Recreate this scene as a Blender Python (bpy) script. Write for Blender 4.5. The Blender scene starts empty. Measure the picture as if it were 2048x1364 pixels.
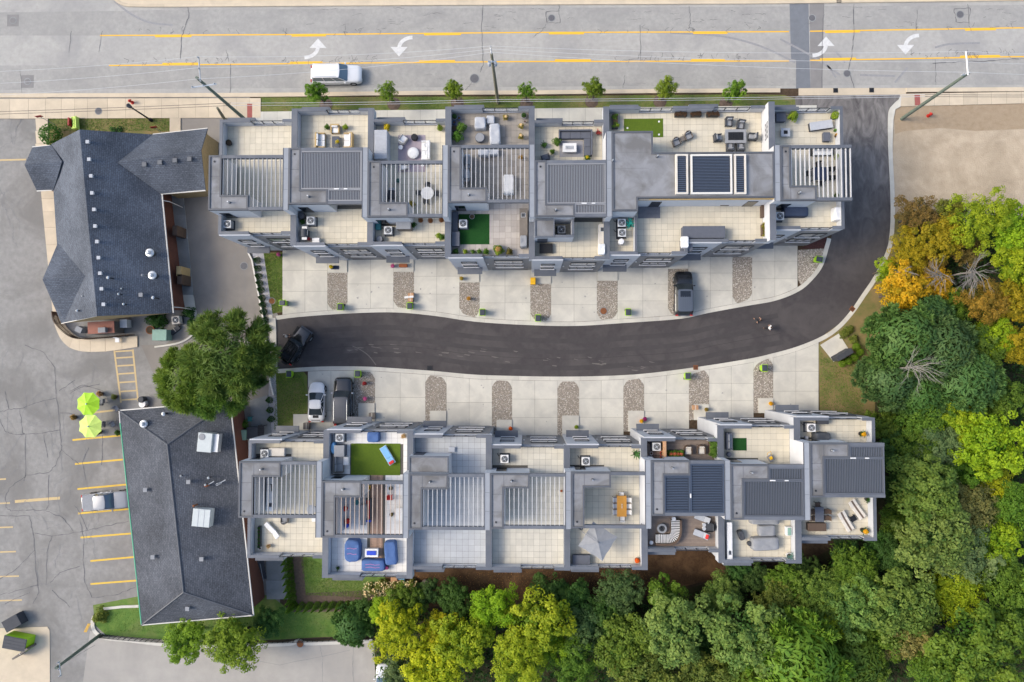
import bpy, bmesh, math, random
import numpy as np
from mathutils import Vector, Matrix

# ------------------------------------------------------------------ camera, sky, sun, exposure
SC = bpy.context.scene
COL = SC.collection
R = math.radians
rnd = random.Random(11)
FPX, CAMH = 1365.33, 77.0            # focal length in photo pixels, camera height in metres
NADIR = (1057.0, 728.0)              # where the plumb line under the camera meets the photo

cam_d = bpy.data.cameras.new('camera')
cam_d.sensor_width = 36.0; cam_d.lens = 24.0
cam_d.clip_start = 1.0; cam_d.clip_end = 2000.0
cam = bpy.data.objects.new('camera', cam_d); COL.objects.link(cam)
_down = Vector((NADIR[0] - 1024, 682 - NADIR[1], -FPX)).normalized()
CAMQ = _down.rotation_difference(Vector((0, 0, -1)))
cam.rotation_mode = 'QUATERNION'; cam.rotation_quaternion = CAMQ
cam.location = (0, 0, CAMH)
SC.camera = cam

SUN_EL, SUN_AZ = 40.0, (-1.0, 0.03)   # sun stands to the west, a little north
wd = bpy.data.worlds.new('World'); SC.world = wd; wd.use_nodes = True
_nt = wd.node_tree
sky = _nt.nodes.new('ShaderNodeTexSky'); sky.sky_type = 'NISHITA'; sky.sun_disc = False
sky.sun_elevation = R(SUN_EL); sky.sun_rotation = math.atan2(SUN_AZ[0], SUN_AZ[1])
sky.air_density = 1.0; sky.dust_density = 3.0; sky.ozone_density = 1.0
_bg = _nt.nodes['Background']; _nt.links.new(sky.outputs[0], _bg.inputs[0]); _bg.inputs[1].default_value = 0.15
sun_d = bpy.data.lights.new('sun', 'SUN'); sun_d.energy = 1.3; sun_d.angle = R(20.0); sun_d.color = (1.0, 0.91, 0.77)
sun = bpy.data.objects.new('sun', sun_d); COL.objects.link(sun)
_h = Vector((SUN_AZ[0], SUN_AZ[1], 0)).normalized() * math.cos(R(SUN_EL)); _h.z = math.sin(R(SUN_EL))
sun.rotation_mode = 'QUATERNION'; sun.rotation_quaternion = _h.to_track_quat('Z', 'Y'); sun.location = (-60, 10, 60)
SC.view_settings.view_transform = 'Standard'; SC.view_settings.look = 'None'
SC.view_settings.exposure = 0.95; SC.view_settings.gamma = 1.0; SC.view_settings.use_curve_mapping = False
SC.cycles.use_denoising = True; SC.cycles.max_bounces = 4; SC.cycles.diffuse_bounces = 2; SC.cycles.glossy_bounces = 2; SC.cycles.transparent_max_bounces = 6

# ------------------------------------------------------------------ helpers
def P(px, py, z=0.0):
    """World point at height z seen at photo pixel (px, py)."""
    d = CAMQ @ Vector((px - 1024, 682 - py, -FPX))
    t = (z - CAMH) / d.z
    return Vector((d.x * t, d.y * t, z))
def XY(px, py, z=0.0):
    v = P(px, py, z); return (v.x, v.y)
def PX(z=0.0): return (CAMH - z) / FPX      # metres per photo pixel at height z

class MB:
    """Collects geometry and links it as one mesh object."""
    def __init__(s): s.v = []; s.f = []; s.m = []; s.cm = 0
    def add(s, vs, fs):
        o = len(s.v); s.v.extend([tuple(p) for p in vs])
        for f in fs: s.f.append(tuple(i + o for i in f)); s.m.append(s.cm)
        return s
    def box(s, x0, y0, z0, x1, y1, z1):
        x0, x1 = min(x0, x1), max(x0, x1); y0, y1 = min(y0, y1), max(y0, y1); z0, z1 = min(z0, z1), max(z0, z1)
        return s.add([(x0,y0,z0),(x1,y0,z0),(x1,y1,z0),(x0,y1,z0),(x0,y0,z1),(x1,y0,z1),(x1,y1,z1),(x0,y1,z1)],
                     [(0,3,2,1),(4,5,6,7),(0,1,5,4),(1,2,6,5),(2,3,7,6),(3,0,4,7)])
    def cbox(s, cx, cy, cz, sx, sy, sz, rz=0.0, rx=0.0, ry=0.0):
        m = Matrix.Translation((cx, cy, cz)) @ Matrix.Rotation(rz, 4, 'Z') @ Matrix.Rotation(ry, 4, 'Y') @ Matrix.Rotation(rx, 4, 'X')
        n = len(s.v); s.box(-sx/2, -sy/2, -sz/2, sx/2, sy/2, sz/2)
        for i in range(n, len(s.v)): s.v[i] = tuple(m @ Vector(s.v[i]))
        return s
    def prism(s, pts, z0, z1):
        n = len(pts); a = sum(pts[i][0]*pts[(i+1)%n][1] - pts[(i+1)%n][0]*pts[i][1] for i in range(n))
        if a < 0: pts = pts[::-1]
        vs = [(p[0], p[1], z0) for p in pts] + [(p[0], p[1], z1) for p in pts]
        fs = [tuple(range(n-1, -1, -1)), tuple(range(n, 2*n))] + [(i, (i+1)%n, n+(i+1)%n, n+i) for i in range(n)]
        return s.add(vs, fs)
    def sheet(s, pts, z):
        n = len(pts); a = sum(pts[i][0]*pts[(i+1)%n][1] - pts[(i+1)%n][0]*pts[i][1] for i in range(n))
        if a < 0: pts = pts[::-1]
        return s.add([(p[0], p[1], z) for p in pts], [tuple(range(n))])
    def face(s, pts): return s.add(pts, [tuple(range(len(pts)))])
    def lathe(s, prof, n=16, cx=0, cy=0, cz=0, cap=True):
        vs = []; k = len(prof)
        for r, z in prof:
            for i in range(n):
                a = 2*math.pi*i/n; vs.append((cx + r*math.cos(a), cy + r*math.sin(a), cz + z))
        fs = [(j*n+i, j*n+(i+1)%n, (j+1)*n+(i+1)%n, (j+1)*n+i) for j in range(k-1) for i in range(n)]
        if cap: fs += [tuple(range(n-1, -1, -1)), tuple((k-1)*n+i for i in range(n))]
        return s.add(vs, fs)
    def cyl(s, cx, cy, z0, z1, r0, r1=None, n=12): return s.lathe([(r0, z0), (r0 if r1 is None else r1, z1)], n, cx, cy)
    def tube(s, path, rad, n=6, cap=True):
        path = [Vector(p) for p in path]; k = len(path); vs = []
        rad = rad if isinstance(rad, (list, tuple)) else [rad]*k
        for i, p in enumerate(path):
            t = (path[min(i+1, k-1)] - path[max(i-1, 0)]).normalized()
            a = t.cross(Vector((0.31, 0.2, 0.93)));  a = a.normalized() if a.length > 1e-3 else Vector((1, 0, 0))
            b = t.cross(a)
            for j in range(n):
                an = 2*math.pi*j/n; vs.append(p + (a*math.cos(an) + b*math.sin(an))*rad[i])
        fs = [(j*n+i, j*n+(i+1)%n, (j+1)*n+(i+1)%n, (j+1)*n+i) for j in range(k-1) for i in range(n)]
        if cap: fs += [tuple(range(n-1, -1, -1)), tuple((k-1)*n+i for i in range(n))]
        return s.add(vs, fs)
    def ball(s, cx, cy, cz, rx, ry=None, rz=None, n=12, m=7, jit=0.0):
        ry = rx if ry is None else ry; rz = rx if rz is None else rz
        vs = [(cx, cy, cz - rz)]
        for j in range(1, m):
            th = math.pi*j/m - math.pi/2
            for i in range(n):
                a = 2*math.pi*i/n; q = 1 + jit*rnd.uniform(-1, 1)
                vs.append((cx + rx*q*math.cos(th)*math.cos(a), cy + ry*q*math.cos(th)*math.sin(a), cz + rz*q*math.sin(th)))
        vs.append((cx, cy, cz + rz)); L = len(vs) - 1
        fs = [(0, 1+(i+1)%n, 1+i) for i in range(n)]
        for j in range(m-2):
            fs += [(1+j*n+i, 1+j*n+(i+1)%n, 1+(j+1)*n+(i+1)%n, 1+(j+1)*n+i) for i in range(n)]
        fs += [(L, 1+(m-2)*n+i, 1+(m-2)*n+(i+1)%n) for i in range(n)]
        return s.add(vs, fs)
    def ribbon(s, pts, w, z, z1=None):
        """flat band of width w along a 2-D polyline; with z1 a solid kerb from z to z1"""
        L, Rr = offset(pts, w/2), offset(pts, -w/2)
        for i in range(len(pts)-1):
            q = [L[i], L[i+1], Rr[i+1], Rr[i]]
            if z1 is None: s.sheet(q, z)
            else: s.prism(q, z, z1)
        return s
    def mesh(s, name, mats, smooth=False, bevel=0.0, seg=1):
        me = bpy.data.meshes.new(name)
        me.from_pydata(s.v, [], s.f)
        mats = mats if isinstance(mats, (list, tuple)) else [mats]
        for m in mats: me.materials.append(MAT[m] if isinstance(m, str) else m)
        if len(mats) > 1: me.polygons.foreach_set('material_index', s.m)
        if bevel:
            bm = bmesh.new(); bm.from_mesh(me); bmesh.ops.remove_doubles(bm, verts=bm.verts, dist=1e-5)
            bmesh.ops.bevel(bm, geom=[e for e in bm.edges if len(e.link_faces) == 2 and e.calc_face_angle(0) > 0.5], offset=bevel,
                            segments=seg, affect='EDGES', clamp_overlap=True)
            bm.to_mesh(me); bm.free()
        if smooth:
            me.polygons.foreach_set('use_smooth', [True]*len(me.polygons))
            try: me.set_sharp_from_angle(angle=R(40))
            except Exception: pass
        me.update(); return me
    def build(s, name, mats, parent=None, smooth=False, bevel=0.0, seg=1, world=True):
        """world=True: vertices are in world space and are shifted under the parent"""
        if parent is not None and world:
            o = ORG.get(parent.name, Vector((0, 0, 0)))
            s.v = [(x-o.x, y-o.y, z-o.z) for x, y, z in s.v]
        me = s.mesh(name, mats, smooth, bevel, seg)
        ob = bpy.data.objects.new(name, me); COL.objects.link(ob)
        if parent is not None:
            ob.parent = parent
            if world: ORG[ob.name] = ORG.get(parent.name, Vector((0, 0, 0)))
        return ob
ORG = {}
def offset(pts, d):
    out = []; n = len(pts)
    for i in range(n):
        a = Vector(pts[max(i-1, 0)]).to_2d(); b = Vector(pts[min(i+1, n-1)]).to_2d()
        t = (b - a); t = t.normalized() if t.length else Vector((1, 0))
        out.append((pts[i][0] - t.y*d, pts[i][1] + t.x*d))
    return out
def smooth_line(pts, k=4):
    """Catmull-Rom through 2-D points"""
    out = []; n = len(pts)
    for i in range(n-1):
        p0, p1, p2, p3 = pts[max(i-1, 0)], pts[i], pts[i+1], pts[min(i+2, n-1)]
        for j in range(k):
            t = j/k
            out.append(tuple(0.5*(2*p1[c] + (p2[c]-p0[c])*t + (2*p0[c]-5*p1[c]+4*p2[c]-p3[c])*t*t + (3*p1[c]-p0[c]-3*p2[c]+p3[c])*t**3) for c in (0, 1)))
    out.append(tuple(pts[-1])); return out
def tag(o, label, cat=None, group=None, kind=None):
    o['label'] = label
    if cat: o['category'] = cat
    if group: o['group'] = group
    if kind: o['kind'] = kind
    return o
def thing(name, label, cat, loc, rz=0.0, group=None):
    o = bpy.data.objects.new(name, None); COL.objects.link(o); o.empty_display_size = 0.2
    o.location = loc; o.rotation_euler = (0, 0, rz); ORG[o.name] = Vector(loc)
    return tag(o, label, cat, group)
def struct(o, label=None, kind='structure'):
    o['kind'] = kind
    if label: o['label'] = label
    return o
def piece(name, me, parent, loc, scale=(1, 1, 1), rot=(0, 0, 0)):
    """one of many alike pieces sharing mesh data; loc in world space"""
    o = bpy.data.objects.new(name, me); COL.objects.link(o)
    o.parent = parent; g = ORG.get(parent.name, Vector((0, 0, 0)))
    o.location = (loc[0]-g.x, loc[1]-g.y, loc[2]-g.z); o.scale = scale; o.rotation_euler = rot
    return o
def copy_tree(o, parent=None):
    c = o.copy(); COL.objects.link(c); c.parent = parent
    for ch in list(o.children): copy_tree(ch, c)
    return c

# ------------------------------------------------------------------ materials
MAT = {}
def _n(nt, t, **kw):
    n = nt.nodes.new(t)
    for k, v in kw.items():
        if k in n.inputs: n.inputs[k].default_value = v
        else: setattr(n, k, v)
    return n
def mk(name, c, c2=None, scale=3.0, rough=0.75, bump=0.0, bscale=None, metal=0.0, vary=0.0, stain=None, stain_scale=0.25, stain_amt=0.5, spec=0.3, alpha=None, local=False, mul=None):
    """principled material: two tones mixed by noise, optional large stains, per-object variation, fine relief"""
    m = bpy.data.materials.new(name); m.use_nodes = True; nt = m.node_tree; b = nt.nodes['Principled BSDF']
    b.inputs['Roughness'].default_value = rough; b.inputs['Metallic'].default_value = metal; b.inputs['Specular IOR Level'].default_value = spec
    L = nt.links.new
    if local: pos = _n(nt, 'ShaderNodeTexCoord').outputs['Object']
    else: pos = _n(nt, 'ShaderNodeNewGeometry').outputs['Position']
    rgb = _n(nt, 'ShaderNodeRGB'); rgb.outputs[0].default_value = (*c, 1); out = rgb.outputs[0]
    if c2:
        ns = _n(nt, 'ShaderNodeTexNoise', Scale=scale, Detail=6.0, Roughness=0.65); L(pos, ns.inputs['Vector'])
        rp = _n(nt, 'ShaderNodeValToRGB'); rp.color_ramp.elements[0].position = 0.33; rp.color_ramp.elements[1].position = 0.67; L(ns.outputs['Fac'], rp.inputs[0])
        mx = _n(nt, 'ShaderNodeMix', data_type='RGBA'); L(rp.outputs[0], mx.inputs['Factor']); L(out, mx.inputs[6]); mx.inputs[7].default_value = (*c2, 1); out = mx.outputs[2]
    if stain:
        ns = _n(nt, 'ShaderNodeTexNoise', Scale=stain_scale, Detail=4.0, Roughness=0.6, Distortion=0.6); L(pos, ns.inputs['Vector'])
        rp = _n(nt, 'ShaderNodeValToRGB'); rp.color_ramp.elements[0].position = 0.44; rp.color_ramp.elements[1].position = 0.65
        rp.color_ramp.elements[1].color = (stain_amt, stain_amt, stain_amt, 1); L(ns.outputs['Fac'], rp.inputs[0])
        mx = _n(nt, 'ShaderNodeMix', data_type='RGBA'); L(rp.outputs[0], mx.inputs['Factor']); L(out, mx.inputs[6]); mx.inputs[7].default_value = (*stain, 1); out = mx.outputs[2]
    if vary:
        oi = _n(nt, 'ShaderNodeObjectInfo'); mr = _n(nt, 'ShaderNodeMapRange'); L(oi.outputs['Random'], mr.inputs[0])
        mr.inputs[3].default_value = 1 - vary; mr.inputs[4].default_value = 1 + vary
        vm = _n(nt, 'ShaderNodeVectorMath', operation='SCALE'); L(out, vm.inputs[0]); L(mr.outputs[0], vm.inputs['Scale']); out = vm.outputs[0]
    L(out, b.inputs['Base Color'])
    if bump:
        nb = _n(nt, 'ShaderNodeTexNoise', Scale=bscale or scale*6, Detail=4.0); L(pos, nb.inputs['Vector'])
        bp = _n(nt, 'ShaderNodeBump', Strength=bump, Distance=0.05); L(nb.outputs['Fac'], bp.inputs['Height']); L(bp.outputs[0], b.inputs['Normal'])
    if alpha is not None: b.inputs['Alpha'].default_value = alpha
    MAT[name] = m; return m
mk('soil', (0.045, 0.030, 0.018), (0.085, 0.058, 0.035), 2.5, 0.95, 0.6, 12)
mk('streetworn', (0.3434, 0.3370, 0.3151), (0.2828, 0.2780, 0.2626), 2.0, 0.9, 0.35, 40, stain=(0.2323, 0.2300, 0.2216), stain_scale=0.22, stain_amt=0.55)
mk('lanetrack', (0.050, 0.046, 0.047), (0.062, 0.057, 0.058), 0.7, 0.85, 0.3, 45)
mk('laneseam', (0.040, 0.037, 0.038), rough=0.8)
mk('oil', (0.33, 0.325, 0.31), (0.27, 0.265, 0.255), 3, 0.7)
mk('street', (0.3889, 0.3800, 0.3533), (0.3283, 0.3220, 0.3008), 1.8, 0.9, 0.35, 40, stain=(0.2424, 0.2400, 0.2387), stain_scale=0.16, stain_amt=0.55)
mk('lot', (0.2778, 0.2710, 0.2550), (0.2172, 0.2120, 0.2005), 1.7, 0.9, 0.6, 25, stain=(0.1616, 0.1560, 0.1452), stain_scale=0.19, stain_amt=0.75)
mk('sidelane', (0.2475, 0.2280, 0.2025), (0.2172, 0.2000, 0.1795), 0.5, 0.9, 0.35, 30, stain=(0.1414, 0.1300, 0.1194), stain_scale=0.10, stain_amt=0.6)
mk('lowlot', (0.3636, 0.3450, 0.3104), (0.3131, 0.2980, 0.2722), 0.6, 0.9, 0.35, 30, stain=(0.2525, 0.2400, 0.2197), stain_scale=0.12, stain_amt=0.5)
mk('newasphalt', (0.062, 0.056, 0.057), (0.050, 0.045, 0.047), 1.6, 0.85, 0.4, 45, stain=(0.088, 0.08, 0.078), stain_scale=0.3, stain_amt=0.7)
mk('patch', (0.17, 0.185, 0.205), (0.145, 0.155, 0.17), 1.2, 0.9, 0.3, 35)
mk('patch2', (0.225, 0.218, 0.212), (0.195, 0.19, 0.185), 1.2, 0.9, 0.3, 35)
mk('concrete', (0.565, 0.545, 0.475), (0.50, 0.485, 0.43), 0.9, 0.85, 0.15, 30, vary=0.06, stain=(0.41, 0.395, 0.355), stain_scale=0.45, stain_amt=0.6)
mk('kerbstone', (0.56, 0.54, 0.48), (0.47, 0.45, 0.40), 1.2, 0.85, 0.2, 25)
mk('walk', (0.56, 0.475, 0.35), (0.49, 0.415, 0.31), 0.8, 0.85, 0.15, 30, vary=0.06, stain=(0.42, 0.36, 0.27), stain_scale=0.4, stain_amt=0.45)
mk('walkgrey', (0.26, 0.27, 0.27), (0.20, 0.21, 0.21), 0.8, 0.85, 0.15, 30, vary=0.1)
mk('tactile', (0.32, 0.10, 0.085), (0.27, 0.085, 0.075), 4, 0.85, 0.3, 60)
mk('joint', (0.16, 0.15, 0.13), rough=0.95)
mk('dirt', (0.48, 0.395, 0.29), (0.39, 0.315, 0.225), 0.9, 0.95, 1.0, 7, stain=(0.29, 0.235, 0.165), stain_scale=0.22, stain_amt=0.65)
mk('drygrass', (0.30, 0.225, 0.145), (0.36, 0.28, 0.19), 1.8, 0.95, 0.8, 10)
mk('lawn', (0.081, 0.128, 0.030), (0.142, 0.169, 0.041), 1.6, 0.95, 0.9, 14, stain=(0.21, 0.165, 0.075), stain_scale=0.30, stain_amt=0.75)
mk('lushlawn', (0.075, 0.158, 0.027), (0.128, 0.210, 0.042), 1.4, 0.95, 0.9, 14, stain=(0.22, 0.19, 0.09), stain_scale=0.25, stain_amt=0.45)
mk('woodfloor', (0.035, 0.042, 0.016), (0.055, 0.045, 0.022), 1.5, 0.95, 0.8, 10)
mk('drylawn', (0.240, 0.168, 0.078), (0.126, 0.138, 0.042), 0.55, 0.95, 0.9, 12)
mk('mulch', (0.105, 0.058, 0.028), (0.055, 0.030, 0.016), 5, 0.95, 0.9, 22, stain=(0.19, 0.11, 0.055), stain_scale=0.6, stain_amt=0.5)
mk('mulchgrey', (0.135, 0.10, 0.075), (0.085, 0.062, 0.05), 4, 0.95, 0.9, 22)
mk('redmulch', (0.085, 0.035, 0.03), (0.05, 0.022, 0.02), 5, 0.95, 0.9, 22)
mk('yellowpaint', (0.78, 0.45, 0.03), (0.70, 0.41, 0.05), 3, 0.7)
mk('oldyellow', (0.55, 0.40, 0.17), (0.42, 0.34, 0.22), 6, 0.8)
mk('brightyellow', (0.66, 0.43, 0.04), (0.54, 0.37, 0.08), 3, 0.7)
mk('whitepaint', (0.62, 0.62, 0.60), (0.50, 0.50, 0.49), 3, 0.7)
mk('tar', (0.085, 0.085, 0.09), (0.14, 0.14, 0.145), 4, 0.7)
mk('tarlight', (0.17, 0.17, 0.175), (0.22, 0.22, 0.22), 4, 0.8)
mk('rubbermark', (0.22, 0.22, 0.225), (0.28, 0.28, 0.285), 4, 0.85)
mk('gravelbase', (0.30, 0.265, 0.22), (0.20, 0.175, 0.145), 8, 0.95, 0.8, 40)
for i, c in enumerate([(0.50, 0.46, 0.40), (0.40, 0.355, 0.30), (0.62, 0.59, 0.54), (0.27, 0.24, 0.215)]): mk('stone%d' % i, c, rough=0.8)
mk('whitestone', (0.42, 0.42, 0.44), (0.30, 0.30, 0.33), 9, 0.85, 0.8, 40)
# buildings
mk('render', (0.50, 0.52, 0.55), (0.46, 0.48, 0.51), 0.8, 0.8, 0.08, 60)
mk('greybrick', (0.245, 0.245, 0.245), (0.20, 0.20, 0.202), 12, 0.85, 0.3, 40)
mk('coping', (0.112, 0.124, 0.146), (0.098, 0.109, 0.13), 1.5, 0.55, vary=0.09, spec=0.35, stain=(0.15, 0.158, 0.172), stain_scale=0.6, stain_amt=0.5)
mk('copingdark', (0.095, 0.102, 0.115), (0.080, 0.086, 0.098), 1.2, 0.5)
mk('membrane', (0.225, 0.23, 0.24), (0.185, 0.19, 0.20), 0.9, 0.75, 0.15, 20, vary=0.10, stain=(0.12, 0.118, 0.115), stain_scale=0.45, stain_amt=0.85)
mk('partywhite', (0.56, 0.575, 0.60), (0.52, 0.535, 0.56), 0.8, 0.8)
mk('canopy', (0.075, 0.082, 0.10), (0.065, 0.072, 0.09), 1.5, 0.5)
mk('tilecream', (0.60, 0.55, 0.435), (0.54, 0.50, 0.40), 1.1, 0.7, vary=0.05, stain=(0.52, 0.47, 0.37), stain_scale=0.5, stain_amt=0.35)
mk('tilegrey', (0.42, 0.44, 0.45), (0.375, 0.39, 0.405), 1.1, 0.7, vary=0.05)
mk('tilepale', (0.56, 0.53, 0.445), (0.50, 0.475, 0.405), 1.1, 0.7, vary=0.06)
mk('tilewhite', (0.68, 0.67, 0.64), (0.63, 0.62, 0.595), 1.1, 0.65, vary=0.03)
mk('tilebrown', (0.285, 0.26, 0.225), (0.24, 0.22, 0.195), 1.1, 0.7, vary=0.12)
mk('tilestone', (0.42, 0.385, 0.345), (0.36, 0.33, 0.30), 1.1, 0.7, vary=0.13)
mk('deckbase', (0.10, 0.093, 0.08), rough=0.9)
mk('plankbrown', (0.255, 0.205, 0.17), (0.21, 0.168, 0.14), 3, 0.7, vary=0.08)
mk('plankgrey', (0.17, 0.175, 0.195), (0.145, 0.15, 0.165), 3, 0.6, vary=0.06)
mk('plankwood', (0.34, 0.225, 0.165), (0.25, 0.17, 0.125), 5, 0.7, vary=0.2)
mk('slatwhite', (0.50, 0.50, 0.50), rough=0.45)
mk('slatwood', (0.46, 0.37, 0.30), rough=0.5)
mk('slatgrey', (0.34, 0.345, 0.35), rough=0.45)
mk('louver', (0.235, 0.24, 0.25), rough=0.35, spec=0.6)
mk('louverdark', (0.10, 0.11, 0.128), rough=0.35, spec=0.6)
mk('copinglight', (0.27, 0.29, 0.315), (0.235, 0.25, 0.275), 0.9, 0.5, vary=0.06)
mk('louverblue', (0.055, 0.072, 0.105), rough=0.35, spec=0.6)
mk('frameblack', (0.022, 0.024, 0.028), rough=0.45)
mk('framegrey', (0.10, 0.11, 0.125), rough=0.45)
mk('windowwhite', (0.66, 0.66, 0.66), rough=0.5)
mk('paneglass', (0.30, 0.32, 0.33), (0.20, 0.22, 0.24), 0.7, 0.06, spec=0.9)
mk('railglass', (0.66, 0.70, 0.74), rough=0.05, spec=0.8, alpha=0.35)
mk('darkglass', (0.012, 0.015, 0.02), rough=0.05, spec=0.8)
mk('carglass', (0.03, 0.04, 0.048), rough=0.05, spec=0.9)
mk('carglassblue', (0.10, 0.155, 0.20), rough=0.05, spec=0.9)
mk('brick', (0.17, 0.072, 0.048), (0.125, 0.052, 0.037), 9, 0.9, 0.5, 30, stain=(0.09, 0.042, 0.034), stain_scale=0.4, stain_amt=0.5)
mk('trimwhite', (0.62, 0.60, 0.55), rough=0.6)
mk('trimgreen', (0.12, 0.44, 0.26), rough=0.5)
mk('tanwood', (0.33, 0.25, 0.13), (0.27, 0.20, 0.10), 3, 0.8)
mk('galv', (0.58, 0.60, 0.61), (0.50, 0.52, 0.53), 2, 0.35, metal=0.6)
mk('metallight', (0.46, 0.50, 0.50), (0.41, 0.45, 0.455), 2, 0.5)
mk('rust', (0.24, 0.09, 0.035), (0.16, 0.065, 0.03), 6, 0.85)
mk('poleold', (0.23, 0.215, 0.15), (0.15, 0.15, 0.11), 3, 0.9)
mk('polegreen', (0.15, 0.185, 0.15), (0.105, 0.13, 0.105), 3, 0.9)
mk('wire', (0.50, 0.51, 0.52), rough=0.5)
mk('wiredark', (0.05, 0.05, 0.055), rough=0.6)
mk('castiron', (0.14, 0.14, 0.15), (0.10, 0.10, 0.11), 12, 0.7, 0.4, 60)
# furniture colours
for nm, c, rg in [('f_white', (0.72, 0.72, 0.71), .6), ('f_cream', (0.62, 0.58, 0.51), .8), ('f_grey', (0.26, 0.27, 0.285), .85), ('f_lgrey', (0.42, 0.44, 0.47), .8),
    ('f_dark', (0.055, 0.06, 0.07), .7), ('f_slate', (0.105, 0.115, 0.14), .8), ('f_black', (0.015, 0.016, 0.019), .5), ('f_brown', (0.105, 0.072, 0.052), .75), ('f_wicker', (0.17, 0.15, 0.13), .9),
    ('f_tan', (0.50, 0.36, 0.17), .7), ('f_teak', (0.50, 0.245, 0.045), .5), ('f_red', (0.56, 0.03, 0.025), .7), ('f_blue', (0.07, 0.135, 0.31), .85), ('f_royal', (0.03, 0.07, 0.50), .5), ('f_sky', (0.19, 0.42, 0.66), .6),
    ('f_teal', (0.045, 0.20, 0.21), .6), ('f_yellow', (0.80, 0.46, 0.02), .6), ('f_orange', (0.72, 0.14, 0.03), .7), ('f_pink', (0.66, 0.24, 0.42), .8), ('f_purple', (0.22, 0.03, 0.20), .8), ('f_terra', (0.34, 0.11, 0.045), .8), ('f_coldroof', (0.30, 0.135, 0.10), .85),
    ('f_navy', (0.03, 0.045, 0.085), .7), ('f_lime', (0.34, 0.62, 0.02), .5), ('f_paleLime', (0.56, 0.74, 0.16), .6), ('f_box', (0.46, 0.27, 0.15), .8), ('f_mint', (0.22, 0.36, 0.30), .6), ('f_signred', (0.33, 0.03, 0.03), .5),
    ('f_stripebrown', (0.135, 0.098, 0.075), .8), ('f_acgrey', (0.37, 0.385, 0.395), .5), ('f_acwhite', (0.55, 0.57, 0.58), .5), ('f_lav', (0.36, 0.31, 0.345), .9), ('f_rug', (0.30, 0.30, 0.32), .9), ('f_skin', (0.50, 0.29, 0.20), .6), ('f_hair', (0.03, 0.02, 0.015), .6),
    ('f_hydrant', (0.50, 0.03, 0.02), .5), ('f_binlid', (0.05, 0.06, 0.075), .5), ('f_flower', (0.78, 0.60, 0.52), .8), ('f_rubber', (0.018, 0.018, 0.019), .85), ('f_chrome', (0.62, 0.63, 0.64), .15)]:
    mk(nm, c, tuple(x*0.86 for x in c), 3.0, rg, local=True)
MAT['f_chrome'].node_tree.nodes['Principled BSDF'].inputs['Metallic'].default_value = 0.9
mk('turf', (0.10, 0.155, 0.012), (0.075, 0.125, 0.012), 7, 0.95, 0.7, 60)
mk('turfdark', (0.012, 0.075, 0.012), (0.009, 0.055, 0.010), 7, 0.95, 0.7, 60)
for nm, c, rg in [('paintwhite', (0.68, 0.69, 0.70), .25), ('paintblack', (0.012, 0.013, 0.015), .18), ('paintgraphite', (0.055, 0.058, 0.064), .25), ('paintsilver', (0.25, 0.265, 0.285), .28), ('paintslate', (0.075, 0.09, 0.115), .3)]:
    m = mk(nm, c, rough=rg, spec=0.6); m.node_tree.nodes['Principled BSDF'].inputs['Coat Weight'].default_value = 0.6

def shingle(name, c, c2, ang):
    """asphalt shingles: courses as a brick pattern in plan, plus speckle and relief"""
    m = bpy.data.materials.new(name); m.use_nodes = True; nt = m.node_tree; b = nt.nodes['Principled BSDF']; L = nt.links.new
    b.inputs['Roughness'].default_value = 0.92; b.inputs['Specular IOR Level'].default_value = 0.15
    g = _n(nt, 'ShaderNodeNewGeometry'); mp = _n(nt, 'ShaderNodeMapping'); mp.inputs['Rotation'].default_value = (0, 0, ang); L(g.outputs['Position'], mp.inputs[0])
    br = _n(nt, 'ShaderNodeTexBrick', Scale=1.0); br.inputs['Color1'].default_value = (*c, 1); br.inputs['Color2'].default_value = (*c2, 1)
    br.inputs['Mortar'].default_value = tuple(x*0.45 for x in c) + (1,); br.inputs['Brick Width'].default_value = 0.34; br.inputs['Row Height'].default_value = 0.17
    br.inputs['Mortar Size'].default_value = 0.012; L(mp.outputs[0], br.inputs['Vector'])
    ns = _n(nt, 'ShaderNodeTexNoise', Scale=9.0, Detail=4.0); L(g.outputs['Position'], ns.inputs['Vector'])
    n2 = _n(nt, 'ShaderNodeTexNoise', Scale=0.25, Detail=3.0); L(g.outputs['Position'], n2.inputs['Vector'])
    ad = _n(nt, 'ShaderNodeMath', operation='ADD'); L(ns.outputs['Fac'], ad.inputs[0]); L(n2.outputs['Fac'], ad.inputs[1])
    mr = _n(nt, 'ShaderNodeMapRange'); mr.inputs[1].default_value = 0.7; mr.inputs[2].default_value = 1.3; mr.inputs[3].default_value = 0.62; mr.inputs[4].default_value = 1.4; L(ad.outputs[0], mr.inputs[0])
    vm = _n(nt, 'ShaderNodeVectorMath', operation='SCALE'); L(br.outputs['Color'], vm.inputs[0]); L(mr.outputs[0], vm.inputs['Scale']); L(vm.outputs[0], b.inputs['Base Color'])
    bp = _n(nt, 'ShaderNodeBump', Strength=0.6, Distance=0.02); L(br.outputs['Fac'], bp.inputs['Height']); bp.invert = True; L(bp.outputs[0], b.inputs['Normal'])
    MAT[name] = m
shingle('shingle_ns', (0.115, 0.131, 0.158), (0.088, 0.10, 0.122), math.pi/2)
shingle('shingle_ew', (0.115, 0.131, 0.158), (0.088, 0.10, 0.122), 0.0)
shingle('shingle2_ns', (0.10, 0.108, 0.124), (0.072, 0.079, 0.092), math.pi/2 - 0.09)
shingle('shingle2_ew', (0.10, 0.108, 0.124), (0.072, 0.079, 0.092), -0.09)

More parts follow.
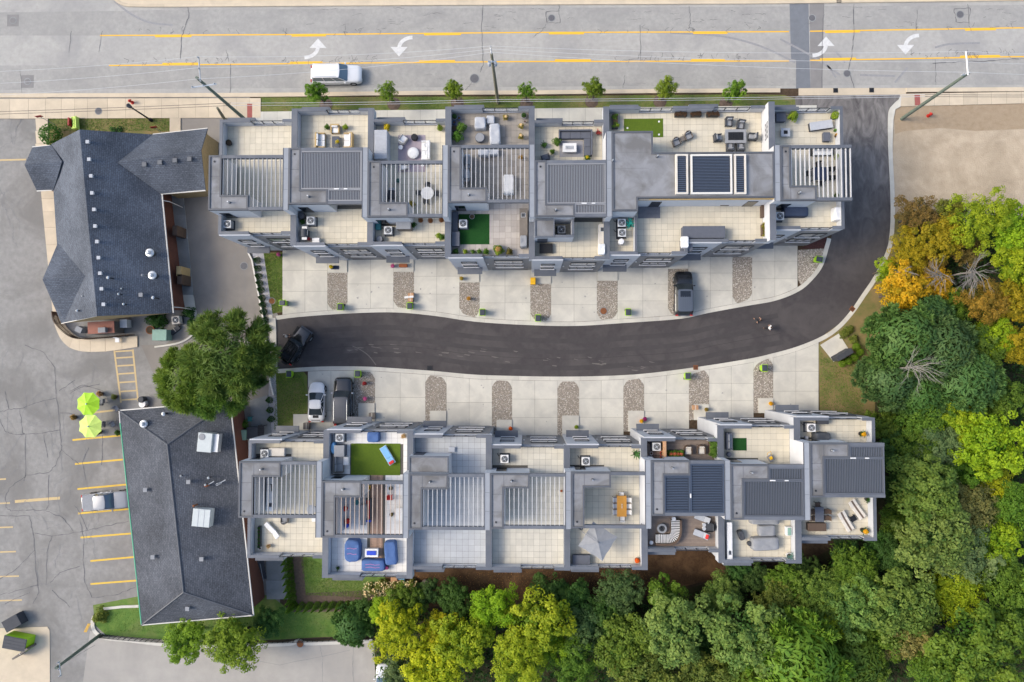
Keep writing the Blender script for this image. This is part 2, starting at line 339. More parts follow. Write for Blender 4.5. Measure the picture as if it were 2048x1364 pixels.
def leafmat(name, c, c2, trans=0.35):
    """leaf colour mixed by a per-leaf value, times the tree's own tint (object colour)"""
    m = bpy.data.materials.new(name); m.use_nodes = True; nt = m.node_tree; b = nt.nodes['Principled BSDF']; L = nt.links.new
    b.inputs['Roughness'].default_value = 0.6; b.inputs['Specular IOR Level'].default_value = 0.25
    at = _n(nt, 'ShaderNodeAttribute'); at.attribute_name = 'leaf'
    mx = _n(nt, 'ShaderNodeMix', data_type='RGBA'); L(at.outputs['Fac'], mx.inputs['Factor']); mx.inputs[6].default_value = (*c, 1); mx.inputs[7].default_value = (*c2, 1)
    oi = _n(nt, 'ShaderNodeObjectInfo'); vm = _n(nt, 'ShaderNodeVectorMath', operation='MULTIPLY'); L(mx.outputs[2], vm.inputs[0]); L(oi.outputs['Color'], vm.inputs[1])
    L(vm.outputs[0], b.inputs['Base Color'])
    tr = _n(nt, 'ShaderNodeBsdfTranslucent'); L(vm.outputs[0], tr.inputs['Color'])
    ms = _n(nt, 'ShaderNodeMixShader'); ms.inputs[0].default_value = trans; L(b.outputs[0], ms.inputs[1]); L(tr.outputs[0], ms.inputs[2])
    L(ms.outputs[0], nt.nodes['Material Output'].inputs[0]); MAT[name] = m
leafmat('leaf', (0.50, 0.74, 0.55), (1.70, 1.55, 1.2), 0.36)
mk('bark', (0.13, 0.105, 0.085), (0.085, 0.068, 0.055), 6, 0.95, 0.8, 20)
mk('deadwood', (0.27, 0.25, 0.22), (0.20, 0.185, 0.165), 6, 0.9)

# dust carried onto the lane from the dirt lot: strongest near the street, in swirls
_m = MAT['newasphalt'].node_tree; _b = _m.nodes['Principled BSDF']; _src = _b.inputs['Base Color'].links[0].from_socket
_g = _n(_m, 'ShaderNodeNewGeometry'); _sx = _n(_m, 'ShaderNodeSeparateXYZ'); _m.links.new(_g.outputs['Position'], _sx.inputs[0])
_r1 = _n(_m, 'ShaderNodeMapRange'); _r1.inputs[1].default_value = 10.0; _r1.inputs[2].default_value = 26.0; _m.links.new(_sx.outputs['Y'], _r1.inputs[0])
_mp = _n(_m, 'ShaderNodeMapping'); _mp.inputs['Scale'].default_value = (0.55, 0.2, 1); _mp.inputs['Rotation'].default_value = (0, 0, 0.35); _m.links.new(_g.outputs['Position'], _mp.inputs[0])
_w = _n(_m, 'ShaderNodeTexNoise', Scale=1.4, Detail=7.0, Roughness=0.62, Distortion=1.8); _m.links.new(_mp.outputs[0], _w.inputs['Vector'])
_r2 = _n(_m, 'ShaderNodeMapRange'); _r2.inputs[1].default_value = 0.25; _r2.inputs[2].default_value = 0.8; _m.links.new(_w.outputs['Fac'], _r2.inputs[0])
_mu = _n(_m, 'ShaderNodeMath', operation='MULTIPLY'); _m.links.new(_r1.outputs[0], _mu.inputs[0]); _m.links.new(_r2.outputs[0], _mu.inputs[1])
_mx = _n(_m, 'ShaderNodeMix', data_type='RGBA'); _m.links.new(_mu.outputs[0], _mx.inputs['Factor']); _m.links.new(_src, _mx.inputs[6]); _mx.inputs[7].default_value = (0.27, 0.255, 0.24, 1); _m.links.new(_mx.outputs[2], _b.inputs['Base Color'])
# ------------------------------------------------------------------ ground, streets, lots, kerbs
def poly(pts, z=0.0): return [XY(a, b, 0) for a, b in pts]
def sheet(name, pts, z, mat, label=None):
    return struct(MB().sheet(poly(pts), z).build(name, mat), label)
struct(MB().sheet([(-500, -500), (500, -500), (500, 500), (-500, 500)], -0.03).build('ground', 'soil'), 'dark bare soil under the trees')
EDGE_B = [(-900, 188), (0, 187), (520, 186), (800, 182.5), (1080, 181), (1300, 178.5), (1560, 177), (2048, 175), (3000, 173)]
sheet('street', [(-900, -20), (100, -20), (100, -900), (228, -900), (232, -20), (3000, -20)] + EDGE_B[::-1], 0.0, 'street', 'wide grey asphalt street with a centre turn lane')
_yt = [(x, float(np.interp(x, [200, 620, 1040, 1560, 2048], [71, 69, 65, 63.5, 55.5]))) for x in range(-400, 2500, 100)]; _yb = [(x, float(np.interp(x, [215, 620, 1040, 1560, 2048], [131, 127, 123, 122, 113]))) for x in range(-400, 2500, 100)]
sheet('outer_lane', [(-400, 30), (230, 22), (330, 20), (2400, 8)] + _yt[::-1], 0.0015, 'streetworn', 'worn darker asphalt of the upper traffic lane'); sheet('outer_lane', _yb + [(2400, 168), (1300, 172), (-400, 182)], 0.0015, 'streetworn', 'worn darker asphalt of the lower traffic lane')
sheet('parking_lot', [(-900, 187.5), (0, 187.5), (500, 186.5), (500, 500), (560, 640), (560, 1250), (200, 1290), (190, 1700), (-900, 1700)], 0.002, 'lot', 'cracked grey asphalt parking lot')
sheet('side_lane', [(362, 238), (530, 236), (530, 500), (552, 640), (556, 760), (560, 1210), (480, 1210), (440, 800), (330, 800), (282, 690), (330, 690), (385, 640), (360, 400)], 0.006, 'sidelane', 'brownish stained asphalt lane beside the restaurant')
sheet('rear_lot', [(180, 1262), (420, 1288), (780, 1285), (860, 1700), (120, 1700)], 0.006, 'lowlot', 'pale asphalt lot at the lower edge')
LANE_N = [(553, 640), (600, 634), (700, 627), (790, 625), (870, 632), (950, 643.5), (1050, 650), (1150, 652), (1250, 646), (1360, 637.8), (1417, 626), (1493, 612), (1550.6, 601.5), (1598, 582.5), (1627, 557.7), (1646, 531), (1657, 497), (1663, 472), (1664, 440)]
LANE_S = [(556, 738), (640, 733), (730, 733), (800, 737), (870, 742), (940, 748.5), (1000, 751), (1100, 753), (1200, 752), (1290, 747), (1400, 733), (1500, 717), (1548, 706), (1585, 696), (1623, 682), (1653, 667), (1673, 652), (1688, 637), (1705, 616), (1722.5, 590), (1748, 552), (1771, 505), (1778.5, 473), (1781, 429), (1780, 376), (1777, 317), (1775.6, 258.7), (1777, 223.5), (1786, 209), (1797, 199), (1812, 189)]
LN, LS = smooth_line(LANE_N, 5), smooth_line(LANE_S, 5)
sheet('service_lane', LN + [(1640, 380), (1600, 330), (1590, 196), (1597, 190)] + LS[::-1], 0.010, 'newasphalt', 'dark new asphalt lane curving between the house rows')
sheet('street_apron', [(1597, 176.5), (1812, 176), (1812, 189), (1597, 191)], 0.012, 'walk')
for d_, w_, m_ in ((30, .55, 'lanetrack'), (52, .5, 'lanetrack'), (66, .04, 'laneseam'), (84, .55, 'lanetrack')):
    struct(MB().ribbon(poly(offset(smooth_line(LANE_N[1:13], 5), d_)), w_, 0.0108).build('lane_track', m_), None)
sheet('dirt_lot', [(1780, 219), (1800, 213), (2048, 207), (2500, 200), (2500, 900), (2048, 800), (1800, 560), (1782, 480)], 0.004, 'dirt', 'bare tan gravel and dirt lot')
sheet('dry_verge', [(1787, 218), (1800, 213), (2048, 207), (2500, 200), (2500, 262), (2048, 258), (1950, 262), (1880, 256), (1810, 262), (1790, 268)], 0.008, 'drygrass')
sheet('bank', [(1650, 668), (1690, 640), (1722, 598), (1750, 556), (1775, 500), (1785, 430), (1830, 420), (1860, 560), (1800, 700), (1770, 900), (1738, 900), (1728, 860), (1640, 860), (1637, 690)], 0.014, 'drylawn', 'patchy dry lawn between lane and woods')
sheet('lawn', [(1960, 760), (2400, 700), (2400, 950), (1980, 900)], 0.006, 'lawn')
sheet('mulch_bed', [(730, 1120), (1310, 1100), (1480, 1060), (1500, 1140), (1300, 1190), (1020, 1200), (840, 1215), (745, 1190)], 0.006, 'mulch', 'brown mulch behind the rear row')
sheet('garden_lawn', [(595, 1090), (770, 1090), (770, 1200), (612, 1200)], 0.008, 'lushlawn', 'small green lawn behind the rear row')
sheet('garden_path', [(572, 1090), (604, 1090), (612, 1186), (752, 1180), (762, 1196), (760, 1222), (578, 1224)], 0.012, 'mulchgrey', 'brown mulch path with clipped shrubs')
sheet('rear_lawn', [(186, 1210), (290, 1190), (540, 1190), (582, 1222), (760, 1220), (760, 1272), (640, 1274), (540, 1280), (400, 1284), (300, 1278), (212, 1270), (190, 1250)], 0.010, 'lushlawn', 'green lawn strip along the rear lot')
sheet('verge', [(520, 195), (1000, 193), (1500, 188.5), (1568, 190), (1592, 198), (1605, 212), (1560, 222), (1100, 226), (520, 228)], 0.008, 'lawn', 'narrow grass strip along the street')
sheet('restaurant_lawn', [(97, 237), (340, 236), (340, 262), (340, 300), (85, 310)], 0.012, 'drylawn', 'patchy grass before the restaurant')
sheet('side_lawn', [(526, 505), (566, 505), (566, 624), (543, 628)], 0.012, 'lawn', 'small grass patch beside the first driveway')
sheet('corner_lawn', [(549, 745), (608, 744), (614, 752), (616, 826), (587, 830), (587, 862), (543, 864)], 0.012, 'lawn', 'small grass patch beside the white coupe')
sheet('hedge_bed', [(504, 505), (527, 505), (547, 640), (552, 745), (556, 872), (536, 872), (540, 640)], 0.016, 'whitestone', 'white stone bed with small shrubs')
sheet('red_mulch_bed', [(1600, 497), (1655, 470), (1650, 498)], 0.016, 'redmulch')
sheet('shrub_bed', [(1679, 664), (1700, 640), (1714, 668), (1726, 690), (1716, 726), (1690, 738), (1672, 728)], 0.010, 'mulchgrey')
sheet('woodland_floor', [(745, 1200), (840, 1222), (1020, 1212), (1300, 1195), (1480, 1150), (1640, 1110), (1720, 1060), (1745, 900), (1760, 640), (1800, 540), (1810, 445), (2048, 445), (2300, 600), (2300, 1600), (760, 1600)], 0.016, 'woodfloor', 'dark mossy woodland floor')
for pts in ([(1200, 1080), (1470, 1070), (1470, 1150), (1330, 1160)],):
    sheet('mulch_bed', pts, 0.009, 'mulch')

sheet('far_verge', [(235, -118), (3000, -118), (3000, -900), (235, -900)], 0.004, 'lawn', 'grass beyond the far sidewalk'); sheet('far_verge', [(-900, -22), (96, -22), (96, -900), (-900, -900)], 0.004, 'lawn', 'grass at the far left corner')
# kerbs: real steps
def kerb(name, pts, w, h, mat='kerbstone', k=5, z=-0.02):
    pts = smooth_line(pts, k) if k else pts
    return struct(MB().ribbon(poly(pts), w, z, h).build(name, mat))
kerb('kerb', offset(EDGE_B[1:7], 4.2), 0.46, 0.10, 'walk', 3)
kerb('kerb', [(1812, 180.5), (2048, 179), (2500, 177)], 0.46, 0.10, 'walk', 0)
kerb('kerb', [(-400, 191), (0, 191.5), (95, 192)], 0.46, 0.03, 'walk', 0)
LNo, LSo = offset(LN, -4.2), offset(LS, 4.2)
def ring(name, line, w, h, mat, step, ztop_j=0.0):
    """kerb cast in lengths, each its own piece"""
    root = bpy.data.objects.new(name, None); COL.objects.link(root); root['kind'] = 'structure'; ORG[root.name] = Vector((0, 0, 0))
    pl = poly(line); seg = [pl[0]]; acc = 0
    for i in range(1, len(pl)):
        acc += math.dist(pl[i-1], pl[i]); seg.append(pl[i])
        if acc >= step or i == len(pl)-1:
            a = seg[:]
            d = Vector(a[-1]) - Vector(a[-2]); d.normalize(); a[-1] = (a[-1][0]-d.x*0.012, a[-1][1]-d.y*0.012)
            MB().ribbon(a, w, -0.02, h).build('kerb_length', mat, root); seg = [pl[i]]; acc = 0
    return root
ring('lane_kerb', LNo[:-6], 0.46, 0.035, 'concrete', 2.6)
ring('lane_kerb', LSo, 0.46, 0.05, 'concrete', 2.6)
kerb('end_kerb', [(548.5, 636), (551.5, 742)], 0.40, 0.12, 'concrete', 0)
kerb('end_kerb', [(541.5, 630), (547, 742)], 0.42, 0.06, 'kerbstone', 0)
kerb('kerb', [(225, -8), (234, 2), (245, 8), (264, 11.5), (330, 12)], 0.3, 0.12, 'walk', 4)
kerb('kerb', [(330, 12), (560, 10.5), (1040, 7.6), (1528, 5.5), (1900, 1), (2200, -3)], 0.3, 0.12, 'walk', 0)
for a, b in (((215, -60), (2300, -60)),):
    sheet('far_walk', [(222, -120), (2300, -120), (2300, -6), (1900, -1), (1528, 3.5), (1040, 5.6), (560, 8.5), (330, 10), (264, 9.5), (246, 6), (236, 0), (228, -8)], 0.10, 'walk', 'cream far sidewalk at the top edge')
kerb('rear_kerb', [(189, 1232), (186, 1248), (192, 1264), (212, 1275), (260, 1280), (330, 1288), (420, 1291), (520, 1289), (580, 1287), (598, 1281), (614, 1286), (680, 1284), (745, 1281)], 0.42, 0.12, 'kerbstone', 4)
kerb('island_kerb', [(387, 636), (392, 650), (386, 668), (372, 680), (350, 688), (310, 694)], 0.2, 0.12, 'kerbstone', 4)
kerb('lot_kerb', [(208, 1217), (246, 1213), (278, 1212)], 0.28, 0.12, 'kerbstone', 0)
struct(MB().ribbon(poly([(497, 505), (505, 520), (528, 640), (541, 760), (548, 790)]), 0.16, 0, 0.25).build('garden_wall', 'trimwhite'), 'thin pale wall edge along the hedge bed')
# ------------------------------------------------------------------ slabs, driveways, gravel strips
def root_struct(name, label=None):
    o = bpy.data.objects.new(name, None); COL.objects.link(o); o['kind'] = 'structure'; ORG[o.name] = Vector((0, 0, 0))
    if label: o['label'] = label
    return o
def shrink(pts, d=0.012):
    c = Vector((sum(p[0] for p in pts)/len(pts), sum(p[1] for p in pts)/len(pts)))
    return [tuple(Vector(p) + (c - Vector(p)).normalized()*d*1.4) for p in pts]
def slab(root, pxpts, h, mat, name='slab'):
    return MB().prism(shrink(poly(pxpts)), -0.02, h + rnd.uniform(-0.002, 0.002)).build(name, mat, root)
def walk_row(name, label, xs, ytop, ybot, h, mat):
    r = root_struct(name, label)
    MB().sheet(poly([(xs[0], ytop(xs[0])), (xs[-1], ytop(xs[-1])), (xs[-1], ybot(xs[-1])), (xs[0], ybot(xs[0]))]), h - 0.012).build('joint_bed', 'joint', r)
    for a, b in zip(xs, xs[1:]): slab(r, [(a, ytop(a)), (b, ytop(b)), (b, ybot(b)), (a, ybot(a))], h, mat)
    return r
def lin(x0, y0, x1, y1): return lambda x: y0 + (y1-y0)*(x-x0)/(x1-x0)
walk_row('sidewalk', 'cream slab sidewalk before the restaurant', [-160, -120, -80, -40, 0, 20, 58, 92, 124, 150, 176, 216, 252, 290, 324, 358, 392, 418, 448, 474, 500, 522], lin(0, 198, 520, 196.5), lin(0, 238, 520, 236), 0.09, 'walk')
walk_row('sidewalk', 'pale sidewalk between street grass and houses', [488, 505, 528, 555, 580] + list(range(610, 1640, 33)), lin(488, 224, 1640, 210.5), lin(488, 262, 1640, 256), 0.085, 'concrete')
walk_row('sidewalk', 'cream sidewalk beside the bare dirt lot', [1800, 1828, 1842, 1868, 1898, 1926, 1954, 1982, 2012, 2042, 2075, 2110], lin(1800, 188, 2100, 183), lin(1800, 213.5, 2100, 206), 0.09, 'walk')
walk_row('sidewalk', 'narrow slab walk along the restaurant\'s west wall', [0, 1], lin(0, 0, 1, 0), lin(0, 1, 1, 1), 0.01, 'walk') if False else None
r = root_struct('sidewalk', 'cream slab walk wrapping the restaurant')
ysl = [372, 398, 424, 455, 490, 525, 565, 605, 642]
for a, b in zip(ysl, ysl[1:]):
    f = lin(372, 82, 642, 108); slab(r, [(f(a), a), (f(a)+40, a), (f(b)+40, b), (f(b), b)], 0.12, 'walk')
arc = smooth_line([(108, 642), (114, 660), (124, 680), (140, 695), (160, 702), (182, 704), (212, 703), (245, 699), (276, 694)], 3)
inn = smooth_line([(128, 642), (132, 650), (140, 660), (150, 668), (160, 674), (182, 677), (212, 676), (245, 674), (276, 672)], 3)
for i in range(0, len(arc)-3, 3): slab(r, arc[i:i+4] + inn[i:i+4][::-1], 0.12, 'walk')
for a, b in ((238, 262), (262, 288), (288, 312)): slab(r, [(72, a), (97, a), (97, b), (74, b)], 0.12, 'walk')
slab(r, [(340, 236.5), (362, 236.5), (362, 264), (340, 264)], 0.10, 'walk')
for a, b in ((385, 430), (430, 478), (478, 526), (526, 574), (574, 590)):
    f = lin(385, 340, 640, 366); slab(r, [(f(a)-30, a), (f(a)+27, a), (f(b)+27, b), (f(b)-30, b)], 0.12, 'walkgrey')
slab(r, smooth_line([(366, 590), (385, 586), (391, 612), (394, 630), (385, 640), (372, 622)], 3), 0.12, 'concrete')
r = root_struct('rear_walk', 'grey concrete walk beside the brick building')
for a, b in ((1090, 1160), (1160, 1198)): slab(r, [(532, a), (572, a), (577, b), (534, b)], 0.10, 'walkgrey')
slab(r, [(500, 800), (536, 790), (545, 880), (505, 890)], 0.08, 'walkgrey')
sheet('tactile_pad', [(495, 208), (505, 208), (505, 237), (495, 237)], 0.094, 'tactile', 'brick red tactile paving pad at the left crossing')
sheet('tactile_pad', [(1828, 190), (1839, 190), (1840, 211), (1829, 211.5)], 0.098, 'tactile', 'brick red tactile paving pad at the right crossing')
sheet('corner_walk', smooth_line([(1790, 216), (1784, 222), (1781, 240), (1779, 300), (1784, 300), (1786, 240), (1790, 219), (1800, 214), (1802, 190), (1798, 196)], 1), 0.092, 'concrete')
slab(root_struct('mailbox_pad', 'square concrete pad beside the lane bend'), [(1640, 690), (1677, 667), (1697, 698), (1667, 724)], 0.06, 'concrete')
slab(root_struct('bin_pad', 'pale concrete dumpster pad'), [(-60, 1258), (95, 1253), (100, 1260), (101, 1420), (-60, 1420)], 0.05, 'walk')

def lane_y(line, off):
    pts = sorted(offset(line, off)); xs = [p[0] for p in pts]; ys = [p[1] for p in pts]
    return lambda x: float(np.interp(x, xs, ys))
YN, YS = lane_y([p for p in LN if p[0] < 1640], -8.6), lane_y([p for p in LS if p[0] < 1700], 8.6)
UP_STRIPS = [(655, 695), (787, 828), (919, 959), (1061, 1102), (1194, 1235), (1336, 1376), (1465, 1504), (1595, 1652)]
UP_BASE = [499, 519, 517, 538, 541, 535, 511, 487]
LO_STRIPS = [(708, 750), (851, 893), (984, 1024), (1115, 1158), (1247, 1288), (1378, 1418), (1507, 1546)]
LO_BASE = [862, 844, 853, 872, 871.6, 859, 836, 822]
def driveway(xa, xb, yb, lane, sgn, label):
    """sgn +1: the lane lies below (photo y grows) the facade"""
    r = root_struct('driveway', label); xm = (xa+xb)/2; y0 = yb - sgn*8
    depth = abs(lane(xm) - yb); n = max(2, round(depth/40)); cuts = [y0] + [yb + sgn*depth*k/n for k in range(1, n)]
    big = [(xa, y0), (xb, y0), (xb, lane(xb)), (xm, lane(xm)), (xa, lane(xa))]
    MB().sheet(poly(big), 0.022).build('joint_bed', 'joint', r)
    for a, b in ((xa, xm), (xm, xb)):
        for k in range(n):
            if k < n-1: pts = [(a, cuts[k]), (b, cuts[k]), (b, cuts[k+1]), (a, cuts[k+1])]
            else: pts = [(a, cuts[k]), (b, cuts[k])] + [(x, lane(x)) for x in np.linspace(b, a, 5)]
            slab(r, pts, 0.034, 'concrete')
ORD = ['first', 'second', 'third', 'fourth', 'fifth', 'sixth', 'seventh', 'eighth']
xs = [565]
for a, b in UP_STRIPS: xs += [a, b]
for i in range(8): driveway(xs[2*i], xs[2*i+1], UP_BASE[i], YN, 1, ORD[i] + ' concrete driveway from left above the lane')
xs = [616]
for a, b in LO_STRIPS: xs += [a, b]
xs.append(1637)
for i in range(8): driveway(xs[2*i], xs[2*i+1], LO_BASE[i], YS, -1, ORD[i] + ' concrete driveway from left below the lane')

# gravel strips with real stones
STONE = MB(); STONE_N = 0
def stones(pxpts, n, r0=0.035, r1=0.075, z=0.05):
    pl = poly(pxpts); xs_ = [p[0] for p in pl]; ys_ = [p[1] for p in pl]
    def inside(x, y):
        c = False; j = len(pl)-1
        for i in range(len(pl)):
            if (pl[i][1] > y) != (pl[j][1] > y) and x < (pl[j][0]-pl[i][0])*(y-pl[i][1])/(pl[j][1]-pl[i][1]) + pl[i][0]: c = not c
            j = i
        return c
    k = 0
    while k < n:
        x, y = rnd.uniform(min(xs_), max(xs_)), rnd.uniform(min(ys_), max(ys_))
        if not inside(x, y): continue
        k += 1; a = rnd.uniform(0, 6.28); r = rnd.uniform(r0, r1); e = rnd.uniform(0.6, 1); h = r*rnd.uniform(0.5, 0.9); c, s_ = math.cos(a), math.sin(a)
        STONE.cm = rnd.choice((0, 0, 1, 1, 2, 3))
        q = [(r, 0), (0, r*e), (-r, 0), (0, -r*e)]
        STONE.add([(x + u*c - v*s_, y + u*s_ + v*c, z) for u, v in q] + [(x + rnd.uniform(-.3, .3)*r, y, z+h)], [(0, 1, 4), (1, 2, 4), (2, 3, 4), (3, 0, 4)])
def strip_pts(a, b, y0, lane, sgn):
    e = lane((a+b)/2) - sgn*1; r_ = 9
    return [(a, y0), (b, y0), (b, lane(b) - sgn*15), (b-5, lane(b) - sgn*6), (b-10, lane(b)-sgn*1.5), (a+10, lane(a)-sgn*1.5), (a+5, lane(a) - sgn*6), (a, lane(a) - sgn*15)]
PADS = []
for i, (a, b) in enumerate(UP_STRIPS[:7]):
    top = UP_BASE[i+1] + 27; pts = strip_pts(a, b, top, YN, 1)
    sheet('gravel_strip', [(a, UP_BASE[i+1]-8), (b, UP_BASE[i+1]-8), (b, YN(b)), (a, YN(a))], 0.010, 'concrete')
    sheet('gravel_strip', pts, 0.020, 'gravelbase'); stones(pts, 900, z=0.02)
    r = root_struct('porch_pad', 'concrete porch pad at the %s gravel strip above the lane' % ORD[i]); slab(r, [(a+1, UP_BASE[i+1]-6), (b, UP_BASE[i+1]-6), (b, top-1), (a+1, top-1)], 0.14, 'concrete')
pts = [(1596, 500), (1649, 497), (1643, 528), (1625, 553), (1602, 571), (1596, 560)]
sheet('gravel_strip', pts, 0.020, 'gravelbase'); stones(pts, 800, z=0.02)
for i, (a, b) in enumerate(LO_STRIPS):
    y1 = LO_BASE[i+1] + 4; pts = strip_pts(a, b, y1, YS, -1)
    sheet('gravel_strip', [(a, y1), (b, y1), (b, YS(b)), (a, YS(a))], 0.010, 'concrete')
    sheet('gravel_strip', pts, 0.020, 'gravelbase'); stones(pts, 950, z=0.02)
    r = root_struct('porch_pad', 'concrete porch pad at the %s gravel strip below the lane' % ORD[i]); py0 = y1 - [42, 36, 37, 45, 42, 32, 30][i]
    slab(r, [(a+9, y1), (b, y1), (b, py0), (a+9, py0)], 0.14, 'concrete')
slab(root_struct('porch_pad', 'concrete porch pad on the small lawn beside the white coupe'), [(587, 828), (616, 828), (618, 862), (587, 862)], 0.12, 'concrete')
stones([(506, 512), (525, 512), (546, 640), (551, 745), (541, 745)], 900, 0.03, 0.06, 0.016)
stones([(540, 760), (551, 760), (555, 868), (540, 868)], 500, 0.03, 0.06, 0.016)
tag(STONE.build('gravel', ['stone0', 'stone1', 'stone2', 'stone3']), 'loose rounded gravel in the strips between driveways', 'gravel', kind='stuff')

# ------------------------------------------------------------------ road markings
YT = lambda x: float(np.interp(x, [200, 620, 1040, 1560, 2048], [71, 69, 65, 63.5, 55.5]))
YB = lambda x: float(np.interp(x, [215, 620, 1040, 1560, 2048], [131, 127, 123, 122, 113]))
def band(mbx, f, xa, xb, w, dy=0.0, z=0.008):
    n = max(2, int((xb-xa)/60)); ptsx = np.linspace(xa, xb, n)
    return mbx.ribbon(poly([(x, f(x)+dy) for x in ptsx]), w, z)
for nm, f, x0, dy, dash in (('upper', YT, 200, 2.6, [(310, 383), (583, 652), (848, 922), (1098, 1168), (1386, 1455), (1650, 1720), (1930, 1992)]), ('lower', YB, 218, -2.6, [(325, 398), (580, 645), (838, 910), (1110, 1182), (1382, 1450), (1640, 1712), (1920, 2000)])):
    for a, b in ((x0, 1578), (1620, 2400)):
        struct(band(MB(), f, a, b, 0.145).build('lane_line', 'yellowpaint'), 'solid yellow %s line of the turn lane' % nm)
    for a, b in dash:
        struct(band(MB(), f, a, b, 0.16, dy*1.05, 0.0085).build('lane_dash', 'yellowpaint'))
def arrow(cx, cy, flip, label):
    """curved turn arrow, about 2.3 m long"""
    s = -1 if flip else 1; m = MB(); ctr = []
    for t in np.linspace(0, 1, 9): ctr.append((cx + s*(-22 + 27*math.sin(t*math.pi/2)), cy + s*(18 - 22*(1-math.cos(t*math.pi/2)))))
    m.ribbon(poly(ctr), 0.42, 0.0082)
    hx, hy = ctr[-1]; m.sheet(poly([(hx-17, hy+s*3), (hx+17, hy+s*3), (hx, hy-s*16)]), 0.0084)
    struct(m.build('turn_arrow', 'whitepaint'), label)
arrow(631, 97, False, 'white turn arrow left of the centre pole'); arrow(803, 93, True, 'white turn arrow right of the white van'); arrow(1647, 93, False, 'white turn arrow beside the dark road patch'); arrow(1816, 89, True, 'rightmost white turn arrow')
sheet('road_patch', [(1579, 5), (1617, 5), (1619, 118), (1592, 120), (1582, 118)], 0.004, 'patch', 'dark blue grey asphalt patch across the street')
sheet('road_patch', [(1592, 120), (1619, 118), (1621, 176), (1592, 177)], 0.004, 'patch')
sheet('road_patch', [(1619, 6), (1648, 6), (1645, 176), (1621, 176)], 0.0035, 'patch2', 'faded brown asphalt patch across the street')
def bar(p0, p1, w, mat, label=None, z=0.012):
    o = MB().ribbon(poly([p0, p1]), w, z).build('stall_line', mat); struct(o, label); return o
for p0, p1 in (((145, 880), (241, 871)), ((150, 928), (246, 919)), ((155, 978), (253, 969)), ((156, 1027), (257, 1018)), ((161, 1075), (262, 1067)), ((181, 1122), (268, 1114)), ((181, 1168), (273, 1161))): bar(p0, p1, 0.2, 'brightyellow')
bar((182, 826), (232, 820), 0.2, 'oldyellow')
for y0, w in ((320, 0.2), (959, 0.16), (1007, 0.16), (1055, 0.16), (1104, 0.16), (1153, 0.16), (1201, 0.16)):
    bar((-60, y0+2), ({320: 52, 959: 12, 1007: 20, 1055: 26, 1104: 32, 1153: 38, 1201: 44}[y0], y0-1), w, 'oldyellow')
bar((30, 1003), (120, 996), 0.32, 'oldyellow')
hl = lin(703, 229, 804, 242); hr = lin(701, 266, 800, 276)
m = MB(); m.ribbon(poly([(hl(701), 701), (hl(805), 805)]), 0.2, 0.012); m.ribbon(poly([(hr(699), 699), (hr(802), 802)]), 0.2, 0.012)
for y in (703, 716, 732, 748, 765, 783, 800): m.ribbon(poly([(hl(y)+2, y), (hr(y)-2, y-2)]), 0.17, 0.0125)
struct(m.build('hatched_zone', 'oldyellow'), 'yellow ladder hatching between the brick buildings')

# ------------------------------------------------------------------ cracks, tar lines, tyre marks
CR, CL, TM = MB(), MB(), MB()
def crack(pts, w=0.05, mbx=None, jit=1.3, z=0.0165, k=5):
    out = []
    for a, b in zip(pts, pts[1:]):
        for j in range(k):
            t = j/k; e = 0 if j == 0 else jit
            out.append((a[0] + (b[0]-a[0])*t + rnd.uniform(-e, e), a[1] + (b[1]-a[1])*t + rnd.uniform(-e, e)))
    out.append(pts[-1]); pl = poly(out); mbx = mbx or CR
    for i in range(len(pl)-1): mbx.ribbon(pl[i:i+2], w*rnd.uniform(0.5, 1.35), z)
for c in ([(376, 12), (378, 30), (370, 55), (363, 75), (361, 118)], [(966, 10), (963, 60), (964, 95), (967, 125), (960, 145)], [(955, 150), (940, 170), (930, 180)], [(1708, 8), (1708, 60), (1704, 110), (1697, 140), (1708, 176)],
          [(1648, 8), (1645, 60), (1644, 176)], [(1834, 20), (1832, 62)], [(1935, 8), (1938, 50), (1942, 62)], [(1870, 118), (1872, 150), (1871, 170)], [(1865, 127), (1930, 124), (1990, 121), (2048, 117)],
          [(1378, 12), (1381, 40), (1377, 58)], [(1092, 24), (1118, 22), (1120, 46), (1094, 46), (1092, 24)], [(1118, 22), (1119, 8)], [(1092, 48), (1085, 60), (1066, 75)], [(1908, 18), (1940, 16), (1938, 46), (1912, 44), (1908, 18)],
          [(1281, 100), (1276, 118), (1240, 122)], [(1280, 50), (1281, 122)], [(1250, 150), (1246, 176)], [(461, 128), (460, 186)], [(452, 100), (458, 124)], [(40, 140), (44, 186)], [(143, 62), (138, 105)], [(205, 62), (198, 105)]): crack(c, 0.07 if len(c) > 3 else 0.045)
for i in range(150):   # short ragged cracks along the lower and upper line
    x = rnd.choice((rnd.uniform(230, 480), rnd.uniform(560, 760), rnd.uniform(1200, 1520), rnd.uniform(1800, 2040))); f = rnd.choice((YB, YB, YT)); y = f(x) + rnd.uniform(-9, 3)
    crack([(x, y), (x + rnd.uniform(-5, 5), y - rnd.uniform(1, 7)), (x + rnd.uniform(-8, 8), y - rnd.uniform(3, 11))], 0.035, jit=0.8, k=3)
for i in range(60):
    x, y = rnd.uniform(600, 2040), rnd.uniform(15, 60); crack([(x, y), (x + rnd.uniform(4, 22), y + rnd.uniform(-3, 3))], 0.03, jit=1)
for i in range(20):
    x, y = rnd.uniform(560, 1560), rnd.uniform(132, 172); crack([(x, y), (x + rnd.uniform(4, 24), y + rnd.uniform(-3, 3))], 0.03, CL, jit=1)
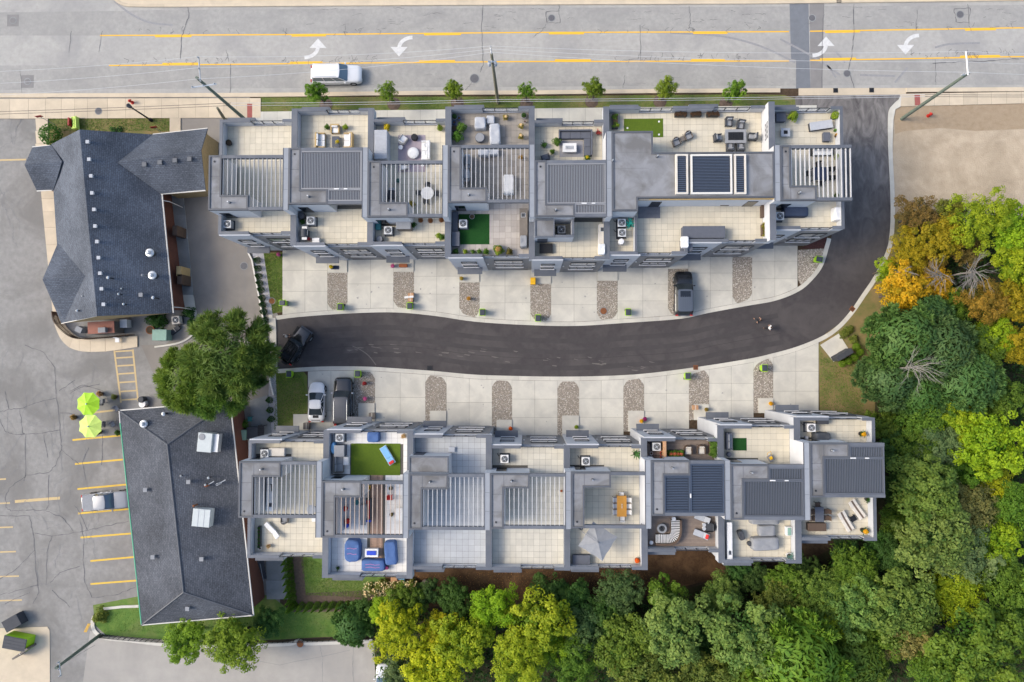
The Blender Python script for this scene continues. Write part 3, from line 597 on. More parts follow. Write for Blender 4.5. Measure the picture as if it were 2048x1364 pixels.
for c in ([(112, 778), (118, 830), (122, 880), (123, 900), (112, 930), (97, 945), (52, 950), (48, 955)], [(0, 824), (20, 818), (40, 817), (70, 806), (113, 796)], [(40, 817), (45, 865), (50, 868)], [(0, 838), (10, 862), (25, 868), (50, 868), (85, 866), (120, 860)], [(52, 868), (51, 950), (48, 962)],
          [(10, 782), (18, 818)], [(122, 898), (138, 912), (158, 928)], [(88, 870), (95, 915)], [(48, 955), (20, 975), (12, 990), (12, 1015), (22, 1022), (60, 1020), (92, 1020), (98, 1010), (98, 950)], [(0, 1031), (60, 1032), (66, 1065), (70, 1100), (73, 1150), (78, 1185), (66, 1208)],
          [(92, 1022), (125, 1035), (146, 1062)], [(70, 1066), (104, 1072), (160, 1064), (200, 1055), (258, 1042)], [(104, 1072), (94, 1105), (92, 1170)], [(70, 1100), (30, 1140), (0, 1158)], [(78, 1170), (30, 1182), (0, 1190)], [(100, 1165), (120, 1145), (160, 1132)], [(160, 1040), (168, 1075), (166, 1120), (170, 1165), (184, 1195), (230, 1190), (270, 1175)],
          [(104, 1180), (140, 1215)], [(148, 1010), (160, 1025), (175, 1060)], [(178, 895), (165, 925), (172, 960)], [(205, 870), (203, 930)], [(150, 760), (118, 782)], [(140, 788), (160, 775), (200, 768)], [(120, 826), (150, 828)], [(60, 1185), (10, 1208)], [(50, 690), (88, 705), (110, 735), (112, 778)], [(140, 782), (165, 770), (205, 782), (215, 796)]):
    crack(c, 0.065)
for i in range(150):
    x, y = rnd.choice(((rnd.uniform(0, 100), rnd.uniform(250, 680)), (rnd.uniform(0, 220), rnd.uniform(700, 1200)))); a = rnd.uniform(0, 6.28); pts = [(x, y)]
    for j in range(rnd.randint(2, 5)): a += rnd.uniform(-.7, .7); pts.append((pts[-1][0] + 16*math.cos(a), pts[-1][1] + 16*math.sin(a)))
    if all(p[0] < 205 and not (45 < p[0] and 280 < p[1] < 710) for p in pts): crack(pts, 0.035, CL)
for i in range(14):
    x, y = rnd.uniform(395, 480), rnd.uniform(430, 630); crack([(x, y), (x + rnd.uniform(-15, 15), y + rnd.uniform(-30, 30))], 0.03, CL)
crack([(490, 470), (490, 560), (490, 650)], 0.03, CL, 0.5); crack([(640, 1293), (646, 1315), (645, 1364)], 0.04, CL); crack([(708, 1288), (705, 1330), (708, 1364)], 0.04, CL); crack([(405, 1300), (560, 1330), (700, 1300)], 0.03, CL)
for c in ([(228, 2), (262, 28), (300, 45), (345, 50)], [(1560, 78), (1620, 110), (1680, 150)], [(1672, 104), (1690, 125)], [(1655, 130), (1672, 155)], [(1870, 95), (1900, 88), (1960, 86)], [(1340, 66), (1440, 72), (1520, 92), (1590, 125)], [(1790, 165), (1815, 135)], [(1720, 150), (1790, 152)]): TM.ribbon(poly(smooth_line(c, 5)), 0.22, 0.0045)
tag(CR.build('road_cracks', 'tar'), 'dark sealed cracks in the old asphalt', 'cracks', kind='stuff')
tag(CL.build('fine_cracks', 'tarlight'), 'fine grey cracks in the old asphalt', 'cracks', kind='stuff')
tag(TM.build('tyre_marks', 'rubbermark'), 'faint curved tyre marks on the street', 'tyre marks', kind='stuff')
# marks on the new lane
LM = mk('lanescuff', (0.135, 0.125, 0.115), rough=0.9); DM = MB()
for i in range(36):
    x = rnd.uniform(690, 1300); y = float(np.interp(x, [690, 1300], [690, 735])) + rnd.uniform(-14, 10); y = min(y, YS(x)-14)
    DM.sheet(poly([(x, y), (x + rnd.uniform(6, 16), y + rnd.uniform(0, 3)), (x + rnd.uniform(5, 14), y + rnd.uniform(2, 4)), (x + 1, y + 1.5)]), 0.0115)
DM.ribbon(poly(smooth_line([(705, 692), (722, 700), (738, 712), (752, 730)], 4)), 0.10, 0.0116)
tag(DM.build('lane_scuffs', 'lanescuff'), 'pale scuffs and drips on the dark lane', 'scuffs', kind='stuff')
OS = MB()
for i in range(90):
    x = rnd.uniform(570, 1630); up = rnd.random() < .5; y = rnd.uniform(545, YN(x)-6) if up else rnd.uniform(YS(x)+6, 845); r_ = rnd.uniform(.02, .11)
    if any(a-3 < x < b+3 for a, b in (UP_STRIPS if up else LO_STRIPS)) or (not up and x < 616): continue
    q = XY(x, y); OS.sheet([(q[0]+r_*rnd.uniform(.6, 1.3)*math.cos(t*.7), q[1]+r_*rnd.uniform(.6, 1.3)*math.sin(t*.7)) for t in range(9)], .0372)
tag(OS.build('oil_spots', 'oil'), 'small dark drips on the concrete driveways', 'oil spots', kind='stuff')
# manholes and drains
def manhole(px, py, r, label, mat='castiron', patch=None, z=0.0):
    o = thing('manhole', label, 'manhole cover', (*XY(px, py), z)); 
    if patch: MB().box(-patch, -patch, 0.003, patch, patch, 0.0075).build('collar', 'patch2', o, world=False)
    MB().lathe([(r+0.07, 0.004), (r+0.07, 0.020), (r, 0.022)], 24).build('rim', 'walkgrey', o, world=False)
    m = MB().cyl(0, 0, 0.02, 0.026, r-0.01, n=24)
    for k in range(-3, 4): m.box(k*r*0.22-0.015, -r*0.7, 0.026, k*r*0.22+0.015, r*0.7, 0.031)
    m.build('lid', mat, o, world=False)
for a in ((26, 41, .36, 'round manhole cover in the upper left of the street', 'patch2', .7), (55, 163, .34, 'pale manhole in a dark square patch left of the light pole', 'patch2', .75), (1103, 36, .36, 'round manhole cover framed by square cracks near the top edge', 'castiron', None), (949, 157, .5, 'large manhole cover beside the middle utility pole', 'castiron', None), (1624, 36, .36, 'round manhole cover in the faded road patch', 'castiron', None),
          (1694, 147, .38, 'manhole cover above the lane entrance', 'castiron', None), (1920, 29, .38, 'manhole cover at the upper right of the street', 'castiron', None), (198, 223, .36, 'grey manhole cover in the cream sidewalk', 'castiron', None)): manhole(*a, z=0.09 if a[1] == 223 else 0.0)
manhole(544, 602, .34, 'rust brown round cover on the small side lawn', 'rust', z=0.012); manhole(1207, 622, .38, 'rust orange round cover in a gravel strip', 'rust', z=0.05); manhole(488, 532, .4, 'round cover beside the hedge bed wall', 'castiron', z=0.006); manhole(601, 1287, .38, 'round drain cover on the rear kerb', 'rust', z=0.12)
def drain(px, py, label, mat='frameblack', rz=0, z=0.05, sx=.52, sy=.52):
    o = thing('storm_drain', label, 'storm drain', (*XY(px, py), z), rz)
    m = MB(); m.box(-sx/2, -sy/2, 0.004, sx/2, -sy/2+.05, .03).box(-sx/2, sy/2-.05, .004, sx/2, sy/2, .03).box(-sx/2, -sy/2+.05, .004, -sx/2+.05, sy/2-.05, .03).box(sx/2-.05, -sy/2+.05, .004, sx/2, sy/2-.05, .03); m.build('frame', mat, o, world=False)
    MB().box(-sx/2+.05, -sy/2+.05, .003, sx/2-.05, sy/2-.05, .006).build('pit', 'f_black', o, world=False)
    for k in range(5):
        x = -sx/2 + .05 + (k+.5)*(sx-.1)/5; MB().box(x-.02, -sy/2+.05, .012, x+.02, sy/2-.05, .026).build('grate_bar', mat, o, world=False)
drain(859, 736, 'black storm drain grate on the lower lane kerb'); drain(1391, 735, 'rusty storm drain grate beside the sixth lower gravel strip', 'rust'); drain(1671, 181, 'left storm drain grate at the lane entrance', z=.012); drain(1743, 180.5, 'right storm drain grate at the lane entrance', z=.012); drain(1704, 618, 'rusty drain grate on the kerb at the lane bend', 'rust', 0.9); drain(1677, 2, 'storm drain grate on the far kerb', z=.1)
# ------------------------------------------------------------------ townhouses
ZD, ZP, ZR = 8.0, 9.2, 11.5          # roof deck, parapet top, pergola top
def xr_(px, z=ZR): return P(px, 728, z).x
def yy(py, z, px=1057): return P(px, py, z).y
_tile = {}
def tile_mesh(mat):
    if mat not in _tile: _tile[mat] = MB().box(-.5, -.5, 0, .5, .5, 1).mesh('deck_tile', mat)
    return _tile[mat]
def in_any(x, y, rs): return any(a <= x <= c and b <= y <= d for a, b, c, d in rs)
def tiles(o, rect, excl, mat, s=0.605, name='deck_tile', alt=None):
    x0, y0, x1, y1 = rect; me = tile_mesh(mat); nx = max(1, round((x1-x0)/s)); ny = max(1, round((y1-y0)/s)); sx, sy = (x1-x0)/nx, (y1-y0)/ny; g = 0.015
    for i in range(nx):
        for j in range(ny):
            cx, cy = x0 + (i+.5)*sx, y0 + (j+.5)*sy
            if in_any(cx, cy, excl): continue
            piece(name, me if not alt or rnd.random() > alt[1] else tile_mesh(alt[0]), o, (cx, cy, ZD), (sx-g, sy-g, 0.03 + rnd.uniform(-.0015, .0015)))
def planks(o, rect, mat, along='x', w=0.14, z=ZD, name='deck_plank', excl=()):
    x0, y0, x1, y1 = rect; me = tile_mesh(mat); L = y1-y0 if along == 'x' else x1-x0; n = max(1, round(L/w)); d = L/n
    for k in range(n):
        if along == 'x': piece(name, me, o, ((x0+x1)/2, y0 + (k+.5)*d, z), (x1-x0, d-.008, .035))
        else: piece(name, me, o, (x0 + (k+.5)*d, (y0+y1)/2, z), (d-.008, y1-y0, .035))
def rim(o, pts, w, z0, z1, mat, name='coping'):
    """mitred band just inside a polygon"""
    n = len(pts); a = sum(pts[i][0]*pts[(i+1)%n][1] - pts[(i+1)%n][0]*pts[i][1] for i in range(n))
    if a < 0: pts = pts[::-1]
    inn = []
    for i in range(n):
        p, q, r = Vector(pts[i-1]), Vector(pts[i]), Vector(pts[(i+1) % n]); d1 = (q-p).normalized(); d2 = (r-q).normalized()
        n1, n2 = Vector((-d1.y, d1.x)), Vector((-d2.y, d2.x)); den = 1 + n1.dot(n2); inn.append(tuple(q + (n1+n2)*(w/den)))
    m = MB()
    for i in range(n): j = (i+1) % n; m.prism([pts[i], pts[j], inn[j], inn[i]], z0, z1)
    return m.build(name, mat, o)
def low_wall(o, x0, y0, x1, y1, z0, z1, cap=0.02, name='parapet', mat='render', cmat='coping'):
    w = MB().box(x0, y0, z0, x1, y1, z1-.07).build(name, mat, o)
    MB().box(x0-cap, y0-cap, z1-.07, x1+cap, y1+cap, z1).build('coping', cmat, w)
    return w
def glass_rail(o, x0, x1, y, n=3, z0=ZD+.02, z1=ZP-.06):
    b = MB().box(x0, y-.10, ZD-.01, x1, y+.10, z0+.16).build('rail_kerb', 'render', o)
    r = MB(); 
    r.box(x0, y-.03, z1-.05, x1, y+.03, z1); r.box(x0, y-.03, z0+.16, x1, y+.03, z0+.21)
    for k in range(n+1):
        x = x0 + (x1-x0)*k/n; x = min(max(x, x0+.03), x1-.03); r.box(x-.028, y-.045, z0+.21, x+.028, y+.045, z1-.05)
    f = r.build('rail_frame', 'frameblack', o)
    for k in range(n):
        a, c = x0 + (x1-x0)*k/n + .04, x0 + (x1-x0)*(k+1)/n - .04
        MB().box(a, y-.006, z0+.23, c, y+.006, z1-.06).build('glass_panel', 'railglass', f)
def window(o, x0, x1, z0, z1, y, s, n=2, cuts=None, pane='paneglass'):
    """s: outward direction (+1 = +y)"""
    t = .06; a, b = y, y + s*.09; m = MB()
    m.box(x0, a, z0, x1, b, z0+t).box(x0, a, z1-t, x1, b, z1)
    cuts = cuts or [i/n for i in range(1, n)]; xs = [x0] + [x0 + (x1-x0)*c for c in cuts] + [x1]
    for i, x in enumerate(xs):
        xx = min(max(x, x0+t/2), x1-t/2); m.box(xx-t/2, a, z0+t, xx+t/2, b, z1-t)
    w = m.build('window', 'frameblack', o)
    for i in range(len(xs)-1): MB().box(xs[i]+t/2, a, z0+t, xs[i+1]-t/2, y + s*.045, z1-t).build('pane', pane, w)
    MB().box(x0-.05, a, z0-.10, x1+.05, y + s*.16, z0-.004).build('sill', 'windowwhite', w)
    return w
def terrace_edge(o, xa, xb, y, s, f1=.40, f2=.87, end=True):
    """parapet - glass rail - parapet along one terrace edge; y is the outer face, s outward"""
    yi = y - s*.26; w = xb-xa; x1, x2 = xa + w*f1, xa + w*f2
    low_wall(o, xa, min(y, yi), x1, max(y, yi), ZD-.01, ZP)
    glass_rail(o, x1+.004, x2-.004, y - s*.13)
    low_wall(o, x2, min(y, yi), xb, max(y, yi), ZD-.01, ZP)
def facade(o, xl, xr, y, s, canopy=True):
    w = xr-xl; xm = xl + w*.42
    MB().box(xl+.02, y, 0, xm, y+s*.14, ZP-.10).build('entry_bay', 'render', o)
    MB().box(xm+.003, y, 0, xr-.02, y+s*.05, ZD+.12).build('brick_front', 'greybrick', o)
    yb, yg = y+s*.14, y+s*.05
    for z0, z1, q in ((5.6, 6.9, .34), (3.5, 4.5, .30)): window(o, xl+w*.13, xl+w*(.13+.19), z0, z1, yb, s, 1)
    window(o, xl+w*.54, xl+w*.89, 5.3, 7.2, yg, s, 2, [.65]); window(o, xl+w*.54, xl+w*.89, 2.75, 4.2, yg, s, 3)
    g = MB().box(xl+w*.47, y, 0.04, xl+w*.96, yg+s*.03, 2.25).build('garage_door', 'walkgrey', o)
    for k in range(4): MB().box(xl+w*.48, yg+s*.03, .10+k*.54, xl+w*.95, yg+s*.055, .58+k*.54).build('panel', 'membrane', g)
    d = MB().box(xl+w*.10, y, .14, xl+w*.24, yb+s*.03, 2.3).build('entry_door', 'frameblack', o)
    MB().box(xl+w*.12, yb+s*.03, 1.05, xl+w*.13, yb+s*.09, 1.35).build('handle', 'galv', d)
    if canopy:
        c = MB().box(xl+w*.04, yb, 2.5, xl+w*.36, yb+s*.72, 2.72).build('canopy', 'canopy', o)
        MB().box(xl+w*.04-.015, yb, 2.72, xl+w*.36+.015, yb+s*.735, 2.75).build('cap', 'coping', c)
    l = MB().box(xl+w*.44, yg, 4.6, xl+w*.46, yg+s*.10, 4.85).build('wall_lamp', 'galv', o)
def back_side(o, xl, xr, y, s):
    w = xr-xl
    MB().box(xl+w*.06, y, 0, xl+w*.42, y+s*.5, 8.25).build('bay', 'render', o)
    MB().box(xl+w*.06-.02, y+s*.002, 8.25, xl+w*.42+.02, y+s*.52, 8.33).build('bay_cap', 'coping', o)
    for z0, z1 in ((5.4, 7.3), (2.6, 4.5)): window(o, xl+w*.52, xl+w*.90, z0, z1, y, s, 3); window(o, xl+w*.14, xl+w*.34, z0, z1, y+s*.5, s, 2)
def vent(o, x, y, z=ZR-.1, lean=.12):
    v = MB().cyl(x, y, z, z+.12, .13, .10, 10).build('vent', 'copingdark', o)
    MB().tube([(x, y, z+.12), (x, y, z+.55)], .065, 8).build('pipe', 'galv', v)
def slats(o, x0, x1, ya, yb_, mat, step=.432, short=None, w=.085, z0=ZR-.36, z1=ZR-.13):
    """short=(x limit, y limit low, y limit high): slats left of the limit stop at the stair block"""
    me = tile_mesh(mat); n = int((x1-x0-.05)/step) + 1
    for k in range(n):
        x = x0 + .12 + k*step
        if x > x1-.05: break
        a, b = ya, yb_
        if short and x < short[0]: a, b = short[1], short[2]
        piece('pergola_slat', me, o, (x + rnd.uniform(-.008, .008), (a+b)/2, z0), (w, b-a, z1-z0))
def louvers(o, x0, y0, x1, y1, mat, along='y', step=.155, ang=.22):
    fr = MB()
    f = rim(o, [(x0, y0), (x1, y0), (x1, y1), (x0, y1)], .11, ZR-.28, ZR-.04, mat, 'louver_frame')
    MB().box(x0+.11, y0+.11, ZR-.27, x1-.11, y1-.11, ZR-.24).build('louver_gap_shade', 'frameblack', f)  # added black sheet: colours the gaps between the blades as shade
    x0 += .112; x1 -= .112; y0 += .112; y1 -= .112; me = tile_mesh(mat)
    L = x1-x0 if along == 'y' else y1-y0; n = round(L/step); d = L/n
    for k in range(n):
        if along == 'y': piece('louver_blade', me, o, (x0 + (k+.5)*d, (y0+y1)/2, ZR-.16), (d*.60, y1-y0-.01, .05), (0, ang, 0))
        else: piece('louver_blade', me, o, ((x0+x1)/2, y0 + (k+.5)*d, ZR-.16), (x1-x0-.01, d*.60, .05), (ang, 0, 0))
def motor(o, x, y, ln=.5, rz=0.0):
    MB().cbox(x, y, ZR+.03, ln, .10, .08, rz).build('louver_motor', 'f_white', o)

HOUSE = {}
def house(key, label, bl, br, top, bot, roofT, roofB, strip, block, blk_y, row, kind, deck='tilecream', slat='slatwhite', last=False, first=False, group='townhouses', tall=None, pergdeck=None, ldeck=None):
    """pixel bounds: bl/br/strip/block/roofs at ZR; top/bot terrace edges at ZP; row 'S' = facade faces image bottom"""
    cx = (bl+br)/2
    xl, xr = xr_(bl), xr_(br); yt, yb_ = yy(top, ZP, cx), yy(bot, ZP, cx); rt, rb = yy(roofT, ZR, cx), yy(roofB, ZR, cx)
    xs, xb, ym = xr_(strip), xr_(block), yy(blk_y, ZR, cx)
    o = thing('townhouse', label, 'townhouse', ((xl+xr)/2, (yt+yb_)/2, 0), group=group)
    HOUSE[key] = dict(o=o, xl=xl, xr=xr, yt=yt, yb=yb_, rt=rt, rb=rb, xs=xs, xb=xb, ym=ym, kind=kind, tall=tall)
    MB().box(xl+.003, yb_, 0, xr-.003, yt, ZD-.02).build('wall', 'render', o)
    MB().box(xl+.003, yb_, ZD-.02, xr-.003, yt, ZD).build('deck', 'deckbase', o)
    li = xl + (.26 if first else .30); ri = xr - (.26 if last else .30)
    if first: low_wall(o, xl, yb_, xl+.26, yt, ZD-.01, ZP+.005, name='side_wall')
    if last: low_wall(o, xr-.26, yb_, xr, yt, ZD-.01, ZP+.005, name='side_wall')
    terrace_edge(o, li+.003, ri-.003, yt, 1); terrace_edge(o, li+.003, ri-.003, yb_, -1)
    # stair enclosure, L-shaped
    lx = xl + (.0 if first else .28)
    if row == 'S': L = [(lx, rb), (xb, rb), (xb, ym), (xs, ym), (xs, rt), (lx, rt)]; blk = (xs, rb, xb, ym)
    else: L = [(lx, rb), (xs, rb), (xs, ym), (xb, ym), (xb, rt), (lx, rt)]; blk = (xs, ym, xb, rt)
    HOUSE[key]['L'] = L
    w = MB().prism(L, ZD, ZR-.20).build('stair_wall', 'render', o)
    MB().prism(L, ZR-.20, ZR-.10).build('roof', 'membrane', o)
    rim(o, [(x, y) for x, y in L], .17, ZR-.26, ZR, 'copingdark')
    s = -1 if row == 'S' else 1; yfr = rb if row == 'S' else rt
    MB().box(lx+.5, yfr+s*.003, ZD+.03, lx+1.5, yfr+s*.05, ZD+2.2).build('deck_door', 'darkglass', o)
    vent(o, (xs+xb)/2 - .5, (blk[1]+blk[3])/2)
    for t in (.30, .62): yq = rb + (rt-rb)*t; MB().box(lx+.18, yq-.02, ZR-.10, xs-.18 if not (min(blk[1], blk[3]) < yq < max(blk[1], blk[3])) else xb-.18, yq+.02, ZR-.092).build('roof_seam', 'copingdark', o)
    MB().box(xs-.02, blk[1]+.18, ZR-.10, xs+.02, blk[3]-.18, ZR-.093).build('roof_seam', 'copingdark', o); MB().cyl(lx+.55, rt-.6 if row == 'S' else rb+.6, ZR-.10, ZR-.07, .10, n=12).build('roof_drain', 'frameblack', o)
    # party wall to the right is added once neighbours are known
    bx1 = ri-.003
    if kind in ('slats', 'open', 'louver', 'louverx'):
        bt = .30
        if row == 'S':
            MB().box(xs+.003, rt-bt, ZR-.50, bx1, rt, ZR-.02).build('beam', 'coping', o)
            MB().box(xb+.003, rb, ZR-.50, bx1, rb+bt, ZR-.02).build('beam', 'coping', o)
            ya, ybb = rb+bt, rt-bt; short = (xb, ym+.003, rt-bt)
        else:
            MB().box(xb+.003, rt-bt, ZR-.50, bx1, rt, ZR-.02).build('beam', 'coping', o)
            MB().box(xs+.003, rb, ZR-.50, bx1, rb+bt, ZR-.02).build('beam', 'coping', o)
            ya, ybb = rb+bt, rt-bt; short = (xb, rb+bt, ym-.003)
        if kind == 'slats': slats(o, xs, bx1, ya, ybb, slat, short=short, w=.075 if slat == 'slatgrey' or key == 'U8' else .055, z0=ZR-.30 if slat == 'slatgrey' or key == 'U8' else ZR-.23)
        lm = 'louverblue' if kind == 'louverx' else ('louver' if row == 'S' else 'louverdark')
        if kind == 'louver':
            if row == 'S': louvers(o, xs+.01, ym+.01, bx1-.02, rt-bt-.01, lm); louvers(o, xb+.01, rb+bt+.01, bx1-.02, ym-.01, lm); motor(o, xb+.9, ym); motor(o, xb+1.8, ym, .35)
            else: louvers(o, xs+.01, rb+bt+.01, bx1-.02, ym-.01, lm); louvers(o, xb+.01, ym+.01, bx1-.02, rt-bt-.01, lm); motor(o, xb+.3, ym); motor(o, xb+1.6, ym, .35)
        if kind == 'louverx': louvers(o, xs+.01, rb+bt+.01, xb-.01, ym-.01, lm, 'x'); louvers(o, xb+.01, rb+bt+.01, bx1-.02, rt-bt-.01, lm, 'x'); motor(o, xb, (ym+rb)/2, .4, 1.57)
    if row == 'S': facade(o, xl, xr, yb_, -1); back_side(o, xl, xr, yt, 1)
    else: facade(o, xl, xr, yt, 1); back_side(o, xl, xr, yb_, -1)
    # deck tiles where the roof leaves them in view
    ex = [(lx-1, min(L[0][1], L[-1][1]), xs, max(rt, rb)), (blk[0]-.1, blk[1], blk[2], blk[3])]
    if kind in ('louver', 'louverx'): ex.append((xl, rb+.4, xr, rt-.4))
    if deck: tiles(o, (li, yb_+.26, ri, yt-.26), ex, deck)
    return o
GA, GB = 'townhouses in the street row', 'townhouses in the rear row'
house('U1', 'leftmost house of the street row with broad grey pergola slats', 411, 567, 239, 468, 310, 420, 437, 491.5, 389.6, 'S', 'slats', slat='slatgrey', first=True, group=GA)
house('U2', 'street row house with ribbed louvered roof beside the leftmost house', 567, 727, 217, 490, 295, 408, 597, 651.6, 378, 'S', 'louver', group=GA)
house('U3', 'street row house with lavender rug and white sofa on its roof terrace', 727, 889, 238, 488.5, 321, 434, 759, 814, 404, 'S', 'slats', group=GA)
house('U4', 'street row house with dark green turf square on its lower terrace', 889, 1064, 213, 513.5, 289.6, 405, 921, 973.5, 374.4, 'S', 'slats', deck=None, group=GA)
house('U5', 'street row house with dark corner sofa and white fire table', 1064, 1220, 240, 517.7, 320, 433.5, 1094, 1150.5, 406.8, 'S', 'louver', group=GA)
house('U8', 'rightmost street row house with wide white pergola slats', 1560, 1716, 213, 457.5, 289.6, 401, 1587, 1639, 370.6, 'S', 'slats', deck='tilecream', slat='slatwhite', last=True, group=GA)
house('L1', 'leftmost house of the rear row beside the brick building', 480.5, 640, 881, 1116, 923, 1036, 509.5, 563.4, 954, 'N', 'slats', slat='slatgrey', first=True, group=GB)
house('L2', 'rear row house with green turf and blue furniture covers', 640, 813, 861, 1156, 962, 1076, 673, 724.4, 995, 'N', 'slats', deck=None, slat='slatwood', group=GB)
house('L3', 'rear row house with empty bluish grey terraces', 813, 975, 870, 1139, 948, 1060, 845.7, 897, 979, 'N', 'slats', deck='tilegrey', group=GB)
house('L4', 'rear row house with empty pale terraces and one condenser', 975, 1136, 891.5, 1140, 947, 1058, 1007.7, 1059, 977, 'N', 'slats', deck='tilepale', group=GB)
house('L5', 'rear row house with teak dining set and grey square umbrella', 1136, 1295, 891, 1139, 944, 1057, 1168, 1221, 975, 'N', 'open', deck='tilecream', group=GB)
house('L6', 'rear row house with zebra striped sofa and brown plank decks', 1295, 1453, 877, 1104, 921, 1032, 1327.5, 1379, 951, 'N', 'louverx', deck=None, group=GB)
house('L7', 'rear row house with grey covered furniture and small green mat', 1453, 1611, 851.5, 1126, 929, 1040, 1484.7, 1536, 960.8, 'N', 'louver', group=GB)
house('L8', 'rightmost rear row house with striped sun loungers', 1611, 1772, 835.5, 1081, 885.6, 995, 1645.7, 1696.6, 916, 'N', 'louver', last=True, group=GB)

# the double-width house
D_ = {}
def wide_house():
    xl, xr, xm = xr_(1220), xr_(1560), xr_(1388)
    yt, y6, y7 = yy(212, ZP, 1390), yy(508, ZP, 1300), yy(483, ZP, 1470)
    o = thing('townhouse', 'double width street row house with broad flat roof and putting green', 'townhouse', ((xl+xr)/2, (yt+y6)/2, 0), group=GA)
    MB().prism([(xl+.003, y6), (xm, y6), (xm, y7), (xr-.003, y7), (xr-.003, yt), (xl+.003, yt)], 0, ZD-.02).build('wall', 'render', o)
    MB().prism([(xl+.003, y6), (xm, y6), (xm, y7), (xr-.003, y7), (xr-.003, yt), (xl+.003, yt)], ZD-.02, ZD).build('deck', 'deckbase', o)
    terrace_edge(o, xl+.31, xr_(1390), yt, 1, .40, .82); terrace_edge(o, xr_(1391), xr-.31, yt, 1, .34, .82)
    terrace_edge(o, xl+.31, xm-.003, y6, -1, .36, .80); terrace_edge(o, xm+.003, xr-.31, y7, -1, .52, .86)
    low_wall(o, xm-.26, y6+.27, xm, y7+.26, ZD-.01, ZP)
    back_side(o, xl, xm, yt, 1); back_side(o, xm, xr, yt, 1); facade(o, xl, xm, y6, -1); facade(o, xm, xr, y7, -1)
    RP = [(1221, 261), (1306, 261), (1306, 304), (1560, 304), (1560, 396), (1276, 396), (1276, 421), (1221, 421)]
    L = [(P(a, b, ZR).x, yy(b, ZR, 1390)) for a, b in RP]; L[0] = (xl+.28, L[0][1]); L[-1] = (xl+.28, L[-1][1]); L[3] = (xr-.28, L[3][1]); L[4] = (xr-.28, L[4][1])
    MB().prism(L, ZD, ZR-.20).build('penthouse_wall', 'partywhite', o)
    MB().prism(L, ZR-.20, ZR-.10).build('roof', 'membrane', o)
    rim(o, L, .17, ZR-.26, ZR, 'copingdark')
    for a, b in ((1222, 305), (1222, 337), (1222, 399), (1490, 333)): 
        p = P(a, b, ZR-.10); q = P(a + (70 if a < 1300 else 68), b, ZR-.10); MB().box(p.x+.3, p.y-.03, ZR-.10, q.x+.3, p.y+.03, ZR-.092).build('roof_seam', 'membrane', o)
    for x0, x1, lab in ((1352, 1376, 'small'), (1382, 1464, 'big'), (1469.5, 1492, 'small')):
        p, q = P(x0, 388, ZR+.25), P(x1, 308, ZR+.25); 
        rim(o, [(p.x, p.y), (q.x, p.y), (q.x, q.y), (p.x, q.y)], .16, ZR-.10, ZR+.26, 'f_cream' if lab == 'small' else 'trimwhite', 'skylight_kerb')
        b = MB().box(p.x+.16, p.y+.16, ZR-.09, q.x-.16, q.y-.16, ZR+.10).build('skylight', 'frameblack', o)
        me = tile_mesh('louverblue'); n = 24 if lab == 'big' else 18; d = (q.y-p.y-.34)/n
        for k in range(n): piece('louver_blade', me, o, ((p.x+q.x)/2, p.y+.17+(k+.5)*d, ZR+.14), (q.x-p.x-.34, d*.58, .05), (.2, 0, 0))
    # fascia with lamps along the lower roof edge
    p, q = P(1277, 397.5, ZR-.3), P(1556, 397, ZR-.3); MB().box(p.x, p.y-.12, ZR-.5, q.x, p.y+.02, ZR-.28).build('fascia', 'f_tan', o)
    vent(o, *XY(1314, 313, ZR)); vent(o, *XY(1225, 322, ZR))
    for a, b in ((1310, 405), (1500, 400)):
        p = P(a, b, ZD+1.1); MB().box(p.x-.5, yy(396, ZR, 1390)-.06, ZD+.03, p.x+.5, yy(396, ZR, 1390)-.003, ZD+2.1).build('deck_door', 'darkglass', o)
    ex = [(min(L[0][0], L[7][0])-.5, L[7][1], L[6][0], L[0][1]), (L[1][0]-.1, L[5][1], L[4][0], L[3][1]), (L[0][0], L[3][1], L[1][0], L[0][1])]
    wx0, wx1 = xl+.30, P(1273.5, 470, ZD).x; wyb = yy(503, ZP, 1250)
    low_wall(o, P(1270, 470, ZP).x, y6+.27, P(1273.5, 470, ZP).x, L[7][1]-.003, ZD-.01, ZP, name='well_wall')
    tiles(o, (xl+.30, y7+.27, xr-.30, yt-.27), ex, 'tilecream'); tiles(o, (xl+.30, y6+.27, xm-.27, y7+.262), ex, 'tilecream')
    gp, gq = P(1276, 437, ZD), P(1320, 408, ZD); planks(o, (gp.x, gp.y, gq.x, L[5][1]-.02), 'plankgrey', 'x', .15, ZD+.032)
    HOUSE['U6'] = dict(o=o, xl=xl, xr=xr, yt=yt, yb=y6, yb7=y7, rt=L[0][1], rb=L[7][1], tall=10.15)
wide_house()

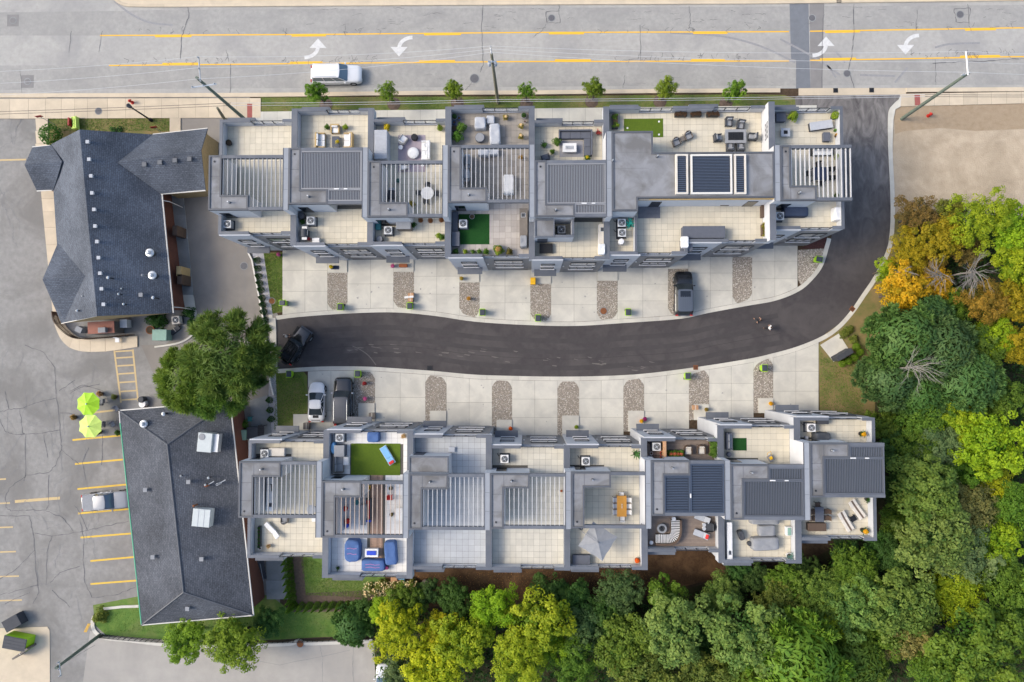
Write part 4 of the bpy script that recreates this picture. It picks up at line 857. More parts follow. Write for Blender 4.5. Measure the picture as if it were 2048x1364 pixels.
# party walls: each rises above both neighbours' terraces and, higher, beside their pergolas
def party(a, b, tall=None, hi=True):
    A, B = HOUSE[a], HOUSE[b]; o = A['o']; x = B['xl']; y0 = min(A.get('yb7', A['yb']), B['yb']) - .025; y1 = max(A['yt'], B['yt']) + .025
    if b[0] == 'L' or a[0] == 'L': pass
    h0, h1 = min(A['rb'], B['rb']), max(A['rt'], B['rt'])
    if a == 'U6': h0, h1 = B['rb'], B['rt']
    zt = tall or ZP+.012
    for q0, q1, z1, cm, wm in ((y0, h0, zt, 'coping', 'partywhite' if tall else 'render'), (h0, h1, ZR-.03, 'copinglight', 'partywhite'), (h1, y1, zt, 'coping', 'partywhite' if tall else 'render')):
        w = MB().box(x-.28, q0, ZD-.015, x+.28, q1-.002, z1-.08).build('party_wall', wm, o)
        MB().box(x-.30, q0-.0, z1-.08, x+.30, q1-.002, z1).build('coping', cm, w)
        if z1 > 11:
            for sx in (-1, 1): MB().box(x+sx*.302, q0, z1-.079, x+sx*.235, q1-.002, z1+.02).build('coping_lip', 'copingdark', w)
            for t in (.33, .66): MB().box(x-.2, q0 + (q1-q0)*t - .012, z1-.078, x+.2, q0 + (q1-q0)*t + .012, z1+.004).build('coping_joint', 'copingdark', w)
for a, b in (('U1', 'U2'), ('U2', 'U3'), ('U3', 'U4'), ('U4', 'U5'), ('U5', 'U6')): party(a, b)
party('U6', 'U8', 10.15)
for a, b in (('L1', 'L2'), ('L2', 'L3'), ('L3', 'L4'), ('L4', 'L5'), ('L5', 'L6'), ('L6', 'L7'), ('L7', 'L8')): party(a, b)

# plant rooms on two of the front terraces
def closet(key, x0, y0, x1, y1, well=None, z=10.9):
    o = HOUSE[key]['o']; p, q = P(x0, y1, z), P(x1, y0, z)
    if well:
        xw = P(well, y0, z).x
        MB().box(p.x, p.y, ZD, xw, q.y, z-.2).build('plant_room', 'render', o); MB().box(p.x, p.y, z-.2, xw, q.y, z-.1).build('plant_room_roof', 'membrane', o)
        low_wall(o, xw+.003, p.y, q.x, p.y+.2, ZD, z-.05); low_wall(o, q.x-.2, p.y+.203, q.x, q.y, ZD, z-.05); rim(o, [(p.x, p.y), (xw, p.y), (xw, q.y), (p.x, q.y)], .12, z-.24, z, 'coping')
    else:
        MB().box(p.x, p.y, ZD, q.x, q.y, z-.2).build('plant_room', 'render', o); MB().box(p.x, p.y, z-.2, q.x, q.y, z-.1).build('plant_room_roof', 'membrane', o)
        rim(o, [(p.x, p.y), (q.x, p.y), (q.x, q.y), (p.x, q.y)], .12, z-.24, z, 'coping')
    s = -1 if key[0] == 'U' else 1; yf = p.y if s < 0 else q.y
    MB().box(p.x+.3, yf, ZD+.03, p.x+1.3, yf+s*.05, ZD+2.1).build('plant_room_door', 'canopy', o)
closet('U5', 1069, 438, 1147.7, 474, 1109); closet('L3', 817, 913, 897, 946)

# special decks
def deckrect(key, x0, y0, x1, y1):
    p, q = P(x0, y1, ZD), P(x1, y0, ZD); return (p.x, p.y, q.x, q.y)
def lrects(key):
    h = HOUSE[key]; return [(h['xl'], h['rb'], h['xs'], h['rt']), (h['xs']-.1, h['rb'], h['xb'], h['ym']) if key[0] == 'U' else (h['xs']-.1, h['ym'], h['xb'], h['rt'])]
h = HOUSE['U4']; tiles(h['o'], (h['xl']+.3, (h['rt']+h['rb'])/2 - 2, h['xr']-.3, h['yt']-.26), lrects('U4'), 'tilebrown', .62)
tiles(h['o'], (h['xl']+.3, h['yb']+.26, h['xr']-.3, (h['rt']+h['rb'])/2 - 2), lrects('U4') + [deckrect('U4', 918, 428, 979, 489)], 'tilestone', .62)
h = HOUSE['L2']; wp = deckrect('L2', 740, 924, 766, 1120); xw0, xw1 = P(741, 1000, ZD).x, P(766, 1000, ZD).x; yw0 = P(750, 1122, ZD).y; yw1 = P(750, 924, ZD).y
turf2 = deckrect('L2', 702, 887, 801, 950)
tiles(h['o'], (h['xl']+.3, h['yb']+.26, h['xr']-.3, h['yt']-.26), lrects('L2') + [(xw0, yw0, xw1, yw1), turf2], 'tilewhite')
planks(h['o'], (xw0, yw0, xw1, yw1), 'plankwood', 'y', .15)
h = HOUSE['L6']; planks(h['o'], (h['xl']+.3, h['yb']+.26, h['xr']-.3, h['rb']+.5), 'plankbrown', 'x', .14); planks(h['o'], (h['xl']+.3, h['rt']-.5, h['xr']-.3, h['yt']-.26), 'plankbrown', 'x', .14)
def mat_on(name, label, cat, x0, y0, x1, y1, mat, z=ZD+.032, t=.02):
    p, q = P(x0, y1, z), P(x1, y0, z); c = ((p.x+q.x)/2, (p.y+q.y)/2, z)
    o = MB().box(p.x-c[0], p.y-c[1], 0, q.x-c[0], q.y-c[1], t).build(name, mat); o.location = c; return tag(o, label, cat)
mat_on('artificial_turf', 'dark green artificial turf on the stone paved terrace', 'artificial turf', 918, 428, 979, 489, 'turfdark', ZD+.002, .04)
mat_on('artificial_turf', 'bright green artificial turf beside the table tennis lounger', 'artificial turf', 702, 887, 801, 950, 'turf', ZD+.002, .04)
g = mat_on('putting_green', 'olive putting green with white cups on the double house terrace', 'putting green', 1248, 237, 1326, 275, 'turf')
for a, b in ((1318, 243), (1318, 269), (1255, 256)):
    p = P(a, b, ZD+.06); MB().cyl(p.x, p.y, ZD+.052, ZD+.058, .1, n=14).build('cup', 'f_white', g) if False else None
    c = MB().cyl(p.x-g.location.x, p.y-g.location.y, .021, .026, .10, n=14).build('cup', 'f_white', g, world=False)
mat_on('door_mat', 'dark green mat beside the grey bench', 'mat', 1466, 876, 1493, 901, 'turfdark')
mat_on('rug', 'lavender grey rug under the white sofa set', 'rug', 796, 270, 851, 344, 'f_lav')
mat_on('rug', 'grey rug under the white fire table', 'rug', 1119, 281, 1166, 314, 'f_rug')
mat_on('rug', 'dark bath mat square on the plant room terrace', 'mat', 1079, 488, 1105, 507, 'f_black', t=.35)
# ------------------------------------------------------------------ leaf meshes (shared by plants and trees)
npr = np.random.RandomState(5)
def leaf_mesh(name, ctr, nrm, size, tint, aspect=0.55, mat='leaf', tang=None):
    ctr = np.asarray(ctr, float); n = len(ctr); nrm = np.asarray(nrm, float)
    nrm /= np.linalg.norm(nrm, axis=1, keepdims=True) + 1e-9
    t = npr.normal(size=(n, 3)) if tang is None else np.asarray(tang, float)
    t -= nrm*np.sum(t*nrm, 1, keepdims=True); t /= np.linalg.norm(t, axis=1, keepdims=True) + 1e-9
    b = np.cross(nrm, t); s = np.asarray(size, float).reshape(-1, 1)*np.ones((n, 1))
    v = np.empty((n, 4, 3)); v[:, 0] = ctr - t*s; v[:, 1] = ctr + b*s*aspect - nrm*s*.12; v[:, 2] = ctr + t*s; v[:, 3] = ctr - b*s*aspect - nrm*s*.12
    me = bpy.data.meshes.new(name); me.vertices.add(n*4); me.vertices.foreach_set('co', v.ravel()); me.loops.add(n*4); me.loops.foreach_set('vertex_index', np.arange(n*4, dtype=np.int32))
    me.polygons.add(n); me.polygons.foreach_set('loop_start', np.arange(0, n*4, 4, dtype=np.int32)); me.polygons.foreach_set('loop_total', np.full(n, 4, np.int32))
    at = me.attributes.new('leaf', 'FLOAT', 'POINT'); at.data.foreach_set('value', np.repeat(np.asarray(tint, float)*np.ones(n), 4))
    me.materials.append(MAT[mat]); me.update(calc_edges=True); return me
def unit_dirs(n, up=-1.0):
    d = npr.normal(size=(n*3, 3)); d /= np.linalg.norm(d, axis=1, keepdims=True); d = d[d[:, 2] > up][:n]; return d
def clump_cloud(lobes, per, size, jit=.18, outb=.55, upb=.5):
    """leaves scattered over a list of lobes (centre, radius)"""
    C_, N_, T_ = [], [], []
    for (c, r) in lobes:
        d = unit_dirs(per, -.55); rr = r*(1 - np.abs(npr.normal(0, jit, (len(d), 1)))); p = np.array(c) + d*rr
        C_.append(p); N_.append(d*outb + np.array((0, 0, upb)) + npr.normal(0, .45, d.shape)); T_.append(np.clip(npr.uniform(0, 1) * .5 + npr.uniform(0, .6, len(d)), 0, 1))
    return np.vstack(C_), np.vstack(N_), np.concatenate(T_)
_pm = {}
def plant_mesh(kind):
    if kind in _pm: return _pm[kind]
    if kind == 'bush':
        lob = [((npr.uniform(-.6, .6), npr.uniform(-.6, .6), npr.uniform(.2, .9)), npr.uniform(.35, .55)) for _ in range(9)]
        c, n_, t = clump_cloud(lob, 60, .1); me = leaf_mesh('foliage', c, n_, npr.uniform(.09, .17, len(c)), t)
    elif kind == 'ball':
        c, n_, t = clump_cloud([((0, 0, .75), .8), ((0, 0, .75), .6)], 420, .06, .06); me = leaf_mesh('foliage', c, n_, npr.uniform(.06, .10, len(c)), t)
    elif kind == 'cone':
        z = npr.uniform(0, 1, 900)**1.3; a = npr.uniform(0, 6.28, 900); r = (1-z)*.8*npr.uniform(.75, 1.05, 900)+.02
        c = np.stack([r*np.cos(a), r*np.sin(a), z*2.2], 1); n_ = np.stack([np.cos(a), np.sin(a), np.full(900, .5)], 1) + npr.normal(0, .3, (900, 3)); me = leaf_mesh('foliage', c, n_, npr.uniform(.07, .13, 900), npr.uniform(0, 1, 900), .4)
    elif kind in ('spiky', 'palm'):
        C_, N_, T_, S_, G_ = [], [], [], [], []; k = 34 if kind == 'spiky' else 22
        for i in range(k):
            a = npr.uniform(0, 6.28); el = npr.uniform(.25, 1.3); L_ = npr.uniform(.7, 1.1)
            for j in range(5):
                f = (j+.5)/5; dr = L_*f*math.cos(el); dz = .3 + L_*f*math.sin(el) - .55*(f**2)*L_
                C_.append((dr*math.cos(a), dr*math.sin(a), dz)); G_.append((math.cos(a)*math.cos(el), math.sin(a)*math.cos(el), math.sin(el)-1.0*f)); N_.append((-math.cos(a)*.4, -math.sin(a)*.4, 1)); T_.append(npr.uniform(.2, 1)); S_.append(.15*L_)
        me = leaf_mesh('foliage', C_, N_, S_, T_, .22 if kind == 'spiky' else .5, tang=G_)
    elif kind == 'flowers':
        c, n_, t = clump_cloud([((npr.uniform(-.4, .4), npr.uniform(-.4, .4), .55), .5) for _ in range(5)], 70, .1, .1); me = leaf_mesh('bloom', c, n_, npr.uniform(.07, .13, len(c)), t, .9)
    elif kind == 'ground':
        c, n_, t = clump_cloud([((npr.uniform(-.8, .8), npr.uniform(-.8, .8), .1), .4) for _ in range(9)], 60, .1, .15); me = leaf_mesh('foliage', c, n_, npr.uniform(.08, .16, len(c)), t, .5)
    _pm[kind] = me; return me
def foliage(o, kind, r, z=0.0, col=(.06, .13, .02), h=None, name='foliage', parent=None, dx=0, dy=0):
    f = bpy.data.objects.new(name, plant_mesh(kind)); COL.objects.link(f); f.parent = o; f.location = (dx, dy, z); f.scale = (r, r, h or r); f.rotation_euler = (0, 0, rnd.uniform(0, 6.28)); f.color = (*col, 1)
    return f
GREEN, LIME, YEL, DKG, BLUEG, REDP, GOLD, PINK, ORNG = (.075, .15, .022), (.19, .27, .022), (.50, .40, .02), (.028, .085, .016), (.13, .27, .30), (.34, .035, .045), (.62, .34, .015), (.55, .12, .36), (.68, .13, .02)

# ------------------------------------------------------------------ furniture builders: local coordinates, front towards -y
def mb(o, name, mat, bev=.02, smooth=False, seg=1):
    class _C:
        def __enter__(s): s.m = MB(); return s.m
        def __exit__(s, *a): s.ob = s.m.build(name, mat, o, smooth, bev, seg, world=False)
    return _C()
def put(name, mat, o, bev, *boxes):
    m = MB()
    for b in boxes: m.box(*b)
    return m.build(name, mat, o, False, bev, 1, world=False)
def legs(o, w, d, h, mat, t=.05, inset=.04):
    for sx in (-1, 1):
        for sy in (-1, 1):
            x, y = sx*(w/2-inset), sy*(d/2-inset); put('leg', mat, o, 0, (x-t/2, y-t/2, 0, x+t/2, y+t/2, h))
def sofa(o, w=1.8, d=.85, frame='f_grey', cush='f_lgrey', seats=2, arms=True, h=.75):
    legs(o, w, d, .14, frame); put('base', frame, o, .02, (-w/2, -d/2, .14, w/2, d/2, .28)); a = .12 if arms else .0
    put('backrest', frame, o, .03, (-w/2, d/2-.16, .28, w/2, d/2, h))
    if arms:
        for s in (-1, 1): put('arm', frame, o, .02, (s*w/2, -d/2, .28, s*(w/2-a), d/2-.163, .58))
    iw = (w-2*a)/seats
    for k in range(seats):
        x0 = -w/2 + a + k*iw; put('seat_cushion', cush, o, .035, (x0+.01, -d/2+.02, .285, x0+iw-.01, d/2-.17, .45)); put('back_cushion', cush, o, .035, (x0+.02, d/2-.32, .455, x0+iw-.02, d/2-.17, h+.02))
def pillows(o, pts, mat, z=.5):
    for x, y, r in pts:
        m = MB().cbox(x, y, z+.12, .38, .36, .13, r, .5, .2); m.build('pillow', mat, o, False, .05, 2, world=False)
def chair(o, w=.5, d=.52, frame='f_dark', seat='f_dark', h=.85, arms=False):
    legs(o, w, d, .42, frame, .04, .03); put('seat', seat, o, .02, (-w/2, -d/2, .42, w/2, d/2, .48))
    m = MB().cbox(0, d/2-.02, .68, w-.04, .05, .44, 0, -.12); m.build('backrest', seat, o, False, .015, world=False)
    if arms:
        for s in (-1, 1): put('arm', frame, o, .01, (s*w/2-.03, -d/2+.03, .62, s*w/2+.03, d/2-.03, .66), (s*w/2-.02, -d/2+.05, .44, s*w/2+.02, -d/2+.09, .62))
def armchair(o, w=.8, d=.8, frame='f_wicker', cush='f_grey', h=.72):
    legs(o, w, d, .12, frame); m = MB()
    for k in range(15):     # curved tub back
        a = math.pi*(k/14); b = math.pi*((k+1)/14) if k < 14 else None
        if b is None: break
        ri, ro = .86, 1.0; q = [(w/2*ro*math.cos(a), d/2*ro*math.sin(a)), (w/2*ro*math.cos(b), d/2*ro*math.sin(b)), (w/2*ri*math.cos(b), d/2*ri*math.sin(b)), (w/2*ri*math.cos(a), d/2*ri*math.sin(a))]
        m.prism(q, .12, .52 + (h-.52)*math.sin((a+b)/2))
    m.build('tub_back', frame, o, world=False)
    for s in (-1, 1): put('arm', frame, o, .02, (s*w/2, -d/2, .12, s*(w/2-.07), -.002, .54))
    put('seat_base', frame, o, .01, (-w/2+.075, -d/2+.01, .12, w/2-.075, d*.32, .30)); put('seat_cushion', cush, o, .04, (-w/2+.09, -d/2+.02, .302, w/2-.09, d*.30, .44))
    put('back_cushion', cush, o, .04, (-w/2+.14, d*.18, .445, w/2-.14, d*.33, h-.02))
def lounger(o, L=1.95, w=.65, frame='f_white', pad='f_white', stripe=None, back=.35, head=None):
    """head at +y"""
    for s in (-1, 1):
        for y in (-L/2+.15, L/2-.45): put('leg', frame, o, 0, (s*(w/2-.04)-.02, y-.02, 0, s*(w/2-.04)+.02, y+.02, .26))
    put('frame', frame, o, .01, (-w/2, -L/2, .26, w/2, L*.14, .31)); hl = L*.36
    M_ = Matrix.Translation((0, L*.14, .31)) @ Matrix.Rotation(back, 4, 'X')
    def tilt(name, mat, bx, bev=.02):
        m = MB().box(*bx); m.v = [tuple(M_ @ Vector(v)) for v in m.v]; return m.build(name, mat, o, False, bev, world=False)
    put('seat_pad', pad, o, .03, (-w/2+.03, -L/2+.02, .312, w/2-.03, L*.14-.01, .39)); tilt('back_frame', frame, (-w/2, 0, -.04, w/2, hl, .0)); tilt('back_pad', pad, (-w/2+.03, .01, .002, w/2-.03, hl-.02, .08))
    if stripe: put('stripe', stripe, o, 0, (-.09, -L/2+.025, .391, .09, L*.14-.012, .394)); tilt('stripe', stripe, (-.09, .012, .081, .09, hl-.022, .084), 0)
    if head: tilt('head_pillow', head, (-w/2+.1, hl-.34, .085, w/2-.1, hl-.04, .17), .04)
def round_table(o, r=.5, h=.45, mat='f_white', leg='f_white', n=24):
    MB().lathe([(r, h-.045), (r+.01, h-.02), (r, h)], n).build('table_top', mat, o, world=False); MB().lathe([(.05, .04), (.05, h-.045)], 10).build('stem', leg, o, world=False); MB().lathe([(r*.55, 0), (r*.5, .035), (.06, .05)], 20).build('foot', leg, o, world=False)
def drum(o, r=.4, h=.4, mat='f_dark', top=None, n=24):
    MB().lathe([(r*.92, 0), (r, h*.3), (r, h*.85), (r*.94, h-.02)], n).build('body', mat, o, True, world=False); MB().lathe([(r*.9, h-.02), (r*.86, h), (r*.3, h+.01)], n).build('top', top or mat, o, True, world=False)
def rect_table(o, w=1.0, d=.6, h=.42, mat='f_dark', leg=None, planks_=0, cap=None):
    legs(o, w, d, h-.05, leg or mat, .06, .06)
    if planks_:
        for k in range(planks_): y0 = -d/2 + k*d/planks_; put('plank', mat, o, .006, (-w/2, y0+.004, h-.05, w/2, y0+d/planks_-.004, h))
        put('apron', leg or mat, o, 0, (-w/2+.05, -d/2+.05, h-.12, w/2-.05, d/2-.05, h-.052))
    else: put('table_top', mat, o, .012, (-w/2, -d/2, h-.05, w/2, d/2, h))
def fire_table(o, w=1.3, d=.9, h=.55, mat='f_grey', tray='f_black', tw=.6, td=.5):
    put('body', mat, o, .02, (-w/2+.08, -d/2+.08, 0, w/2-.08, d/2-.08, h-.10)); put('table_top', mat, o, .015, (-w/2, -d/2, h-.10, w/2, d/2, h)); put('burner_tray', tray, o, 0, (-w*tw/2, -d*td/2, h, w*tw/2, d*td/2, h+.012))
    m = MB()
    for k in range(40): m.ball(rnd.uniform(-.45, .45)*w*tw, rnd.uniform(-.45, .45)*d*td, h+.025, .035, n=5, m=3)
    m.build('lava_rock', tray, o, world=False)
def fire_bowl(o, r=.48, mat='f_grey'):
    MB().lathe([(r*.7, 0), (r, .25), (r, .42), (r*.98, .45), (r*.6, .45), (r*.55, .36)], 28).build('bowl', mat, o, True, world=False); MB().cyl(0, 0, .36, .39, r*.58, n=24).build('burner', 'f_black', o, world=False)
    m = MB()
    for k in range(24): a = rnd.uniform(0, 6.28); q = r*.45*rnd.random()**.5; m.ball(q*math.cos(a), q*math.sin(a), .41, .05, n=6, m=4)
    m.build('lava_rock', 'f_dark', o, world=False)
def pot(o, r=.25, h=.4, mat='f_dark', leaf=None, kind='bush', lr=None, lh=None, col=GREEN, square=False, bloom=None):
    if square: put('pot', mat, o, .02, (-r, -r, 0, r, r, h)); put('soil', 'soil', o, 0, (-r*.85, -r*.85, h, r*.85, r*.85, h+.006))
    else: MB().lathe([(r*.7, 0), (r*.95, h*.8), (r, h), (r*.86, h), (r*.82, h*.9)], 18).build('pot', mat, o, True, world=False); MB().cyl(0, 0, h*.86, h*.92, r*.83, n=16).build('soil', 'soil', o, world=False)
    if leaf is not False: foliage(o, kind, lr or r*1.5, h*.85, col, lh)
    if bloom: foliage(o, 'flowers', (lr or r*1.5)*.7, h*.9 + (lr or r)*.6, bloom, name='bloom')
def trough(o, w=1.2, d=.4, h=.45, mat='f_dark', col=GREEN, kind='bush', n=3, bloom=None):
    put('trough', mat, o, .015, (-w/2, -d/2, 0, w/2, d/2, h)); put('soil', 'soil', o, 0, (-w/2+.05, -d/2+.05, h, w/2-.05, d/2-.05, h+.006))
    for k in range(n):
        x = -w/2 + (k+.5)*w/n; foliage(o, kind, d*.6, h*.9, col, dx=x)
        if bloom: foliage(o, 'flowers', d*.4, h+.15, bloom, name='bloom', dx=x)
def ac(o, s=.78, mat='f_acgrey', pad=True, top='f_acwhite', h=.82):
    if pad: put('pad', 'f_dark', o, 0, (-s/2-.1, -s/2-.1, 0, s/2+.1, s/2+.1, .07))
    b = put('cabinet', mat, o, .03, (-s/2, -s/2, .07, s/2, s/2, h-.05)); put('top_panel', top, o, .015, (-s/2-.01, -s/2-.01, h-.05, s/2+.01, s/2+.01, h))
    MB().lathe([(s*.41, h), (s*.41, h+.02), (s*.38, h+.025)], 24).build('fan_ring', 'f_dark', o, world=False); MB().cyl(0, 0, h+.001, h+.008, s*.38, n=24).build('fan_well', 'f_slate', o, world=False)
    for k in range(4):
        a = k*math.pi/2 + .4; m = MB().cbox(math.cos(a)*s*.2, math.sin(a)*s*.2, h+.018, s*.30, s*.15, .012, a, .25); m.build('fan_blade', 'f_acgrey', o, world=False)
    MB().cyl(0, 0, h+.01, h+.045, s*.09, n=14).build('motor_cap', 'galv', o, world=False)
    m = MB()
    for q in (.16, .25, .33): m.lathe([(s*q, h+.05), (s*q+.008, h+.055), (s*q+.016, h+.05)], 24, cap=False)
    m.build('guard_wire', 'f_acgrey', o, world=False); MB().tube([(-s/2, s*.2, .25), (-s/2-.25, s*.35, .2), (-s/2-.35, s*.6, .1)], .03, 6).build('refrigerant_line', 'f_black', o, world=False)
def grill(o, w=1.4, d=.6, mat='f_dark', lid='f_dark', shelf='f_lgrey'):
    for s in (-1, 1): put('side_shelf', shelf, o, .015, (s*w*.30, -d*.42, .84, s*w/2, d*.42, .88))
    put('cabinet', mat, o, .01, (-w*.28, -d/2+.03, .10, w*.28, d/2-.03, .82)); put('firebox', mat, o, .02, (-w*.295, -d/2, .822, w*.295, d/2, .96))
    m = MB(); n = 9
    for k in range(n):
        a, b = math.pi*k/n, math.pi*(k+1)/n; m.add([(-w*.29, d/2*math.cos(a), .962+.26*math.sin(a)), (w*.29, d/2*math.cos(a), .962+.26*math.sin(a)), (w*.29, d/2*math.cos(b), .962+.26*math.sin(b)), (-w*.29, d/2*math.cos(b), .962+.26*math.sin(b))], [(0, 1, 2, 3)])
    for sx in (-1, 1): m.add([(sx*w*.29, d/2*math.cos(math.pi*k/n), .962+.26*math.sin(math.pi*k/n)) for k in range(n+1)], [tuple(range(n+1))])
    m.build('lid', lid, o, world=False); MB().tube([(-w*.2, -d/2-.06, 1.06), (w*.2, -d/2-.06, 1.06)], .018, 8).build('handle', 'galv', o, world=False)
    for sx in (-1, 1):
        for sy in (-1, 1): MB().cyl(sx*w*.24, sy*d*.36, 0, .10, .04, n=8).build('caster', 'f_black', o, world=False)
def covered(o, w=1.2, d=.8, h=.8, mat='f_lgrey', rnd_=.25, strap=None, sag=.06):
    """furniture under a draped fabric cover with folds"""
    nx, ny = 14, 10; m = MB(); seed = rnd.uniform(0, 50); n = 40; rings = []
    def outline(t, grow):
        a = 2*math.pi*t; c, s = math.cos(a), math.sin(a); e = 2/(2+6*(1-rnd_)); return (math.copysign(abs(c)**e, c)*w/2*grow, math.copysign(abs(s)**e, s)*d/2*grow)
    levels = [(1.03, 0.02), (1.01, h*.35), (.99, h*.7), (.95, h*.92), (.86, h), (.6, h+.015), (.3, h-.02), (.02, h-.02)]
    for g, z in levels:
        for k in range(n):
            x, y = outline(k/n, g); f = math.sin(k*2.3+seed)*.5 + math.sin(k*1.1+seed*2)*.5
            if z < h*.8: x *= 1 + .03*f; y *= 1 + .04*f
            m.v.append((x, y, z + (sag*.6*math.sin(x*5+seed)*math.cos(y*6+seed*.7) if g < .9 else (.0 if z < .1 else sag*.4*f))))
    for j in range(len(levels)-1):
        for k in range(n): m.f.append((j*n+k, j*n+(k+1) % n, (j+1)*n+(k+1) % n, (j+1)*n+k)); m.m.append(0)
    m.f.append(tuple((len(levels)-1)*n+k for k in range(n))); m.m.append(0)
    m.build('cover', mat, o, True, world=False)
    if strap:
        m = MB()
        for y in (-d*.12, d*.12): m.ribbon([(-w*.3, y), (-w*.1, y+.05), (w*.1, y-.04), (w*.3, y)], .03, h+.06)
        m.build('strap', strap, o, world=False)
def chest(o, w=1.4, d=.6, h=.6, mat='f_grey', lid=None, ribs=0):
    put('body', mat, o, .02, (-w/2, -d/2, 0, w/2, d/2, h-.06)); put('lid', lid or mat, o, .02, (-w/2-.015, -d/2-.015, h-.06, w/2+.015, d/2+.015, h))
    for k in range(ribs): y = -d/2 + (k+.5)*d/ribs; put('rib', lid or mat, o, .008, (-w/2+.02, y-d/ribs*.25, h, w/2-.02, y+d/ribs*.25, h+.025))
    put('handle', 'f_dark', o, 0, (-.1, -d/2-.03, h*.6, .1, -d/2-.016, h*.66))
def counter(o, w=3.0, d=.6, h=.9, mat='f_grey', top='f_cream', sink=True, hob=False):
    put('cabinet', mat, o, .01, (-w/2+.03, -d/2+.03, 0, w/2-.03, d/2-.03, h-.05)); put('worktop', top, o, .012, (-w/2, -d/2, h-.05, w/2, d/2, h)); n = max(2, round(w/.7))
    for k in range(n): put('door', mat, o, .006, (-w/2+.05+k*(w-.1)/n, -d/2+.01, .08, -w/2+.03+(k+1)*(w-.1)/n, -d/2+.028, h-.12))
    if sink: put('sink', 'galv', o, .01, (-w*.38, -d*.3, h, -w*.38+.45, d*.25, h+.012)); put('basin', 'f_dark', o, 0, (-w*.38+.04, -d*.26, h+.013, -w*.38+.41, d*.2, h+.016)); MB().tube([(-w*.38+.22, d*.32, h), (-w*.38+.22, d*.32, h+.25), (-w*.38+.22, d*.1, h+.25)], .015, 6).build('tap', 'f_chrome', o, world=False)
    if hob: put('hob', 'f_dark', o, .005, (w*.1, -d*.35, h, w*.1+.7, d*.35, h+.02)); put('grill_lid', 'galv', o, .04, (w*.1+.03, -d*.2, h+.02, w*.1+.67, d*.33, h+.25))
def parasol(o, r=1.25, n=8, h=2.3, mat='f_lime', pole='f_white', rise=.45, side=0.0, square=False, base='f_dark', mat2=None):
    """canopy of n sewn panels on ribs; side>0: cantilever pole standing at -x"""
    put('base', base, o, .03, (-.32-side, -.32, 0, .32-side, .32, .10)); MB().tube([(-side, 0, .1), (-side, 0, h+.25 if side else h+rise)], .035, 8).build('pole', pole, o, world=False)
    if side: MB().tube([(-side, 0, h+.2), (-side*.4, 0, h+rise+.12), (0, 0, h+rise+.1)], .03, 8).build('arm', pole, o, world=False)
    rim_ = []
    for k in range(n):
        a = 2*math.pi*(k+.5)/n; q = r
        if square: q = r/max(abs(math.cos(a)), abs(math.sin(a)))
        rim_.append((q*math.cos(a), q*math.sin(a)))
    if square: rim_ = [(r, r), (0, r*.99), (-r, r), (-r*.99, 0), (-r, -r), (0, -r*.99), (r, -r), (r*.99, 0)]; n = 8
    for k in range(n):
        a, b = rim_[k], rim_[(k+1) % n]; m = MB(); S = 5; vs = []
        for i in range(S+1):
            f = i/S
            for j in range(3):
                g = j/2; x = (a[0]*(1-g) + b[0]*g)*f; y = (a[1]*(1-g) + b[1]*g)*f; sagz = -.05*math.sin(math.pi*g)*f
                pull = 1 - .04*math.sin(math.pi*g)*f; vs.append((x*pull, y*pull, h + rise*(1-f)**1.15 + sagz))
        fs = [(i*3+j, (i+1)*3+j, (i+1)*3+j+1, i*3+j+1) for i in range(S) for j in range(2)]; m.add(vs, fs); m.build('canopy_panel', (mat2 if mat2 and k % 2 else mat), o, True, world=False)
        MB().tube([(0, 0, h+rise*.92), (a[0]*.5, a[1]*.5, h+rise*.42), (a[0]*.99, a[1]*.99, h-.03)], .012, 5).build('rib', pole, o, world=False)
    MB().lathe([(.09, h+rise-.02), (.07, h+rise+.05), (.02, h+rise+.10)], 10).build('finial', pole, o, world=False)
def crate(o, w=.5, d=.4, h=.35, mat='f_box'):
    put('body', mat, o, 0, (-w/2, -d/2, 0, w/2, d/2, h)); put('flap', mat, o, 0, (-w/2-.02, -d/2, h, -.005, d/2, h+.012)); put('flap', mat, o, 0, (.005, -d/2, h, w/2+.02, d/2, h+.018)); put('tape', 'f_cream', o, 0, (-.03, -d/2-.002, h+.0185, .03, d/2+.002, h+.021))
def lsofa(o, w, d, arm, depth=.85, frame='f_slate', cush='f_slate', h=.72):
    """corner sofa: back run along +y, return along +x"""
    for k, (x0, y0, x1, y1) in enumerate(((-w/2, d/2-depth, w/2, d/2), (w/2-depth, -d/2, w/2, d/2-depth-.003))): put('base', frame, o, .02, (x0, y0, 0, x1, y1, .30))
    put('backrest', frame, o, .02, (-w/2, d/2-.15, .30, w/2, d/2, h)); put('backrest', frame, o, .02, (w/2-.15, -d/2, .30, w/2, d/2-.153, h)); put('arm', frame, o, .02, (-w/2, d/2-depth, .30, -w/2+.14, d/2-.153, .6))
    n = 3
    for k in range(n): L_ = (w-.15-.14)/n; x0 = -w/2+.14+k*L_; put('seat_cushion', cush, o, .03, (x0+.008, d/2-depth+.01, .302, x0+L_-.008, d/2-.16, .46))
    n = 2
    for k in range(n): L_ = (d-depth)/n; y0 = -d/2+k*L_; put('seat_cushion', cush, o, .03, (w/2-depth+.01, y0+.008, .302, w/2-.16, y0+L_-.008, .46))
